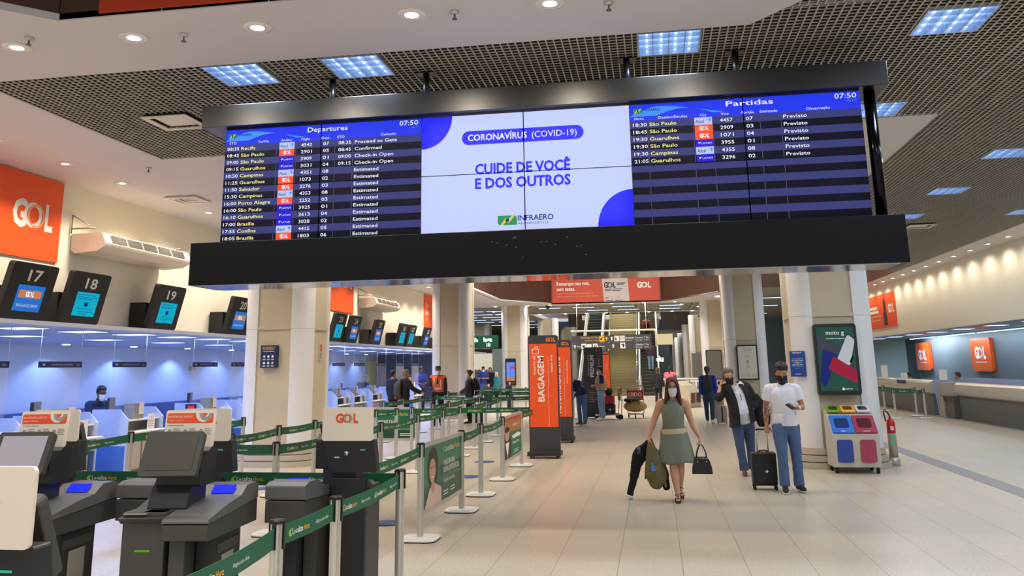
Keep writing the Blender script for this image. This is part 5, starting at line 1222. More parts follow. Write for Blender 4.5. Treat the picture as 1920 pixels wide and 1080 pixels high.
# ================================================================== ESCALATORS AND STAIR AT THE FAR END
Y0, Y1, ZT = 52.0, 61.6, 5.35
def escalator(xc, lab, col, w=.92):
    t = thing('escalator', lab, 'escalator', (xc, Y0, 0)); n = 27; rise = ZT / n; run = (Y1 - Y0) / n
    s = MB()
    for k in range(n):
        y, z = k * run, k * rise
        s.box(-w / 2, w / 2, y, y + run + .02, z, z + rise, 0); s.box(-w / 2, w / 2, y - .012, y + .02, z + rise - .02, z + rise + .004, 1)
    s.build('steps', [col, mat('step_edge', (120, 122, 112), .4, .5)], t)
    sl = ZT / (Y1 - Y0)
    for sx in (-1, 1):
        x = sx * (w / 2 + .12); M = Matrix(((0, 0, 1, 0), (1, 0, 0, 0), (0, 1, 0, 0), (0, 0, 0, 1)))
        sk = MB(); sk.prism([(-.6, 0), (0, .0), (Y1 - Y0, ZT), (Y1 - Y0, ZT + .25), (0, .32), (-.6, .32)], x - .05, x + .05, 0, M); sk.build('skirt', mat('skirt_steel', (120, 118, 112), .4, .6), t)
        g_ = MB(); g_.prism([(-.5, .32), (0, .32), (Y1 - Y0, ZT + .25), (Y1 - Y0, ZT + .95), (0, .98), (-.5, .92)], x - .012, x + .012, 0, M); g_.build('balustrade', mat('balustrade_glass', (150, 170, 165), .08, alpha=.35), t)
        MB().tube([(x, -.55, .4), (x, -.72, .62), (x, -.6, .9), (x, 0, 1.0), (x, Y1 - Y0, ZT + .98)], .036, 8).build('handrail', mat('handrail_grey', (182, 184, 178), .35), t)
    return t
escalator(-3.95, 'left escalator of the far stairway, dark green steps, partly behind the totems', mat('step_green', (38, 52, 46), .4, .5))
escalator(-.35, 'right escalator of the far stairway carrying a person up', mat('step_dark', (66, 70, 64), .4, .5))
t = thing('staircase', 'wide olive stone staircase between the two escalators', 'staircase', (-1.98, Y0, 0)); n = 32; s = MB()
for k in range(n): s.box(-.93, .93, k * (Y1 - Y0) / n, (k + 1) * (Y1 - Y0) / n + .02, k * ZT / n, (k + 1) * ZT / n, 0); s.box(-.93, .93, k * (Y1 - Y0) / n - .012, k * (Y1 - Y0) / n + .03, (k + 1) * ZT / n - .015, (k + 1) * ZT / n + .003, 1)
s.build('steps', [mat('stair_olive', (134, 126, 92), .6), mat('stair_edge', (160, 150, 100), .5)], t)
for sx in (-1, 1): MB().tube([(sx * .9, -.1, .9), (sx * .9, Y1 - Y0, ZT + .9)], .035, 8).cyl((sx * .9, -.1, 0), (sx * .9, -.1, .9), .03).build('handrail', STEEL, t)
mb = MB(); mb.box(-5.0, .5, Y1, 78, 5.0, 5.33); struct('floor_upper', mb, mat('upper_slab', (190, 184, 172), .6))
mb = MB(); mb.box(-5.0, .4, 78.2, 78.4, 5.3, 9.4); struct('wall_upper_far', mb, mat('upper_wall', (60, 56, 50), .7))

# direction sign hung from a white pipe frame
t = thing('direction_sign', 'dark hanging direction sign board with yellow and white pictograms in front of the stairs', 'sign', (-2.16, 45.5, 2.6)); t.scale = (1.137, 1.137, 1.137)
b = MB(); b.tube([(-1.9, 0, .86), (1.98, 0, .86), (2.02, 0, .78), (2.02, 0, .1)], .045, 10); b.cyl((-1.6, 0, .86), (-1.6, 0, 2.11), .012).cyl((1.6, 0, .86), (1.6, 0, 2.11), .012); b.build('pipe_frame', mat('pipe_cream', (226, 220, 200), .5), t)
F = Fr((-1.86, -.06, 0), (1, 0, 0), (0, 0, 1)); SG = mat('sign_board_grey', (66, 66, 70), .4)
def brd_(nm, x0, x1, y0, y1, draw):
    m = MB(); m.slab(F, [(x0, y0), (x1, y0), (x1, y1), (x0, y1)], -.08, 0, 0); draw(m); m.build(nm, [SG, TYEL, TWHITE, TBLACK], t)
def arrow(m, x, y, s, c): m.poly(F, [(x, y + s), (x - s * .8, y + .1 * s), (x - s * .3, y + .1 * s), (x - s * .3, y - s), (x + s * .3, y - s), (x + s * .3, y + .1 * s), (x + s * .8, y + .1 * s)], .003, c)
def d1(m):
    m.text(F, 'Embarque | 1º Piso', 1.27, .52, .085, 1, 'r', .01, width=.82, d=.003, res=1); m.text(F, 'Departures | 1st Floor', 1.27, .39, .07, 1, 'r', 0, width=.66, d=.003, res=1)
    m.quad(F, 1.29, 1.52, .36, .62, .002, 1); m.poly(F, [(1.32, .46), (1.38, .50), (1.48, .54), (1.5, .57), (1.46, .57), (1.40, .53), (1.34, .52), (1.38, .42), (1.40, .42), (1.42, .5)], .004, 3); arrow(m, 1.62, .49, .09, 1)
brd_('upper_left_board', .0, 1.76, .32, .64, d1)
def d2(m):
    arrow(m, 1.86, .5, .09, 2); m.quad(F, 1.98, 2.20, .37, .62, .002, 2); m.disc(F, 2.05, .46, .035, .003, 3, 10, ry=.06); m.quad(F, 2.04, 2.06, .46, .58, .003, 3); m.quad(F, 2.23, 2.46, .37, .62, .002, 2); m.ringflat(F, 2.345, .5, .05, .065, .003, 3, 14)
    m.text(F, 'Farmácia', 2.48, .48, .08, 2, 'l', .02, width=.4, d=.003, res=1); m.text(F, 'Drugstore', 2.5, .38, .06, 2, 'l', 0, width=.3, d=.003, res=1); m.text(F, 'Correios', 2.92, .48, .08, 2, 'l', .01, width=.36, d=.003, res=1); m.text(F, 'Post office', 2.94, .38, .06, 2, 'l', 0, width=.32, d=.003, res=1); m.text(F, '1º Piso', 3.34, .48, .08, 2, 'l', .01, width=.22, d=.003, res=1); m.text(F, '1st Floor', 3.34, .38, .06, 2, 'l', 0, width=.2, d=.003, res=1)
brd_('upper_right_board', 1.78, 3.66, .34, .66, d2)
def d3(m):
    arrow(m, .14, .16, .09, 2); m.text(F, 'Cine', .24, .12, .07, 2, 'l', .01, width=.18, d=.003, res=1); m.quad(F, .44, .66, .04, .28, .002, 2); m.disc(F, .55, .16, .06, .003, 3, 10); m.quad(F, .68, .92, .05, .26, .002, 2)
    m.quad(F, .98, 1.2, .04, .28, .002, 2); m.ringflat(F, 1.09, .16, .03, .06, .003, 3, 12); m.text(F, 'Loteria', 1.22, .12, .07, 2, 'l', .01, width=.3, d=.003, res=1); m.text(F, 'Lottery', 1.22, .05, .05, 2, 'l', 0, width=.24, d=.003, res=1)
brd_('lower_left_board', .04, 1.76, .0, .31, d3)
def d4(m):
    arrow(m, 1.92, .16, .09, 2); m.quad(F, 2.24, 2.47, .04, .3, .002, 2); m.poly(F, [(2.28, .22), (2.36, .26), (2.44, .2), (2.4, .08), (2.34, .08), (2.36, .16)], .003, 3)
    m.text(F, 'Câmbio', 2.94, .16, .08, 2, 'l', .01, width=.36, d=.003, res=1); m.text(F, 'Exchange', 2.94, .06, .06, 2, 'l', 0, width=.3, d=.003, res=1); m.text(F, '1º Piso', 3.34, .16, .08, 2, 'l', .01, width=.22, d=.003, res=1); m.text(F, '1st Floor', 3.34, .06, .06, 2, 'l', 0, width=.2, d=.003, res=1)
brd_('lower_right_board', 1.78, 3.66, .01, .33, d4)

# luggage carts
def cart(x, y, rz, lab, plate):
    t = thing('luggage_cart', lab, 'luggage cart', (x, y, 0), rz)
    m = MB()
    for s_ in (-.28, .28): m.tube([(s_, .38, .14), (s_, .42, .6), (s_, .40, 1.04)], .018, 8); m.tube([(s_ * .8, -.45, .14), (s_, .38, .16)], .018, 8)
    m.tube([(-.28, .40, 1.04), (.28, .40, 1.04)], .02, 8); m.tube([(-.28, .41, .62), (.28, .41, .62)], .014, 8); m.tube([(-.22, -.45, .14), (.22, -.45, .14)], .016, 8); m.tube([(-.26, -.1, .15), (.26, -.1, .15)], .014, 8)
    m.build('frame', STEEL, t)
    MB().tube([(-.24, .41, 1.06), (.24, .41, 1.06)], .024, 8).build('push_bar', RED, t)
    w = MB()
    b = MB(); b.tube([(-.24, .38, .64), (-.24, .38, 1.0)], .008, 6)
    for k in range(7): b.tube([(-.24 + .08 * k, .38, .62), (-.24 + .08 * k, .38, 1.0)], .008, 6)
    for z in (.75, .88): b.tube([(-.26, .38, z), (.26, .38, z)], .008, 6)
    b.build('basket', mat('wire_tan', (176, 150, 100), .4, .5), t)
    for xx, yy, r in ((-.25, .36, .085), (.25, .36, .085), (0, -.42, .06)): MB().cyl((xx - .02, yy, r), (xx + .02, yy, r), r, n=16).build('wheel', RUBBER, t)
    if plate:
        F = Fr((-.27, .355, .58), (1, 0, 0), (0, 0, 1)); p = MB(); p.slab(F, rrect(.54, .34, .02, 2, .27, .17), -.012, .006, 0); p.text(F, 'LBDO', .27, .13, .13, 1, 'c', .02, width=.46, d=.008); p.quad(F, .36, .5, .06, .07, .008, 1); p.build('advert_plate', [mat('cart_red', (170, 24, 36), .4), TWHITE], t)
    return t
cart(-.73, 30.6, 0, 'luggage cart carrying a tan bag with a red advert plate in front of the stairs', True)
t = thing('duffel_bag', 'tan duffel bag lying on the luggage cart in front of the stairs', 'bag', (-.73, 30.36, .18))
MB().ell((0, 0, .22), (.40, .24, .20), 20, 12, 0).build('body', mat('tan_fabric', (176, 146, 92), .8, noise=.2, nscale=12, bump=.5), t); MB().tube([(-.15, -.2, .3), (-.12, -.25, .44), (.12, -.25, .44), (.15, -.2, .3)], .015, 8).build('handle', mat('tan_dark', (120, 94, 56), .8), t)
t = thing('jacket', 'dark jacket lying on the tan duffel bag', 'jacket', (-.80, 30.34, .60)); MB().ell((0, 0, .03), (.30, .20, .06), 16, 8).ell((-.18, -.05, .01), (.14, .14, .07), 12, 8).build('cloth', mat('jacket_dark', (34, 32, 32), .9), t)
cart(-1.62, 29.9, -1.35, 'luggage cart with red and dark bags behind the man in the poncho', False)
t = thing('suitcase', 'red suitcase on the cart beside the man in the poncho', 'suitcase', (-1.56, 29.9, .50)); MB().box(-.15, .15, -.2, .2, 0, .30).build('shell', mat('case_red', (176, 34, 44), .5), t, bevel=.04); MB().box(-.152, .152, -.06, -.03, .02, .28).build('band', mat('case_band', (110, 24, 34), .5), t)
t = thing('suitcase', 'dark navy suitcase under the red one on the cart beside the man in the poncho', 'suitcase', (-1.56, 29.9, .17)); MB().box(-.17, .17, -.22, .22, 0, .325).build('shell', mat('case_navy', (26, 28, 46), .5), t, bevel=.04); MB().cyl((0, -.225, .16), (0, -.221, .16), .03).build('emblem', TWHITE, t)
t = thing('shoulder_bag', 'black bag on top of the red suitcase beside the man in the poncho', 'bag', (-1.60, 29.9, .80)); MB().ell((0, 0, .12), (.14, .2, .16), 14, 10).build('body', BLACKM, t)

# far left rear: shop signs and fittings
t = thing('shop_sign', 'lit green shop sign with white script in the far left background', 'sign', (-11.9, 60.0, 3.1)); F = Fr((-1.0, 0, 0), (1, 0, 0), (0, 0, 1))
m_ = MB(); m_.slab(F, [(0, 0), (2.0, 0), (2.0, .9), (0, .9)], -.3, 0, 0); m_.text(F, 'bello', .08, .45, .28, 1, 'l', .02, width=.5, d=.01); m_.text(F, 'luga', .98, .46, .30, 1, 'l', .03, width=.62, d=.01); m_.text(F, '10', 1.2, .12, .22, 1, 'l', .03, d=.01); m_.build('box', [mat('shop_green', (20, 104, 72), .4), glow('sign_glow', (235, 255, 248), 2.0)], t)
t = thing('shop_counter', 'bright shop opening with small dark goods in the far left background', 'shop', (-12.3, 61.5, 0)); MB().box(-.7, .7, 0, .1, 1.6, 2.75, 0).build('back_panel', glow('shop_white', (236, 226, 204), .8), t)
s = MB()
for k in range(18): s.cb((-.6 + .07 * k, -.05, 1.25 + .12 * ((k * 7) % 4)), (.05, .1, .08 + .03 * (k % 3)), k % 3)
s.box(-.7, .7, 0, .05, 1.1, 1.16, 1); s.box(-.7, .7, 0, .05, 1.36, 1.4, 1); s.build('shelf_goods', [BLACKM, DESKG, mat('goods_tan', (150, 120, 90), .6)], t)
t = thing('brown_signboard', 'dark brown panel above the bright shop opening in the far left background', 'panel', (-12.3, 61.2, 2.78)); MB().box(-.75, .75, 0, .1, 0, .3).build('panel', mat('shop_brown', (70, 50, 40), .6), t)
# far right: shop with white letters, blue direction strip
t = thing('shop_sign', 'white lit letters on a dark blue shop front right of the escalators', 'sign', (.75, 75.0, 1.0)); F = Fr((-.7, 0, 0), (1, 0, 0), (0, 0, 1))
m_ = MB(); m_.slab(F, [(0, -1), (1.25, -1), (1.25, 2.4), (0, 2.4)], -.1, 0, 0); m_.text(F, 'du', .1, 1.05, .42, 1, 'l', .04, width=.62, d=.01)
for k in range(6): m_.quad(F, .1 + .19 * k, .2 + .19 * k, -.9, -.2 + .12 * (k % 3), .01, 2)
m_.build('front', [mat('shop_slate', (54, 66, 84), .4), glow('sign_glow', (235, 255, 248), 2.0), mat('shop_goods', (120, 140, 160), .4)], t)
t = thing('lit_lintel', 'warm lit lintel above the dark blue shop front in the far background', 'panel', (.75, 74.9, 3.45)); MB().box(-.75, .9, 0, .3, 0, .9).build('panel', glow('lintel_warm', (250, 232, 180), .75), t)
t = thing('blade_sign', 'narrow blue sign with white arrow beside the second right column', 'sign', (4.62, 50.0, 2.55)); F = Fr((-.15, 0, 0), (1, 0, 0), (0, 0, 1)); m_ = MB(); m_.slab(F, [(0, 0), (.35, 0), (.35, .62), (0, .62)], -.06, 0, 0); m_.poly(F, [(.08, .42), (.2, .42), (.2, .36), (.28, .46), (.2, .56), (.2, .5), (.08, .5)], .003, 1); m_.quad(F, .1, .26, .12, .22, .003, 1); m_.build('board', [mat('sign_navy', (30, 50, 110), .4), TWHITE], t)
t = thing('shop_banner', 'narrow red and brown shop banner below the blue arrow sign', 'banner', (4.72, 50.2, .6)); MB().box(-.16, .16, 0, .04, 0, 1.9, 0).box(-.16, .16, -.01, 0, 0, .5, 1).build('sheet', [mat('shop_red', (176, 70, 50), .5), mat('shop_grey', (120, 126, 140), .5)], t)
# white counter rails with glass in front of the escalator, cart park
t = thing('white_railing', 'white rail barrier between the escalator and the right columns', 'railing', (1.0, 46.5, 0)); m_ = MB()
RW = mat('rail_white', (226, 226, 226), .3)
m_.box(-.9, 1.2, -.04, .04, 1.0, 1.08)
for x in (-.85, .1, 1.1): m_.cyl((x, 0, 0), (x, 0, 1.01), .03)
m_.build('rail', RW, t); m_ = MB(); m_.box(.2, 2.2, -1.2, -1.12, .9, .98)
for x in (.3, 1.2, 2.1): m_.cyl((x, -1.16, 0), (x, -1.16, .91), .03)
m_.build('rail', RW, t)
t = thing('recycling_bin', 'beige recycling station with dark red window far behind the walking woman', 'recycling bin', (1.30, 37.6, 0), 1.15); c = MB(); c.prism([(-.35, .0), (.35, .0), (.35, 1.1), (-.1, .9), (-.38, .62)], -.6, .6, 0, Matrix(((0, 0, 1, 0), (1, 0, 0, 0), (0, 1, 0, 0), (0, 0, 0, 1)))); c.build('cabinet', mat('bin_cream', (176, 166, 144), .5), t, bevel=.02)
for nm, x, col in (('red_window', -.3, (120, 40, 64)), ('dark_window', .3, (40, 42, 44))): MB().box(x - .2, x + .2, -.385, -.35, .2, .6).build(nm, mat('far_' + nm, col, .4), t)
t = thing('utility_box', 'small white box with yellow and black marks behind the man on the phone', 'box', (1.95, 30.1, .95)); m_ = MB(); m_.box(-.2, .3, -.1, .1, 0, .3, 0); F = Fr((-.2, -.101, 0), (1, 0, 0), (0, 0, 1)); m_.quad(F, .05, .25, .15, .27, .001, 1); m_.disc(F, .38, .2, .06, .001, 2, 12); m_.quad(F, .0, .5, 0, .09, .001, 3); m_.build('case', [WHITE, TYEL, TBLACK, RED], t); MB().box(-.15, .25, -.08, .08, -.95, 0).build('pedestal', DESKG, t)
t = thing('luggage_trolley_stack', 'nested metal luggage carts parked behind the walking woman', 'luggage carts', (.55, 44.0, 0)); m_ = MB()
for k in range(5):
    for s_ in (-.25, .25): m_.tube([(s_ + .22 * k, .1, .12), (s_ + .22 * k, .2, 1.0)], .02, 6)
    m_.tube([(-.25 + .22 * k, .2, 1.0), (.25 + .22 * k, .2, 1.0)], .02, 6); m_.cyl((.22 * k, 0, .08), (.04 + .22 * k, 0, .08), .08)
m_.build('frames', STEEL, t)
# second floor edge sign on the ceiling: small dome camera
t = thing('dome_camera', 'small dark dome camera on the far ceiling edge near the left column', 'camera', (-5.55, 45.8, H)); MB().lathe([(.12, 0), (.12, -.1), (.09, -.16), (.03, -.2), (0, -.2)][::-1], 16).build('dome', BLACK, t)
# ================================================================== PEOPLE
FOLDS = bpy.data.textures.new('cloth_folds', 'CLOUDS'); FOLDS.noise_scale = 0.085; FOLDS.noise_depth = 2
def V(*a): return Vector(a)
def catmull(pts, sub):
    """pts: list of tuples of equal length, smooth interpolation through them"""
    out = []; n = len(pts)
    for i in range(n - 1):
        p0 = pts[max(0, i - 1)]; p1 = pts[i]; p2 = pts[i + 1]; p3 = pts[min(n - 1, i + 2)]
        for k in range(sub):
            t = k / sub; t2, t3 = t * t, t * t * t
            out.append(tuple(0.5 * (2 * b + (c - a) * t + (2 * a - 5 * b + 4 * c - d) * t2 + (3 * b - a - 3 * c + d) * t3) for a, b, c, d in zip(p0, p1, p2, p3)))
    out.append(tuple(pts[-1])); return out
def limb(mb, pts, rad, up=(0, -1, 0), n=16, sub=4, m=0, round_ends=True):
    rr = [(r if isinstance(r, (tuple, list)) else (r, r)) for r in rad]
    data = catmull([tuple(p) + tuple(r) for p, r in zip(pts, rr)], sub)
    P_ = [Vector(d[:3]) for d in data]; Q = [(max(.002, d[3]), max(.002, d[4])) for d in data]
    if round_ends:
        for end in (0, -1):
            a = P_[end]; b_ = P_[1 if end == 0 else -2]; d = (a - b_).normalized(); r = Q[end]; k = min(r)
            ext = [(a + d * k * .6, (r[0] * .8, r[1] * .8)), (a + d * k * .92, (r[0] * .4, r[1] * .4))]
            if end == 0: P_ = [e[0] for e in reversed(ext)] + P_; Q = [e[1] for e in reversed(ext)] + Q
            else: P_ += [e[0] for e in ext]; Q += [e[1] for e in ext]
    return mb.tube(P_, Q, n, m, True, None, True, up)
def soften(o, vs, smooth=4, folds=0.0):
    r = o.modifiers.new('skin', 'REMESH'); r.mode = 'VOXEL'; r.voxel_size = vs; r.use_smooth_shade = True
    s = o.modifiers.new('smooth', 'SMOOTH'); s.factor = 0.5; s.iterations = smooth
    if folds:
        d = o.modifiers.new('folds', 'DISPLACE'); d.texture = FOLDS; d.strength = folds; d.mid_level = 0.45; d.texture_coords = 'GLOBAL'
    return o
HP = [(-.125, .020, .026, -.050), (-.112, .040, .048, -.036), (-.085, .056, .072, -.020), (-.045, .067, .088, -.006), (.0, .073, .095, .002), (.04, .076, .099, .006), (.075, .071, .092, .008), (.102, .054, .070, .009), (.119, .030, .038, .009), (.125, .006, .008, .009)]
def headpt(az, z, off=0.0):
    """surface of the head: az 0 looks along -Y, positive towards +X"""
    z = max(-.125, min(.125, z))
    for a, b_ in zip(HP[:-1], HP[1:]):
        if a[0] <= z <= b_[0]:
            t = (z - a[0]) / (b_[0] - a[0]); rx, ry, cy = (a[i] + (b_[i] - a[i]) * t for i in (1, 2, 3)); break
    zz = z + off * max(-1, min(1, z / .11)) ** 3
    return Vector(((rx + off) * math.sin(az), cy - (ry + off) * math.cos(az), zz))
def shell(mb, fo, fi, nu, nv, m=0, M=None, closed_u=False):
    vs = [fo(i / nu, j / nv) for j in range(nv + 1) for i in range(nu + 1)] + [fi(i / nu, j / nv) for j in range(nv + 1) for i in range(nu + 1)]
    W = nu + 1; B = W * (nv + 1); fs = []
    for j in range(nv):
        for i in range(nu):
            a = j * W + i; fs.append((a, a + 1, a + W + 1, a + W)); fs.append((B + a, B + a + W, B + a + W + 1, B + a + 1))
    for i in range(nu):
        fs.append((i, B + i, B + i + 1, i + 1)); a = nv * W + i; fs.append((a, a + 1, B + a + 1, B + a))
    for j in range(nv):
        a = j * W; fs.append((a, a + W, B + a + W, B + a)); a = j * W + nu; fs.append((a, B + a, B + a + W, a + W))
    return mb.add(vs, fs, m, True, M)
def hand(mb, wr, d, pn, thumb, s=1.0, curl=0.5, r=.0088, tcurl=.3):
    d = Vector(d).normalized(); pn = Vector(pn); pn = (pn - d * pn.dot(d)).normalized(); w = d.cross(pn)
    if w.dot(Vector(thumb)) < 0: w = -w                       # w points to the thumb side
    wr = Vector(wr); k = wr + d * .088 * s
    limb(mb, [wr - d * .02 * s, wr + d * .03 * s, k], [(.026 * s, .018 * s), (.036 * s, .016 * s), (.039 * s, .013 * s)], up=pn, n=12, sub=3)
    for i, (o_, L_) in enumerate(((.029, .070), (.010, .080), (-.010, .075), (-.028, .058))):
        p = k + w * o_ * s - d * .006; dd = d.copy(); pts = [p]
        for j, f in enumerate((.45, .31, .24)):
            q = Quaternion(d.cross(pn).normalized(), curl * (1.0 + .12 * i) * (.8 if j == 0 else 1.1)); dd = (q @ dd).normalized() if True else dd
            pts.append(pts[-1] + dd * L_ * f * s)
        limb(mb, pts, [r * s * 1.08, r * s, r * s * .95, r * s * .8], up=pn, n=8, sub=2)
    b = wr + d * .022 * s + w * .024 * s; t1 = (d * .62 + w * .72 + pn * .28).normalized(); t2 = (d * .9 + w * .25 + pn * (.25 + tcurl)).normalized()
    limb(mb, [b, b + t1 * .038 * s, b + t1 * .038 * s + t2 * .030 * s, b + t1 * .038 * s + t2 * .054 * s], [.0135 * s, .0115 * s, .010 * s, .0075 * s], up=pn, n=8, sub=2)
SK = {'fair': mat('skin_fair', (214, 160, 132), .5), 'tan': mat('skin_tan', (186, 128, 98), .5), 'dark': mat('skin_dark', (104, 68, 50), .5), 'mid': mat('skin_mid', (196, 142, 112), .5)}
MASKW = mat('mask_white', (226, 228, 232), .7); MASKB = mat('mask_black', (20, 20, 22), .7)
JEANS = mat('jeans_blue', (76, 100, 138), .85, noise=.22, nscale=7); JEANSD = mat('jeans_dark', (46, 58, 84), .85, noise=.2, nscale=9); JEANSL = mat('jeans_light', (120, 152, 184), .85, noise=.15, nscale=7)
HBRN = mat('hair_auburn', (82, 38, 28), .55, noise=.3, nscale=30); HDRK = mat('hair_dark', (30, 24, 22), .55, noise=.3, nscale=30); HGRY = mat('hair_grey', (104, 94, 86), .6, noise=.35, nscale=40); HMID = mat('hair_brown', (70, 48, 36), .55, noise=.3, nscale=30)
BLKC = mat('cloth_black', (24, 24, 28), .9, noise=.2, nscale=12); WHTC = mat('cloth_white', (232, 232, 236), .85); NAVC = mat('cloth_navy', (28, 36, 72), .85, noise=.1); ORGV = mat('vest_orange', (240, 96, 40), .7); REFL = mat('reflective_strip', (214, 206, 200), .35, .3)
SHOEB = mat('shoe_black', (22, 24, 34), .7); SOLEW = mat('sole_white', (226, 218, 200), .6); SHOEBR = mat('shoe_brown', (92, 66, 46), .7)
EYEW = mat('eye_white', (226, 220, 214), .3); EYED = mat('eye_dark', (36, 26, 22), .2)

def joints(h, over=None, stride=0.0, seated=False, g=1.0):
    s = h / 1.75
    J = dict(pelvis=(0, 0, .93), waist=(0, .005, 1.08), chest=(0, -.005, 1.30), neck=(0, .015, 1.47), head=(0, -.015, 1.625),
             shL=(.185, .01, 1.42), shR=(-.185, .01, 1.42), elL=(.225, .03, 1.14), elR=(-.225, .03, 1.14), wrL=(.235, -.04, .90), wrR=(-.235, -.04, .90),
             hipL=(.09, 0, .92), hipR=(-.09, 0, .92), knL=(.095, -.02, .50), knR=(-.095, -.02, .50), anL=(.095, .02, .085), anR=(-.095, .02, .085), toL=(.11, -.13, .035), toR=(-.11, -.13, .035))
    if stride:
        a = stride
        J.update(knL=(.09, -.05 - a * .35, .51), anL=(.085, -a * .75, .09), toL=(.09, -a * .75 - .14, .05), knR=(-.09, a * .15, .50), anR=(-.085, a * .8, .13), toR=(-.09, a * .8 - .12, .03))
    J = {k: Vector(v) * s for k, v in J.items()}
    for k, v in (over or {}).items(): J[k] = Vector(v)
    return J, s
def body_mesh(J, s, g, hands, M, vs, nose=True, legs=True, rleg=1.0, armg=1.0):
    mb = MB(); G = s * g
    limb(mb, [J['pelvis'] - V(0, 0, .06) * s, J['pelvis'] + V(0, 0, .02), J['waist'], J['chest'] - V(0, 0, .04) * s, J['chest'] + V(0, 0, .07) * s, J['neck'] - V(0, 0, .035) * s], [(.13 * G, .095 * G), (.15 * G, .105 * G), (.128 * G, .092 * G), (.145 * G, .10 * G), (.15 * G, .095 * G), (.085 * G, .06 * G)])
    hb = J['head'] - (M.to_3x3() @ V(0, -.012, .09)) * s
    limb(mb, [J['neck'] - V(0, 0, .06) * s, J['neck'] + V(0, 0, .02) * s, hb], [.062 * s, .053 * s, .052 * s])
    for S_ in 'LR':
        sh, el, wr = J['sh' + S_], J['el' + S_], J['wr' + S_]
        limb(mb, [J['neck'] - V(0, 0, .035) * s, J['neck'].lerp(sh, .5) - V(0, 0, .012) * s, sh], [.046 * G, .046 * G, .048 * G])
        limb(mb, [sh + (J['chest'] - sh) * .25, sh, sh.lerp(el, .45), el, el.lerp(wr, .3), wr], [.05 * G * armg, .052 * G * armg, .045 * G * armg, .037 * G * armg, .038 * G * armg, .025 * s])
        hp = hands.get(S_)
        if hp: hand(mb, wr, *hp[:3], s=s, curl=hp[3] if len(hp) > 3 else .5, r=.0088 if vs < .008 else .0105)
        else: mb.ell(wr + (wr - el).normalized() * .06, (.03, .04, .06), 10, 8)
        if legs:
            hi, kn, an, to = J['hip' + S_], J['kn' + S_], J['an' + S_], J['to' + S_]
            limb(mb, [hi, hi.lerp(kn, .45), kn, kn.lerp(an, .32), kn.lerp(an, .7), an], [.082 * G * rleg, .074 * G * rleg, .050 * s * rleg, .052 * s * rleg, .038 * s * rleg, .032 * s])
            hl = an + (an - to).normalized() * .035 - V(0, 0, .03) * s
            limb(mb, [hl, an.lerp(to, .4) - V(0, 0, .0), to], [(.028 * s, .026 * s), (.036 * s, .026 * s), (.034 * s, .014 * s)], up=(0, 0, 1), n=12)
    MH = Matrix.Translation(J['head']) @ M.to_4x4() @ Matrix.Scale(s, 4)
    R_ = []
    for z in [-.125, -.119, -.112, -.1, -.085, -.065, -.045, -.02, .0, .02, .04, .06, .075, .09, .102, .112, .119, .123, .125]:
        R_.append([headpt(2 * math.pi * i / 20, z) for i in range(20)])
    mb.rings([[*reversed(r)] for r in R_], 0, True, MH)
    if nose:
        mb.ell((0, -.096, -.022), (.013, .018, .014), 10, 7, 0, MH); mb.tube([(0, -.092, .02), (0, -.101, -.018)], [.007, .011], 8, 0, True, MH)
    for sx in (-1, 1): mb.ell((sx * .074, .012, -.008), (.008, .018, .030), 10, 7, 0, MH)
    return mb, MH
def hair_short(mb, MH, front=.078, side=.0, back=-.07, off=.010, top=.014):
    def lim(a): 
        c = math.cos(a)
        return (front - .012 * (1 - c) if c > .42 else side + (front - .007 - side) * max(0, (c - .12)) / .3 if c > .12 else side + (back - side) * min(1, max(0, (-c + .12) / .7)))
    def f(o_):
        def g_(u, v):
            a = -math.pi + 2 * math.pi * u; z0 = lim(a); z = z0 + (.1249 - z0) * (1 - (1 - v) ** 1.6)
            k = .25 + .75 * min(1, v / .4); return headpt(a, z, (o_ if o_ < 0 else o_ * k) + (top * max(0, z) / .12 * k if o_ > 0 else 0) + (.004 * math.sin(9 * a + 14 * v) * min(1, v * 3) * (1 - v) if o_ > 0 else 0))
        return g_
    return shell(mb, f(off), f(-.012), 36, 12, 0, MH)
def hair_long(mb, MH, drop=.25, front_lock=True, w=1.0, a0=.42):
    """curtain falling behind the face down to the shoulders"""
    def f(o_):
        def g_(u, v):
            a = math.pi * a0 + (2 * math.pi - 2 * math.pi * a0) * u
            z = .09 - v * (.15 + drop)
            if z > -.07: p = headpt(a, z, .016 + o_)
            else:
                p = headpt(a, -.0, .010 + o_); t = (-.07 - z) / max(.01, drop)
                p = Vector((p.x * (1 + .12 * w * math.sin(t * 2.2)), p.y * (1 - .25 * t) + .015, z))
            return p
        return g_
    return shell(mb, f(.005), f(-.022), 40, 18, 0, MH)
def mask_mesh(MH, t, colour):
    mb = MB()
    def f(o_):
        def g_(u, v):
            a = (-1 + 2 * u) * 1.08; z = -.122 + v * .108 - .022 * abs(math.sin(a)) * (1 - v) * 0 + .012 * math.cos(a) * v
            b_ = .010 * math.cos(a) ** 6 * math.sin(math.pi * min(1, v * .9 + .1))
            return headpt(a, z, .007 + o_ + b_)
        return g_
    shell(mb, f(.004), f(-.003), 20, 10, 0, MH)
    for sx in (-1, 1):
        for z0 in (-.025, -.09): mb.tube([headpt(sx * 1.06, z0, .009), headpt(sx * 1.45, (z0 - .01) * .7, .006), Vector((sx * .082, .02, -.012 + .25 * z0))], .0025, 6, 0, True, MH)
    return mb.build('face_mask', colour, t)
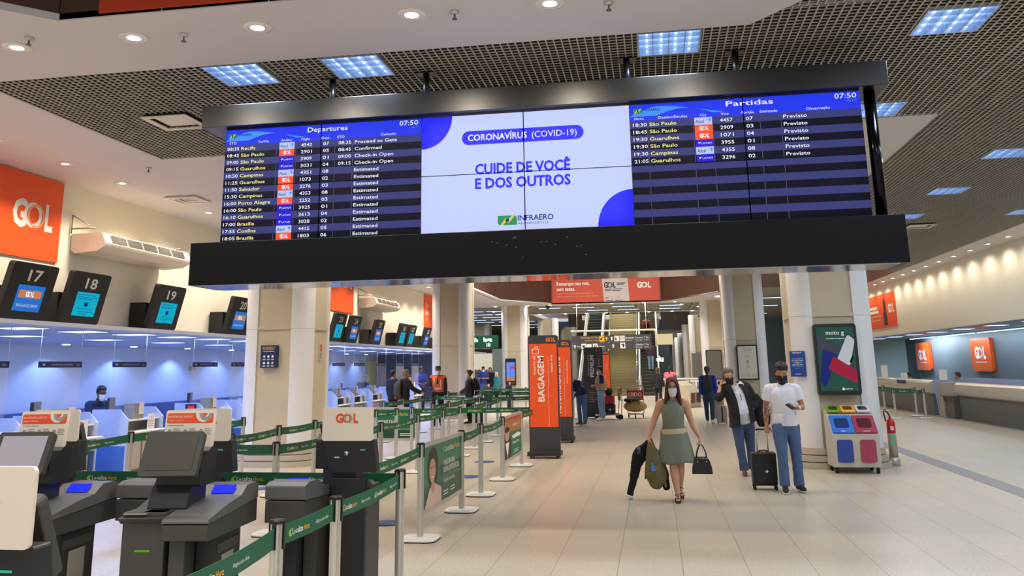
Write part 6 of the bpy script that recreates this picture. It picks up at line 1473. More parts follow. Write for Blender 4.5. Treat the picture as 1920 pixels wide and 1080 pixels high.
def face(MH, t, brow, eyes_down=False, glasses=None):
    for sx in (-1, 1):
        e = MB(); e.ell((sx * .031, -.083, .016), (.012, .009, .0045 if not eyes_down else .002), 10, 7, 0, MH); e.ell((sx * .031, -.0895, .0155), (.0062, .004, .0050 if not eyes_down else .0028), 8, 6, 1, MH); e.build('eye', [EYEW, EYED], t)
        b = MB(); b.tube([(sx * .014, -.0965, .030), (sx * .032, -.0945, .034), (sx * .050, -.081, .029)], [(.0022, .003), (.003, .004), (.0015, .002)], 6, 0, True, MH); b.build('eyebrow', brow, t)
    if glasses:
        g_ = MB()
        for sx in (-1, 1):
            g_.tube([Vector((sx * .033 + .024 * math.cos(a), -.104 + .012 * abs(math.cos(a)) * 0, .014 + .017 * math.sin(a))) for a in [2 * math.pi * i / 14 for i in range(15)]], .0022, 5, 0, True, MH)
            g_.tube([(sx * .056, -.102, .018), (sx * .078, -.02, .015), (sx * .080, .02, .008)], .002, 5, 0, True, MH)
        g_.tube([(-.01, -.104, .018), (.01, -.104, .018)], .002, 5, 0, True, MH); g_.build('glasses', glasses, t)
def shoe(J, S_, s, t, m, sole, heel=0.0):
    an, to = J['an' + S_], J['to' + S_]; f = Vector((to.x - an.x, to.y - an.y, 0)).normalized(); pitch = Vector((to - an)); 
    hl = an - f * .055 * s; hl.z = an.z - .05 * s; tip = to + f * .055 * s; tip.z = to.z - .006
    mb = MB(); mid = hl.lerp(tip, .5)
    limb(mb, [hl + V(0, 0, .016), hl.lerp(tip, .22) + V(0, 0, .028) * s, mid + V(0, 0, .018) * s, hl.lerp(tip, .8) + V(0, 0, .006), tip], [(.034 * s, .034 * s), (.038 * s, .046 * s), (.041 * s, .038 * s), (.043 * s, .028 * s), (.028 * s, .018 * s)], up=(0, 0, 1), n=14)
    o = mb.build('shoe', m, t)
    if sole:
        sb = MB(); u = (tip - hl).normalized(); w = u.cross(V(0, 0, 1)).normalized(); up = w.cross(u)
        out = []
        for i in range(20):
            a = 2 * math.pi * i / 20; x = math.cos(a); y = math.sin(a)
            out.append(mid + u * (x * (tip - hl).length * .56) + w * (y * .044 * s * (1 + .12 * x)) - up * .022 * s)
        sb.rings([[p - up * .013 for p in out], [p + up * .013 for p in out]], 0, True); sb.build('sole', sole, o)
    return o
def torso_garment(J, s, g, hem, e, sleeve, M_, name, t, vs, folds=.012, belly=0.0, open_front=False, collar=.0, sl_w=1.0, hemw=1.0):
    """shirt, tee, jacket: hem height, ease, sleeve reach (0 none, 1 wrist)"""
    mb = MB(); G = s * g; Z = lambda z: V(0, 0, z) * s
    spine = [(J['pelvis'].lerp(J['waist'], (hem * s - J['pelvis'].z) / max(.01, J['waist'].z - J['pelvis'].z)))]
    pts = [spine[0], J['waist'].lerp(J['pelvis'], .35) + V(0, -belly * .6, 0), J['waist'] + V(0, -belly, 0), J['chest'] - Z(.04) + V(0, -belly * .4, 0), J['chest'] + Z(.06), J['neck'] - Z(.05), J['neck'] - Z(.0 - collar)]
    if pts[1].z < pts[0].z + .02: pts.pop(1)
    R_ = {7: [(.165 * hemw, .12 * hemw), (.158, .115 + belly * .6), (.146, .108 + belly * .8), (.162, .115 + belly * .3), (.168, .108), (.125, .078), (.066, .062)], 6: [(.160 * hemw, .118 * hemw), (.150, .110 + belly * .8), (.162, .115 + belly * .3), (.168, .108), (.125, .078), (.066, .062)]}[len(pts)]
    limb(mb, pts, [(a * G + e, b_ * G + e) for a, b_ in R_], round_ends=False, n=24, sub=5)
    for S_ in 'LR':
        sh, el, wr = J['sh' + S_], J['el' + S_], J['wr' + S_]
        a = sh + (J['chest'] + Z(.06) - sh) * .35
        limb(mb, [J['neck'] - V(0, 0, .045) * s, J['neck'].lerp(sh, .55) - V(0, 0, .014) * s, sh], [.042 * G + e, .044 * G + e, .045 * G + e])
        if sleeve <= 0: limb(mb, [a, sh.lerp(a, .35)], [.055 * G + e, .052 * G + e]); continue
        path = [a, sh, sh.lerp(el, .5), el, el.lerp(wr, .5), wr]; rad = [.054, .054, .052, .046, .042, .034]; cum = [0, 0, .25, .5, .75, 1.0]
        k = [i for i, c in enumerate(cum) if c <= sleeve + 1e-6]; pp = [path[i] for i in k]; rr = [rad[i] * G * sl_w + e for i in k]
        if cum[k[-1]] < sleeve: 
            j = k[-1]; f = (sleeve - cum[j]) / (cum[j + 1] - cum[j]); pp.append(path[j].lerp(path[j + 1], f)); rr.append((rad[j] + (rad[j + 1] - rad[j]) * f) * G * sl_w + e)
        limb(mb, pp, rr, round_ends=False)
    o = mb.build(name, M_, t); return soften(o, vs, 4, folds)
def trousers(J, s, g, M_, t, vs, ankle=.062, name='trousers', top=1.02, folds=.017, e=.016):
    mb = MB(); G = s * g; z0 = V(0, 0, 1)
    tp = J['pelvis'].lerp(J['waist'], (top * s - J['pelvis'].z) / max(.01, J['waist'].z - J['pelvis'].z))
    limb(mb, [tp, J['pelvis'] + V(0, 0, .0), J['pelvis'] - V(0, 0, .07) * s], [(.138 * G + e, .100 * G + e), (.160 * G + e, .114 * G + e), (.155 * G + e, .105 * G + e)], round_ends=True, n=22)
    for S_ in 'LR':
        hi, kn, an = J['hip' + S_], J['kn' + S_], J['an' + S_]
        limb(mb, [hi, hi.lerp(kn, .4), kn, kn.lerp(an, .5), an + (kn - an).normalized() * .0 - V(0, 0, .01)], [.086 * G + e, .078 * G + e, .056 * G + e, .054 * s + e, ankle * s + e * .3], round_ends=False, n=18)
    return soften(mb.build(name, M_, t), vs, 4, folds)
def person(label, x, y, rz, h, over=None, stride=0, g=1.0, skin='tan', hands=None, head=(0, 0, 0), vs=.011, group=None, z=0.0, hair=('short', HDRK), mask=None, glasses=None, top=None, jacket=None, legs=None, shoes=(SHOEB, None), do_face=True, cat='person', eyes_down=False, loc=None, rleg=1.0, armg=1.0):
    t = thing('person', label, cat, (x, y, z), rz, group)
    J, s = joints(h, over, stride)
    M = Euler(tuple(math.radians(a) for a in head), 'XYZ').to_matrix()
    hands = hands or {S_: ((J['wr' + S_] - J['el' + S_]), ((-1 if S_ == 'L' else 1), 0, 0), (0, -1, 0), .45) for S_ in 'LR'}
    mb, MH = body_mesh(J, s, g, hands, M, vs, rleg=rleg, armg=armg)
    soften(mb.build('body', SK[skin], t), vs if vs < .008 else .0085, 3)
    if top: torso_garment(J, s, g, t=t, vs=vs, **top)
    if jacket: torso_garment(J, s, g, t=t, vs=vs, **jacket)
    if legs: trousers(J, s, g, t=t, vs=vs, **legs)
    if shoes:
        for S_ in 'LR': shoe(J, S_, s, t, *shoes)
    hm = MB(); st = hair[0]
    if st != 'none':
        kw = hair[2] if len(hair) > 2 else {}
        if st == 'long': hair_short(hm, MH, .06, .0, -.08, .014); hair_long(hm, MH, **kw)
        elif st == 'bun': hair_short(hm, MH, .065, -.01, -.07, .012); hm.ell((0, .11, .06), (.045, .04, .045), 12, 9, 0, MH)
        elif st == 'tail': hair_short(hm, MH, .065, -.01, -.07, .012); limb(hm, [MH @ V(0, .10, .05), MH @ V(0, .14, -.02), MH @ V(0, .13, -.14), MH @ V(0, .115, -.26)], [.03, .036, .03, .012])
        else: hair_short(hm, MH, **kw)
        soften(hm.build('hair', hair[1], t), .0075 if vs < .008 else .010, 2)
    if do_face: face(MH, t, hair[1], eyes_down, glasses=glasses)
    if mask: mask_mesh(MH, t, mask)
    return t, J, s, MH

# ---------------------------------------------------------------- woman in the green dress
DRESS = mat('dress_sage', (124, 130, 116), .85, noise=.07, nscale=5); SASH = mat('sash_beige', (206, 186, 150), .8)
wj = dict(pelvis=(0, 0, .86), waist=(-.005, .0, .98), chest=(-.005, -.01, 1.17), neck=(.0, .01, 1.335), head=(.005, -.03, 1.485),
          shL=(.165, .0, 1.275), shR=(-.165, .0, 1.275), elL=(.245, .03, 1.01), elR=(-.275, .03, 1.02), wrL=(.335, -.05, .815), wrR=(-.345, -.04, .825),
          hipL=(.085, .01, .84), hipR=(-.08, -.02, .84), knL=(.06, .02, .47), knR=(-.035, -.12, .47), anL=(.05, .20, .13), anR=(.0, -.20, .095), toL=(.055, .08, .04), toR=(.0, -.335, .035))
t, J, s, MH = person('walking woman in a sage green sleeveless dress and white face mask, long auburn hair', .22, 12.32, 0, 1.61, wj, skin='fair', g=1.02, vs=.0065, hair=('none', HBRN), mask=MASKW, glasses=mat('glasses_brown', (70, 40, 34), .3), shoes=None, rleg=1.25, armg=1.22,
    hands={'L': ((.10, -.1, -1), (-1, .1, 0), (0, -1, 0), .85), 'R': ((-.12, -.1, -1), (1, .1, 0), (0, -1, 0), .85)}, head=(4, 0, 0))
hm = MB(); hair_short(hm, MH, .090, .01, -.08, .014); hair_long(hm, MH, drop=.20, a0=.36)
for sx in (-1, 1):
    limb(hm, [MH @ V(sx * .012, -.070, .115), MH @ V(sx * .072, -.062, .06), MH @ V(sx * .088, -.035, -.05), MH @ V(sx * .10, -.05, -.16), MH @ V(sx * .115, -.07, -.25)], [(.012, .018), (.02, .028), (.022, .034), (.026, .034), (.012, .016)])
soften(hm.build('hair', HBRN, t), .0075, 2)
face(MH, t, HBRN)
mb = MB(); G = 1.0                                   # bodice with high neck and cut-in arm holes
limb(mb, [J['waist'] - V(0, 0, .08), J['waist'], J['waist'] + V(0, -.01, .10), J['chest'] + V(0, -.02, .0), J['chest'] + V(0, -.005, .07), J['neck'] - V(0, 0, .05), J['neck'] - V(0, 0, .012)], [(.160, .125), (.148, .118), (.150, .125), (.160, .128), (.128, .105), (.090, .070), (.060, .058)], round_ends=False, n=26, sub=5)
soften(mb.build('dress_top', DRESS, t), .0065, 4, .006)
mb = MB(); rr = []; n = 60                               # flared wrap skirt
for k in range(15):
    v = k / 14; z = .93 - v * .43
    row = []
    for i in range(n):
        a = 2 * math.pi * i / n; w = .160 + .095 * v ** .75 + .008 * math.sin(9 * a + 1) * v * v; d = .124 + .075 * v ** .8 + .008 * math.sin(9 * a + 1) * v * v
        zz = z - (.035 * v * max(0, math.cos((a - 4.55) * 2.2)) if 3.9 < a < 5.2 else 0) + .012 * v * math.sin(3 * a)
        row.append((.0 + w * math.cos(a) + .012 * v, -.01 + d * math.sin(a) - .03 * v, zz))
    rr.append(row)
inner = [[(p[0] * .97, p[1] * .97, p[2] + .002) for p in r] for r in reversed(rr)]
mb.rings(rr + inner, 0, True, None, False); mb.build('skirt', DRESS, t)
mb = MB(); rr = [[(.180 * math.cos(2 * math.pi * i / 30) - .003, .152 * math.sin(2 * math.pi * i / 30) - .008, z + .01 * math.cos(2 * math.pi * i / 30)) for i in range(30)] for z in (.865, .875, .925, .935)]
mb.rings(rr, 0, True, None, False); rr2 = [[(p[0] * .95, p[1] * .95, p[2]) for p in r] for r in rr]; mb.rings(rr2[::-1], 0, True, None, False)
o_ = mb.build('belt', SASH, t); mb = MB(); mb.tube([(-.175, -.06, .90), (-.19, -.10, .78), (-.19, -.10, .55), (-.175, -.10, .35), (-.15, -.10, .17)], [(.014, .004)] * 5, 8, 0, True, None, True, (0, -1, 0)); mb.build('belt_end', mat('sash_shade', (160, 146, 120), .8), o_)
SANDAL = mat('sandal', (46, 26, 24), .5)
for S_ in 'LR':
    an, to = J['an' + S_], J['to' + S_]; mb = MB(); f = (to - an).normalized(); hl = an - f * .03 - V(0, 0, .065)
    limb(mb, [hl, an.lerp(to, .5) - V(0, 0, .035), to + f * .045 - V(0, 0, .02)], [(.030, .010), (.036, .010), (.030, .008)], up=(0, 0, 1), n=12)
    mb.tube([hl + V(0, .0, 0), hl - V(0, -.005, .035)], [.018, .012], 10)
    for k in (.55, .85): mb.tube([an.lerp(to, k) + V(-.04, 0, -.02), an.lerp(to, k) + V(0, -.01, .022), an.lerp(to, k) + V(.04, 0, -.02)], .009, 8)
    mb.tube([an + V(-.035, -.01, -.01), an + V(0, -.045, .0), an + V(.035, -.01, -.01), an + V(0, .035, 0), an + V(-.035, -.01, -.01)], .007, 8)
    mb.build('sandal', SANDAL, t)
W0 = V(.22, 12.32, 0)
# black handbag in her left hand
LEATH = mat('leather_black', (18, 18, 20), .28, bump=.15, nscale=60)
hb = thing('handbag', 'glossy black dome handbag hanging from the hand of the woman in green', 'handbag', tuple(W0 + V(.345, -.06, .345)))
mb = MB(); prof = [(-.135, 0), (.135, 0), (.13, .08), (.105, .17), (.075, .215), (-.075, .215), (-.105, .17), (-.13, .08)]
mb.prism([(x, z) for x, z in reversed(prof)], -.065, .065, 0, Matrix(((1, 0, 0, 0), (0, 0, 1, 0), (0, 1, 0, 0), (0, 0, 0, 1)))); mb.build('body', LEATH, hb, bevel=.02, seg=3)
for sy in (-.035, .035): MB().tube([(-.07, sy, .19), (-.06, sy, .27), (-.03, sy * .6, .35), (.0, sy * .3, .385), (.03, sy * .6, .35), (.06, sy, .27), (.07, sy, .19)], .009, 8).build('handle', LEATH, hb)
m_ = MB(); m_.cyl((.06, -.075, .16), (.06, -.068, .16), .01, n=10); m_.cyl((-.06, -.075, .16), (-.06, -.068, .16), .01, n=10); m_.tube([(-.09, -.07, .2), (.09, -.07, .2)], .004, 6); m_.build('hardware', STEEL, hb)
# olive backpack and black jacket in her right hand
OLIVE = mat('olive_canvas', (112, 104, 70), .85, noise=.2, nscale=9)
bp = thing('backpack', 'olive canvas backpack carried low in the right hand of the woman in green', 'backpack', tuple(W0 + V(-.30, -.08, .19)))
mb = MB(); limb(mb, [(.02, 0, .03), (.03, -.01, .12), (.02, 0, .26), (-.005, .01, .40), (-.03, .02, .50), (-.05, .03, .56)], [(.10, .08), (.145, .11), (.135, .10), (.10, .075), (.055, .05), (.022, .02)], n=20)
mb.ell((.03, -.09, .16), (.09, .045, .10), 14, 10); soften(mb.build('bag_body', OLIVE, bp), .009, 4, .02)
MB().tube([(-.05, .03, .54), (-.05, .03, .62), (-.02, .03, .60), (.02, .02, .5), (.12, .06, .32), (.15, .05, .12)], [(.016, .004)] * 6, 8, 0, True, None, True, (0, -1, 0)).build('strap', OLIVE, bp)
MB().tube([(-.07, .03, .5), (-.11, .02, .2), (-.12, .0, .08)], [(.012, .004)] * 3, 8, 0, True, None, True, (0, -1, 0)).build('strap', OLIVE, bp)
m_ = MB(); m_.prism(rrect(.055, .075, .02, 4), -.006, .0, 0, Matrix.Translation((-.005, -.145, .24)) @ Matrix.Rotation(math.radians(90), 4, 'X')); m_.prism(rrect(.03, .035, .012, 4, -.012, .055), -.006, .0, 0, Matrix.Translation((-.005, -.145, .24)) @ Matrix.Rotation(math.radians(90), 4, 'X')); m_.build('blue_tag', mat('tag_blue', (70, 140, 220), .4), bp)
jk = thing('jacket', 'black jacket with white cuff trailing from the right hand of the woman in green', 'jacket', tuple(W0 + V(-.42, -.02, .02)))
mb = MB(); limb(mb, [(.06, .0, .75), (.02, .02, .66), (-.06, .03, .56), (-.12, .03, .42), (-.16, .02, .25), (-.205, .01, .10), (-.22, .0, .03)], [(.03, .03), (.07, .05), (.10, .05), (.075, .045), (.055, .04), (.045, .035), (.045, .032)], n=16, round_ends=False)
limb(mb, [(.07, .02, .74), (.16, .05, .55), (.24, .07, .35), (.28, .07, .12)], [(.03, .03), (.06, .04), (.07, .04), (.05, .03)], n=14); soften(mb.build('cloth', BLKC, jk), .009, 4, .02)
MB().tube([(-.218, .0, .035), (-.228, .0, .0)], [.05, .05], 14).build('white_cuff', WHTC, jk); MB().tube([(-.05, .0, .62), (-.10, -.0, .62)], [.045, .05], 12).build('lining_edge', mat('lining_blue', (70, 74, 104), .7), jk)

# ---------------------------------------------------------------- man in the white T-shirt
mj = dict(pelvis=(0, .0, .935), waist=(.0, .0, 1.09), chest=(-.005, -.01, 1.31), neck=(-.01, .0, 1.49), head=(-.005, -.05, 1.64),
          shL=(.185, .0, 1.425), shR=(-.19, .0, 1.425), elL=(.262, .03, 1.165), elR=(-.255, .04, 1.15), wrL=(.165, -.20, 1.155), wrR=(-.262, -.01, .905),
          hipL=(.095, .01, .92), hipR=(-.09, -.03, .92), knL=(.12, .0, .50), knR=(-.09, -.13, .52), anL=(.135, .05, .085), anR=(-.085, -.13, .10), toL=(.165, -.09, .045), toR=(-.10, -.28, .045))
t, J, s, MH = person('man in a white T-shirt and black mask looking down at his phone, blue jeans', 1.82, 13.16, .0, 1.79, mj, skin='tan', g=1.02, vs=.0065, hair=('short', HDRK, dict(front=.074, side=.012, back=-.06, off=.010, top=.024)), mask=MASKB,
    hands={'L': ((-.75, -.55, .05), (0, .15, 1), (-.3, -1, 0), .55), 'R': ((-.0, -.08, -1), (0, 1, 0), (1, 0, 0), 1.15)}, head=(20, 0, 0), rleg=.92, eyes_down=True,
    top=dict(hem=.885, e=.018, sleeve=.30, M_=WHTC, name='shirt', folds=.008, sl_w=.96), legs=dict(M_=JEANS, ankle=.064, name='jeans'), shoes=(SHOEB, SOLEW))
m_ = MB(); M0 = Vector((-.225, -.012, .99))
for k, (u, v, r) in enumerate(((0, .10, .02), (-.008, .05, .024), (.01, .0, .018), (-.01, -.05, .02), (.008, .16, .016))):
    m_.prism([(r * (1 + .3 * math.sin(3 * a)) * math.cos(a) * .7, r * 1.5 * math.sin(a)) for a in [2 * math.pi * i / 12 for i in range(12)]], 0, .0012, 0, Matrix.Translation((-.262 + u, -.028 - .005 * k * 0 - .012, 1.04 + v)) @ Matrix.Rotation(math.radians(90), 4, 'X'))
m_.build('arm_tattoo', mat('tattoo_ink', (122, 88, 74), .6), t)
m_ = MB(); wv = (J['wrL'] - J['elL']).normalized(); m_.tube([J['wrL'] - wv * .035, J['wrL'] - wv * .008], [.034, .033], 16); m_.build('watch_strap', WHTC, t)
m_ = MB(); m_.box(.03, .14, -.1235, -.121, 1.22, 1.33); 
ph = thing('phone', 'black phone held by the man in the white T-shirt', 'phone', (1.82 + .055, 13.16 - .285, 1.185)); MB().prism(rrect(.075, .155, .012, 4), -.005, .005, 0, Matrix.Rotation(math.radians(28), 4, 'X') @ Matrix.Rotation(.5, 4, 'Z')).build('body', BLACK, ph)
# his trolley case
tc = thing('suitcase', 'black cabin suitcase pulled on its extended handle by the man in the white T-shirt', 'suitcase', (1.50, 13.36, 0))
MB().box(-.175, .175, -.11, .11, .06, .52).build('shell', mat('case_black', (26, 26, 28), .6, noise=.15, nscale=30), tc, bevel=.03, seg=3)
MB().box(-.14, .14, -.125, -.11, .10, .36).build('front_pocket', mat('case_black2', (34, 34, 36), .7), tc, bevel=.01)
for x in (-.07, .085): MB().cyl((x, .06, .50), (x, .06, .82), .010, n=10).build('handle_rod', ALU, tc)
MB().tube([(-.07, .06, .82), (-.06, .06, .835), (.075, .06, .835), (.085, .06, .82)], .014, 10).build('grip', BLACK, tc)
MB().tube([(-.06, -.03, .52), (-.05, -.03, .545), (.05, -.03, .545), (.06, -.03, .52)], .012, 8).build('top_handle', BLACK, tc)
for sx in (-.15, .15): MB().cyl((sx - .015, .06, .035), (sx + .015, .06, .035), .035, n=14).box(sx - .02, sx + .02, .03, .09, .035, .08).build('wheel', RUBBER, tc); MB().box(sx - .015, sx + .015, -.10, -.07, 0, .06).build('foot', RUBBER, tc)
m_ = MB(); F = Fr((-.0, -.127, .24), (1, 0, 0), (0, 0, 1)); m_.poly(F, [(0, .02), (.03, .045), (.05, .02), (.02, 0)], 0, 0); m_.build('badge', TWHITE, tc)

# ---------------------------------------------------------------- older man on the phone
oj = dict(pelvis=(.03, .0, .89), waist=(.02, -.02, 1.04), chest=(-.02, -.01, 1.27), neck=(-.09, .0, 1.44), head=(-.155, -.035, 1.575),
          shL=(.13, .0, 1.40), shR=(-.235, .0, 1.365), elL=(.255, .05, 1.16), elR=(-.345, -.12, 1.235), wrL=(.175, -.12, 1.02), wrR=(-.30, -.06, 1.425),
          hipL=(.115, .01, .88), hipR=(-.065, -.02, .88), knL=(.135, .04, .49), knR=(-.045, -.09, .50), anL=(.155, .17, .10), anR=(-.005, -.10, .085), toL=(.16, .03, .04), toR=(-.01, -.25, .04))
t, J, s, MH = person('grey haired man in a black jacket talking on his phone, black mask and blue jeans', 1.37, 15.05, 0, 1.72, oj, skin='mid', g=1.08, vs=.0065, hair=('short', HGRY, dict(front=.076, side=-.03, back=-.085, off=.016, top=.014)), mask=MASKB,
    hands={'L': ((-.25, -.1, -1), (-.4, 1, 0), (0, -1, 0), .5), 'R': ((.28, .02, 1), (1, .2, -.2), (0, -1, .3), .55)}, head=(4, -6, 8),
    top=dict(hem=.86, e=.006, sleeve=0, M_=mat('shirt_pale', (206, 212, 226), .8), name='shirt', belly=.055, folds=.010), legs=dict(M_=JEANSD if False else mat('jeans_mid', (58, 78, 112), .85, noise=.25, nscale=7), ankle=.070, name='jeans'), shoes=(SHOEBR, None))
# open black jacket: back and two fronts plus sleeves pushed up
mb = MB(); lev = [(.80, .19, .155), (.92, .188, .155), (1.05, .183, .150), (1.2, .186, .14), (1.32, .212, .138), (1.40, .205, .125), (1.455, .15, .10)]
def cen(z):
    pts = [(J['pelvis'].z, J['pelvis']), (J['waist'].z, J['waist']), (J['chest'].z, J['chest']), (J['neck'].z, J['neck'])]
    if z <= pts[0][0]: return pts[0][1]
    for (a, p), (b_, q) in zip(pts[:-1], pts[1:]):
        if a <= z <= b_: return p.lerp(q, (z - a) / (b_ - a))
    return pts[-1][1]
def jf(o_):
    def g_(u, v):
        k = v * (len(lev) - 1); i = min(len(lev) - 2, int(k)); f = k - i; z, rx, ry = (lev[i][q] + (lev[i + 1][q] - lev[i][q]) * f for q in range(3)); c = cen(z)
        op = .44 - .10 * v; a = op + .14 + (2 * math.pi - 2 * op) * u
        return Vector((c.x + (rx + o_) * math.sin(a) * 1.06, c.y + .0 - (ry + .035 + .05 * (1 - v) + o_) * math.cos(a), z + (.05 * math.sin(a) if v < .1 else 0)))
    return g_
shell(mb, jf(.012), jf(-.008), 40, 22)
for S_, fr in (('L', .86), ('R', .62)):
    sh, el, wr = J['sh' + S_], J['el' + S_], J['wr' + S_]
    limb(mb, [J['neck'] - V(0, -.01, .05), J['neck'].lerp(sh, .55) - V(0, -.012, .0), sh], [(.045, .075), (.06, .085), (.075, .08)], up=(0, 0, 1))
    limb(mb, [sh + (J['chest'] - sh) * .3, sh, sh.lerp(el, .5), el, el.lerp(wr, (fr - .5) * 2)], [.075, .082, .074, .072, .058], round_ends=False)
soften(mb.build('jacket', BLKC, t), .0075, 3, .016)
m_ = MB(); m_.tube([(.0, -.215, 1.30), (.01, -.225, 1.25), (.015, -.225, 1.2)], .006, 6); m_.tube([(-.01, -.215, 1.28), (.03, -.222, 1.26)], .004, 6); m_.build('hanging_glasses', BLACK, t)
ph = thing('phone', 'dark phone held to the ear of the grey haired man', 'phone', (1.37 - .246, 15.05 - .045, 1.535)); MB().prism(rrect(.07, .14, .012, 4), -.005, .005, 0, Matrix.Rotation(.35, 4, 'Y') @ Matrix.Rotation(math.radians(90), 4, 'Y') @ Matrix.Rotation(math.radians(20), 4, 'Z')).build('body', BLACK, ph)
bg = thing('shoulder_bag', 'soft black bag hanging behind the arm of the grey haired man', 'bag', (1.37 + .33, 15.05 + .12, .80)); mb = MB(); limb(mb, [(.06, 0, .02), (.03, 0, .15), (.0, 0, .30), (-.03, 0, .44)], [(.11, .07), (.13, .085), (.11, .075), (.05, .05)], n=18); soften(mb.build('bag_body', BLKC, bg), .01, 4, .02); MB().tube([(-.03, .0, .44), (-.10, -.02, .56), (-.16, -.06, .62)], .016, 8).build('strap', BLKC, bg)

# ---------------------------------------------------------------- people farther away
HANG = None
def far(label, x, y, rz, h, **k): return person(label, x, y, rz, h, vs=k.pop('vs', .013), **k)
PI = math.pi
t, J, s, MH = far('person walking away with a dark backpack, long brown hair and blue sweater', 1.58, 27.3, PI - .1, 1.70, stride=.28, skin='fair', hair=('tail', HMID), do_face=False, top=dict(hem=.95, e=.02, sleeve=1, M_=mat('sweater_blue', (30, 62, 170), .85), name='sweater'), legs=dict(M_=JEANSD, ankle=.04, name='jeans'), shoes=(SOLEW, None))
mb = MB(); limb(mb, [(0, .20, 1.0), (0, .23, 1.12), (0, .22, 1.28), (0, .18, 1.42)], [(.14, .07), (.155, .10), (.145, .09), (.09, .05)], n=16); o = mb.build('backpack', mat('pack_dark', (44, 46, 48), .8), t); soften(o, .012, 3)
sc = thing('suitcase', 'silver hard shell suitcase beside the person with the dark backpack', 'suitcase', (1.93, 27.15, 0)); MB().box(-.15, .15, -.10, .10, .05, .55).build('shell', mat('case_silver', (150, 144, 136), .35, .5), sc, bevel=.03); MB().box(-.02, .03, -.104, -.10, .08, .53).build('stripe', BLACK, sc); MB().tube([(-.08, .05, .55), (-.08, .05, .74), (.08, .05, .74), (.08, .05, .55)], .012, 6).build('handle', BLACK, sc)
for sx in (-.12, .12): MB().cyl((sx - .01, 0, .03), (sx + .01, 0, .03), .03, n=10).box(sx - .012, sx + .012, -.02, .02, .03, .06).build('wheel', RUBBER, sc)
t, J, s, MH = far('man in a beige poncho with a white mask at the premium totem, pale jeans', -1.83, 29.35, -PI / 2 + .25, 1.74, skin='tan', hair=('short', HDRK), mask=MASKW, over=dict(elL=(.24, -.02, 1.14), wrL=(.06, -.28, 1.12), elR=(-.24, -.02, 1.14), wrR=(-.05, -.28, 1.10)), hands={'L': ((-1, -.3, 0), (0, 1, 0), (0, 0, 1), .7), 'R': ((1, -.3, 0), (0, 1, 0), (0, 0, 1), .7)}, head=(8, 0, 0), top=dict(hem=.97, e=.02, sleeve=.4, M_=NAVC, name='shirt'), legs=dict(M_=JEANSL, ankle=.06, name='jeans'), shoes=(SOLEW, None))
mb = MB(); limb(mb, [(0, .02, .98), (0, .02, 1.15), (0, .015, 1.35), (0, .02, 1.44), (0, .02, 1.5)], [(.22, .19), (.25, .175), (.245, .15), (.16, .11), (.07, .07)], n=20, round_ends=False); o = soften(mb.build('poncho', mat('poncho_beige', (168, 148, 110), .9, noise=.15, nscale=10), t), .013, 3, .02)
m_ = MB(); limb(m_, [(-.15, -.15, 1.12), (-.12, -.14, 1.3), (-.06, -.09, 1.44)], [(.025, .012)] * 3); m_.build('poncho_stripe', mat('poncho_pale', (206, 194, 156), .9), o)
t, J, s, MH = far('person in dark shirt and jeans bending behind the red self-service totem', -2.30, 27.2, -.5, 1.72, skin='mid', hair=('short', HDRK), over=dict(waist=(.0, -.06, 1.06), chest=(-.04, -.26, 1.2), neck=(-.05, -.40, 1.30), head=(-.05, -.52, 1.38), shL=(.14, -.33, 1.28), shR=(-.22, -.33, 1.28), elL=(.16, -.42, 1.0), elR=(-.24, -.42, 1.0), wrL=(.08, -.52, .85), wrR=(-.18, -.52, .85)), head=(40, 0, 0), do_face=False, top=dict(hem=.95, e=.02, sleeve=.9, M_=NAVC, name='sweater'), legs=dict(M_=JEANS, ankle=.06, name='jeans'), shoes=(SHOEBR, SOLEW))
t, J, s, MH = far('airport agent in an orange reflective vest and white mask behind the queue belts', -6.86, 27.0, .15, 1.84, skin='dark', hair=('short', HDRK), mask=MASKW, over=dict(elR=(-.26, -.02, 1.2), wrR=(-.16, -.24, 1.12)), top=dict(hem=.93, e=.016, sleeve=1, M_=mat('shirt_dark', (44, 40, 42), .85), name='shirt'), legs=dict(M_=BLKC, ankle=.06), shoes=(SHOEB, None))
o = torso_garment(J, s, 1.0, .99, .032, 0, ORGV, 'vest', t, .013, .008)
m_ = MB()
for z0 in (1.12,): m_.rings([[(.175 * math.cos(2 * PI * i / 24), .155 * math.sin(2 * PI * i / 24), z) for i in range(24)] for z in (z0, z0 + .06)], 0, True, None, False)
for sx in (-1, 1): m_.tube([(sx * .09, -.155, 1.18), (sx * .10, -.16, 1.35), (sx * .10, -.10, 1.50)], [(.02, .006)] * 3, 8, 0, True, None, True, (0, -1, 0))
m_.build('reflective_band', REFL, t); m_ = MB(); m_.prism([(-.035, 1.3), (.035, 1.3), (.012, 1.52), (-.012, 1.52)][::-1], -.172, -.165, 0, Matrix(((1, 0, 0, 0), (0, 0, 1, 0), (0, 1, 0, 0), (0, 0, 0, 1)))); m_.build('badge', mat('shirt_dark', (44, 40, 42), .85), t)
t, J, s, MH = far('woman in a dark jacket with black backpack and pinned up hair, facing left', -6.05, 28.0, -PI / 2, 1.70, skin='fair', hair=('bun', HMID), mask=MASKW, top=dict(hem=.88, e=.026, sleeve=1, M_=mat('leather_jacket', (44, 42, 42), .5), name='jacket'), legs=dict(M_=BLKC, ankle=.045), over=dict(wrL=(.2, -.26, .98), elL=(.23, -.05, 1.12)), shoes=(SHOEB, None))
mb = MB(); limb(mb, [(0, .19, .95), (0, .24, 1.08), (0, .23, 1.26), (0, .18, 1.42)], [(.14, .07), (.16, .11), (.15, .10), (.09, .05)], n=16); soften(mb.build('backpack', BLKC, t), .013, 3)
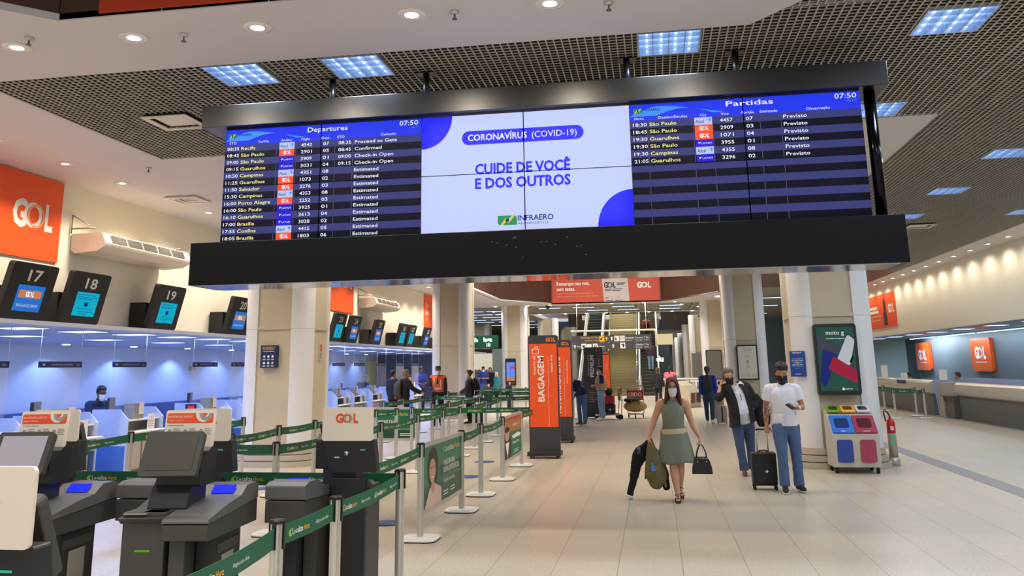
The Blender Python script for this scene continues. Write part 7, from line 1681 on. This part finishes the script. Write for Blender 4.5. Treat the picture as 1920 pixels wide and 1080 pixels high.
sc = thing('suitcase', 'black suitcase with white handle frame beside the woman with pinned up hair', 'suitcase', (-5.72, 27.7, 0)); MB().box(-.17, .17, -.11, .11, .04, .6).build('shell', BLACKM, sc, bevel=.03); MB().tube([(-.1, 0, .6), (-.1, 0, 1.05), (.1, 0, 1.05), (.1, 0, .6)], .014, 6).build('handle', STEEL, sc); MB().cyl((-.14, 0, .03), (-.11, 0, .03), .03).cyl((.11, 0, .03), (.14, 0, .03), .03).build('wheels', RUBBER, sc)
far('customer in a navy coat at the check-in desk, left one of a pair', -8.35, 27.0, PI / 2 + .9, 1.73, skin='mid', hair=('short', HDRK), do_face=False, top=dict(hem=.82, e=.03, sleeve=1, M_=mat('coat_navy', (24, 26, 40), .85), name='coat'), legs=dict(M_=BLKC, ankle=.05), shoes=(SHOEB, None))
t, J, s, MH = far('customer with long fair hair and dark backpack reaching to the check-in desk', -7.68, 26.1, PI - .9, 1.74, skin='fair', hair=('long', mat('hair_fair', (138, 108, 78), .6, noise=.3, nscale=30), dict(drop=.16)), do_face=False, over=dict(elR=(-.26, -.15, 1.18), wrR=(-.3, -.4, 1.05)), top=dict(hem=.92, e=.03, sleeve=1, M_=BLKC, name='jacket'), legs=dict(M_=BLKC, ankle=.045), shoes=(SHOEB, None))
mb = MB(); limb(mb, [(0, .20, .92), (0, .25, 1.05), (0, .24, 1.28), (0, .18, 1.44)], [(.14, .08), (.16, .11), (.155, .10), (.10, .05)], n=16); soften(mb.build('backpack', mat('pack_olive', (70, 66, 54), .85), t), .013, 3)
m_ = MB(); m_.box(-.03, .02, .30, .34, .88, .96); m_.build('orange_tag', TORANGE, t)
# sitting airline agents: upper bodies over the desks, legs under the counters
SEAT = dict(pelvis=(0, 0, .50), waist=(0, .0, .66), chest=(0, -.05, .90), neck=(0, -.09, 1.06), head=(0, -.15, 1.21), shL=(.185, -.06, 1.01), shR=(-.185, -.06, 1.01), elL=(.22, -.14, .78), elR=(-.22, -.14, .78), wrL=(.12, -.36, .80), wrR=(-.12, -.36, .80),
            hipL=(.09, -.02, .50), hipR=(-.09, -.02, .50), knL=(.12, -.42, .52), knR=(-.12, -.42, .52), anL=(.12, -.42, .09), anR=(-.12, -.42, .09), toL=(.12, -.55, .035), toR=(-.12, -.55, .035))
def stool(x, y, z, lab):
    t = thing('office_stool', lab, 'stool', (x, y, 0)); MB().lathe([(.0, z - .05), (.2, z - .05), (.2, z), (0, z)], 18).build('seat', BLKC, t, bevel=.01); MB().cyl((0, 0, .04), (0, 0, z - .05), .03).lathe([(.25, 0), (.25, .03), (.05, .06), (0, .06)][::-1], 16).build('stand', BLACK, t)
up = lambda d, dz: {k: (v[0], v[1], v[2] + dz) for k, v in d.items()}
def agent(label, x, y, rz, dz, **k):
    o = up(SEAT, dz); far(label, x, y, rz, 1.75, over=o, top=dict(hem=(.50 + dz), e=.016, sleeve=1, M_=k.pop('cloth', NAVC), name='shirt'), legs=dict(M_=BLKC, top=.55 + dz, folds=0), shoes=None, **k)
agent('seated airline agent with headphones, glasses and white mask behind the check-in desk below monitor 19', -10.85, 15.55, PI / 2 - .35, .20, skin='dark', hair=('short', HDRK), mask=MASKW, glasses=BLACK, head=(14, 0, 0)); stool(-10.85, 15.55, .50, 'stool under the agent with headphones')
agent('seated agent with bowed fair grey head behind the desk below monitor 25', -10.9, 31.3, PI / 2 - .6, .24, skin='mid', hair=('short', HGRY), head=(30, 0, 0), do_face=False); stool(-10.9, 31.3, .54, 'stool under the agent with bowed grey head')
agent('seated agent in blue behind the acrylic screen beside the two customers', -10.7, 36.6, PI / 2 - .4, .16, skin='mid', hair=('short', HDRK), head=(16, 0, 0), do_face=False, cloth=mat('uniform_blue', (38, 62, 140), .8)); stool(-10.7, 36.6, .46, 'stool under the agent in blue')
far('agent in a dark blue vest standing behind the last visible check-in desk', -9.9, 36.0, .5, 1.84, skin='dark', hair=('short', HDRK), over=dict(elL=(.24, -.06, 1.2), wrL=(.05, -.28, 1.12), elR=(-.24, -.06, 1.2), wrR=(-.05, -.28, 1.12)), head=(20, 0, 0), top=dict(hem=.9, e=.02, sleeve=.45, M_=mat('vest_blue', (34, 44, 110), .8), name='shirt'), legs=dict(M_=BLKC, ankle=.06), shoes=(SHOEB, None))
for (x, y, rz, dz, hr, lab) in ((10.4, 43.0, -PI / 2, -.04, HDRK, 'seated clerk with a dark head and mask behind the farther ticket counter, near the column'), (10.4, 39.0, -PI / 2 - .3, -.04, HDRK, 'seated clerk with black hair behind the farther ticket counter, right one'), (10.42, 33.0, -PI / 2 - .5, .02, HMID, 'seated clerk with brown hair, only the hair showing above the nearer ticket counter')):
    agent(lab, x + .35, y, rz, dz, skin='mid', hair=('short', hr), head=(10, 0, 0)); stool(x + .35, y, .30 + dz, 'stool behind the ticket counter under the ' + lab[7:33].strip())
# waiting people in the far left
far('man in a blue polo shirt and mask in the far left background', -8.95, 44.9, .2, 1.80, skin='tan', hair=('short', HDRK), mask=MASKW, over=dict(elL=(.25, -.05, 1.2), wrL=(.06, -.27, 1.22), elR=(-.25, -.05, 1.2), wrR=(-.06, -.27, 1.22)), head=(15, 0, 0), top=dict(hem=.9, e=.03, sleeve=.35, M_=mat('polo_blue', (34, 66, 140), .85), name='shirt'), legs=dict(M_=JEANS, ankle=.06, name='jeans'), shoes=(SHOEB, None))
far('dark dressed person standing right behind the man in the blue polo shirt', -8.85, 46.3, .1, 1.76, skin='mid', hair=('short', HDRK), do_face=False, top=dict(hem=.85, e=.03, sleeve=1, M_=BLKC, name='jacket'), legs=dict(M_=BLKC, ankle=.06), shoes=(SHOEB, None))
far('person in a teal top with fair hair beside the third left column', -7.95, 43.3, -.8, 1.52, skin='fair', hair=('long', mat('hair_white', (200, 190, 176), .6), dict(drop=.08)), do_face=False, top=dict(hem=.85, e=.03, sleeve=1, M_=mat('top_teal', (40, 130, 126), .85), name='top'), legs=dict(M_=BLKC, ankle=.06), shoes=(SHOEB, None))
far('small dark haired child in front of the man in the blue polo', -6.95, 36.0, .1, 1.12, skin='mid', hair=('short', HDRK), do_face=False, top=dict(hem=.8, e=.03, sleeve=1, M_=BLKC, name='jacket'), legs=dict(M_=NAVC, ankle=.06), shoes=(SHOEB, None))
far('low dark person resting at the rear queue below the blue column screen', -6.15, 36.4, 1.2, 1.20, skin='mid', hair=('long', HDRK, dict(drop=.1)), do_face=False, top=dict(hem=.8, e=.04, sleeve=1, M_=BLKC, name='coat'), legs=dict(M_=BLKC, ankle=.06), shoes=(SHOEB, None))
far('woman with long dark hair in black, far behind the walking woman', .10, 39.2, PI - .4, 1.64, skin='fair', hair=('long', HMID, dict(drop=.2)), do_face=False, top=dict(hem=.8, e=.03, sleeve=1, M_=BLKC, name='coat'), legs=dict(M_=BLKC, ankle=.05), shoes=(SHOEB, None))
far('woman with dark hair in a pink top, far behind the walking woman', .66, 40.5, PI - .2, 1.68, skin='fair', hair=('tail', HDRK), do_face=False, over=dict(elR=(-.35, -.02, 1.3), wrR=(-.3, -.1, 1.52)), top=dict(hem=.9, e=.03, sleeve=.3, M_=mat('top_pink', (206, 110, 120), .85), name='top'), legs=dict(M_=BLKC, ankle=.05), shoes=(SHOEB, None))
def ride(d): return Y0 + d, (int(d / ((Y1 - Y0) / 27)) + 1) * ZT / 27 + .03
yy, zz = ride(5.4)
t, J, s, MH = far('person with dark backpack and red collar high up on the right escalator', -.40, yy, PI, 1.74, z=zz, skin='mid', hair=('short', HDRK), do_face=False, top=dict(hem=.9, e=.03, sleeve=1, M_=mat('coat_red', (150, 60, 62), .85), name='jacket'), legs=dict(M_=JEANSD, ankle=.06, name='jeans'), shoes=(SHOEB, None))
mb = MB(); limb(mb, [(0, .2, .98), (0, .26, 1.12), (0, .25, 1.30), (0, .18, 1.44)], [(.15, .08), (.18, .12), (.17, .10), (.10, .05)], n=16); soften(mb.build('backpack', mat('pack_black', (26, 22, 26), .8), t), .013, 3)
yy, zz = ride(2.4)
far('person in pale jeans on the right escalator, mostly hidden by the direction sign', -.22, yy, PI, 1.76, z=zz, skin='mid', hair=('short', HDRK), do_face=False, top=dict(hem=.9, e=.03, sleeve=1, M_=mat('coat_plum', (60, 40, 60), .85), name='jacket'), legs=dict(M_=JEANSL, ankle=.06, name='jeans'), shoes=(SHOEB, None))
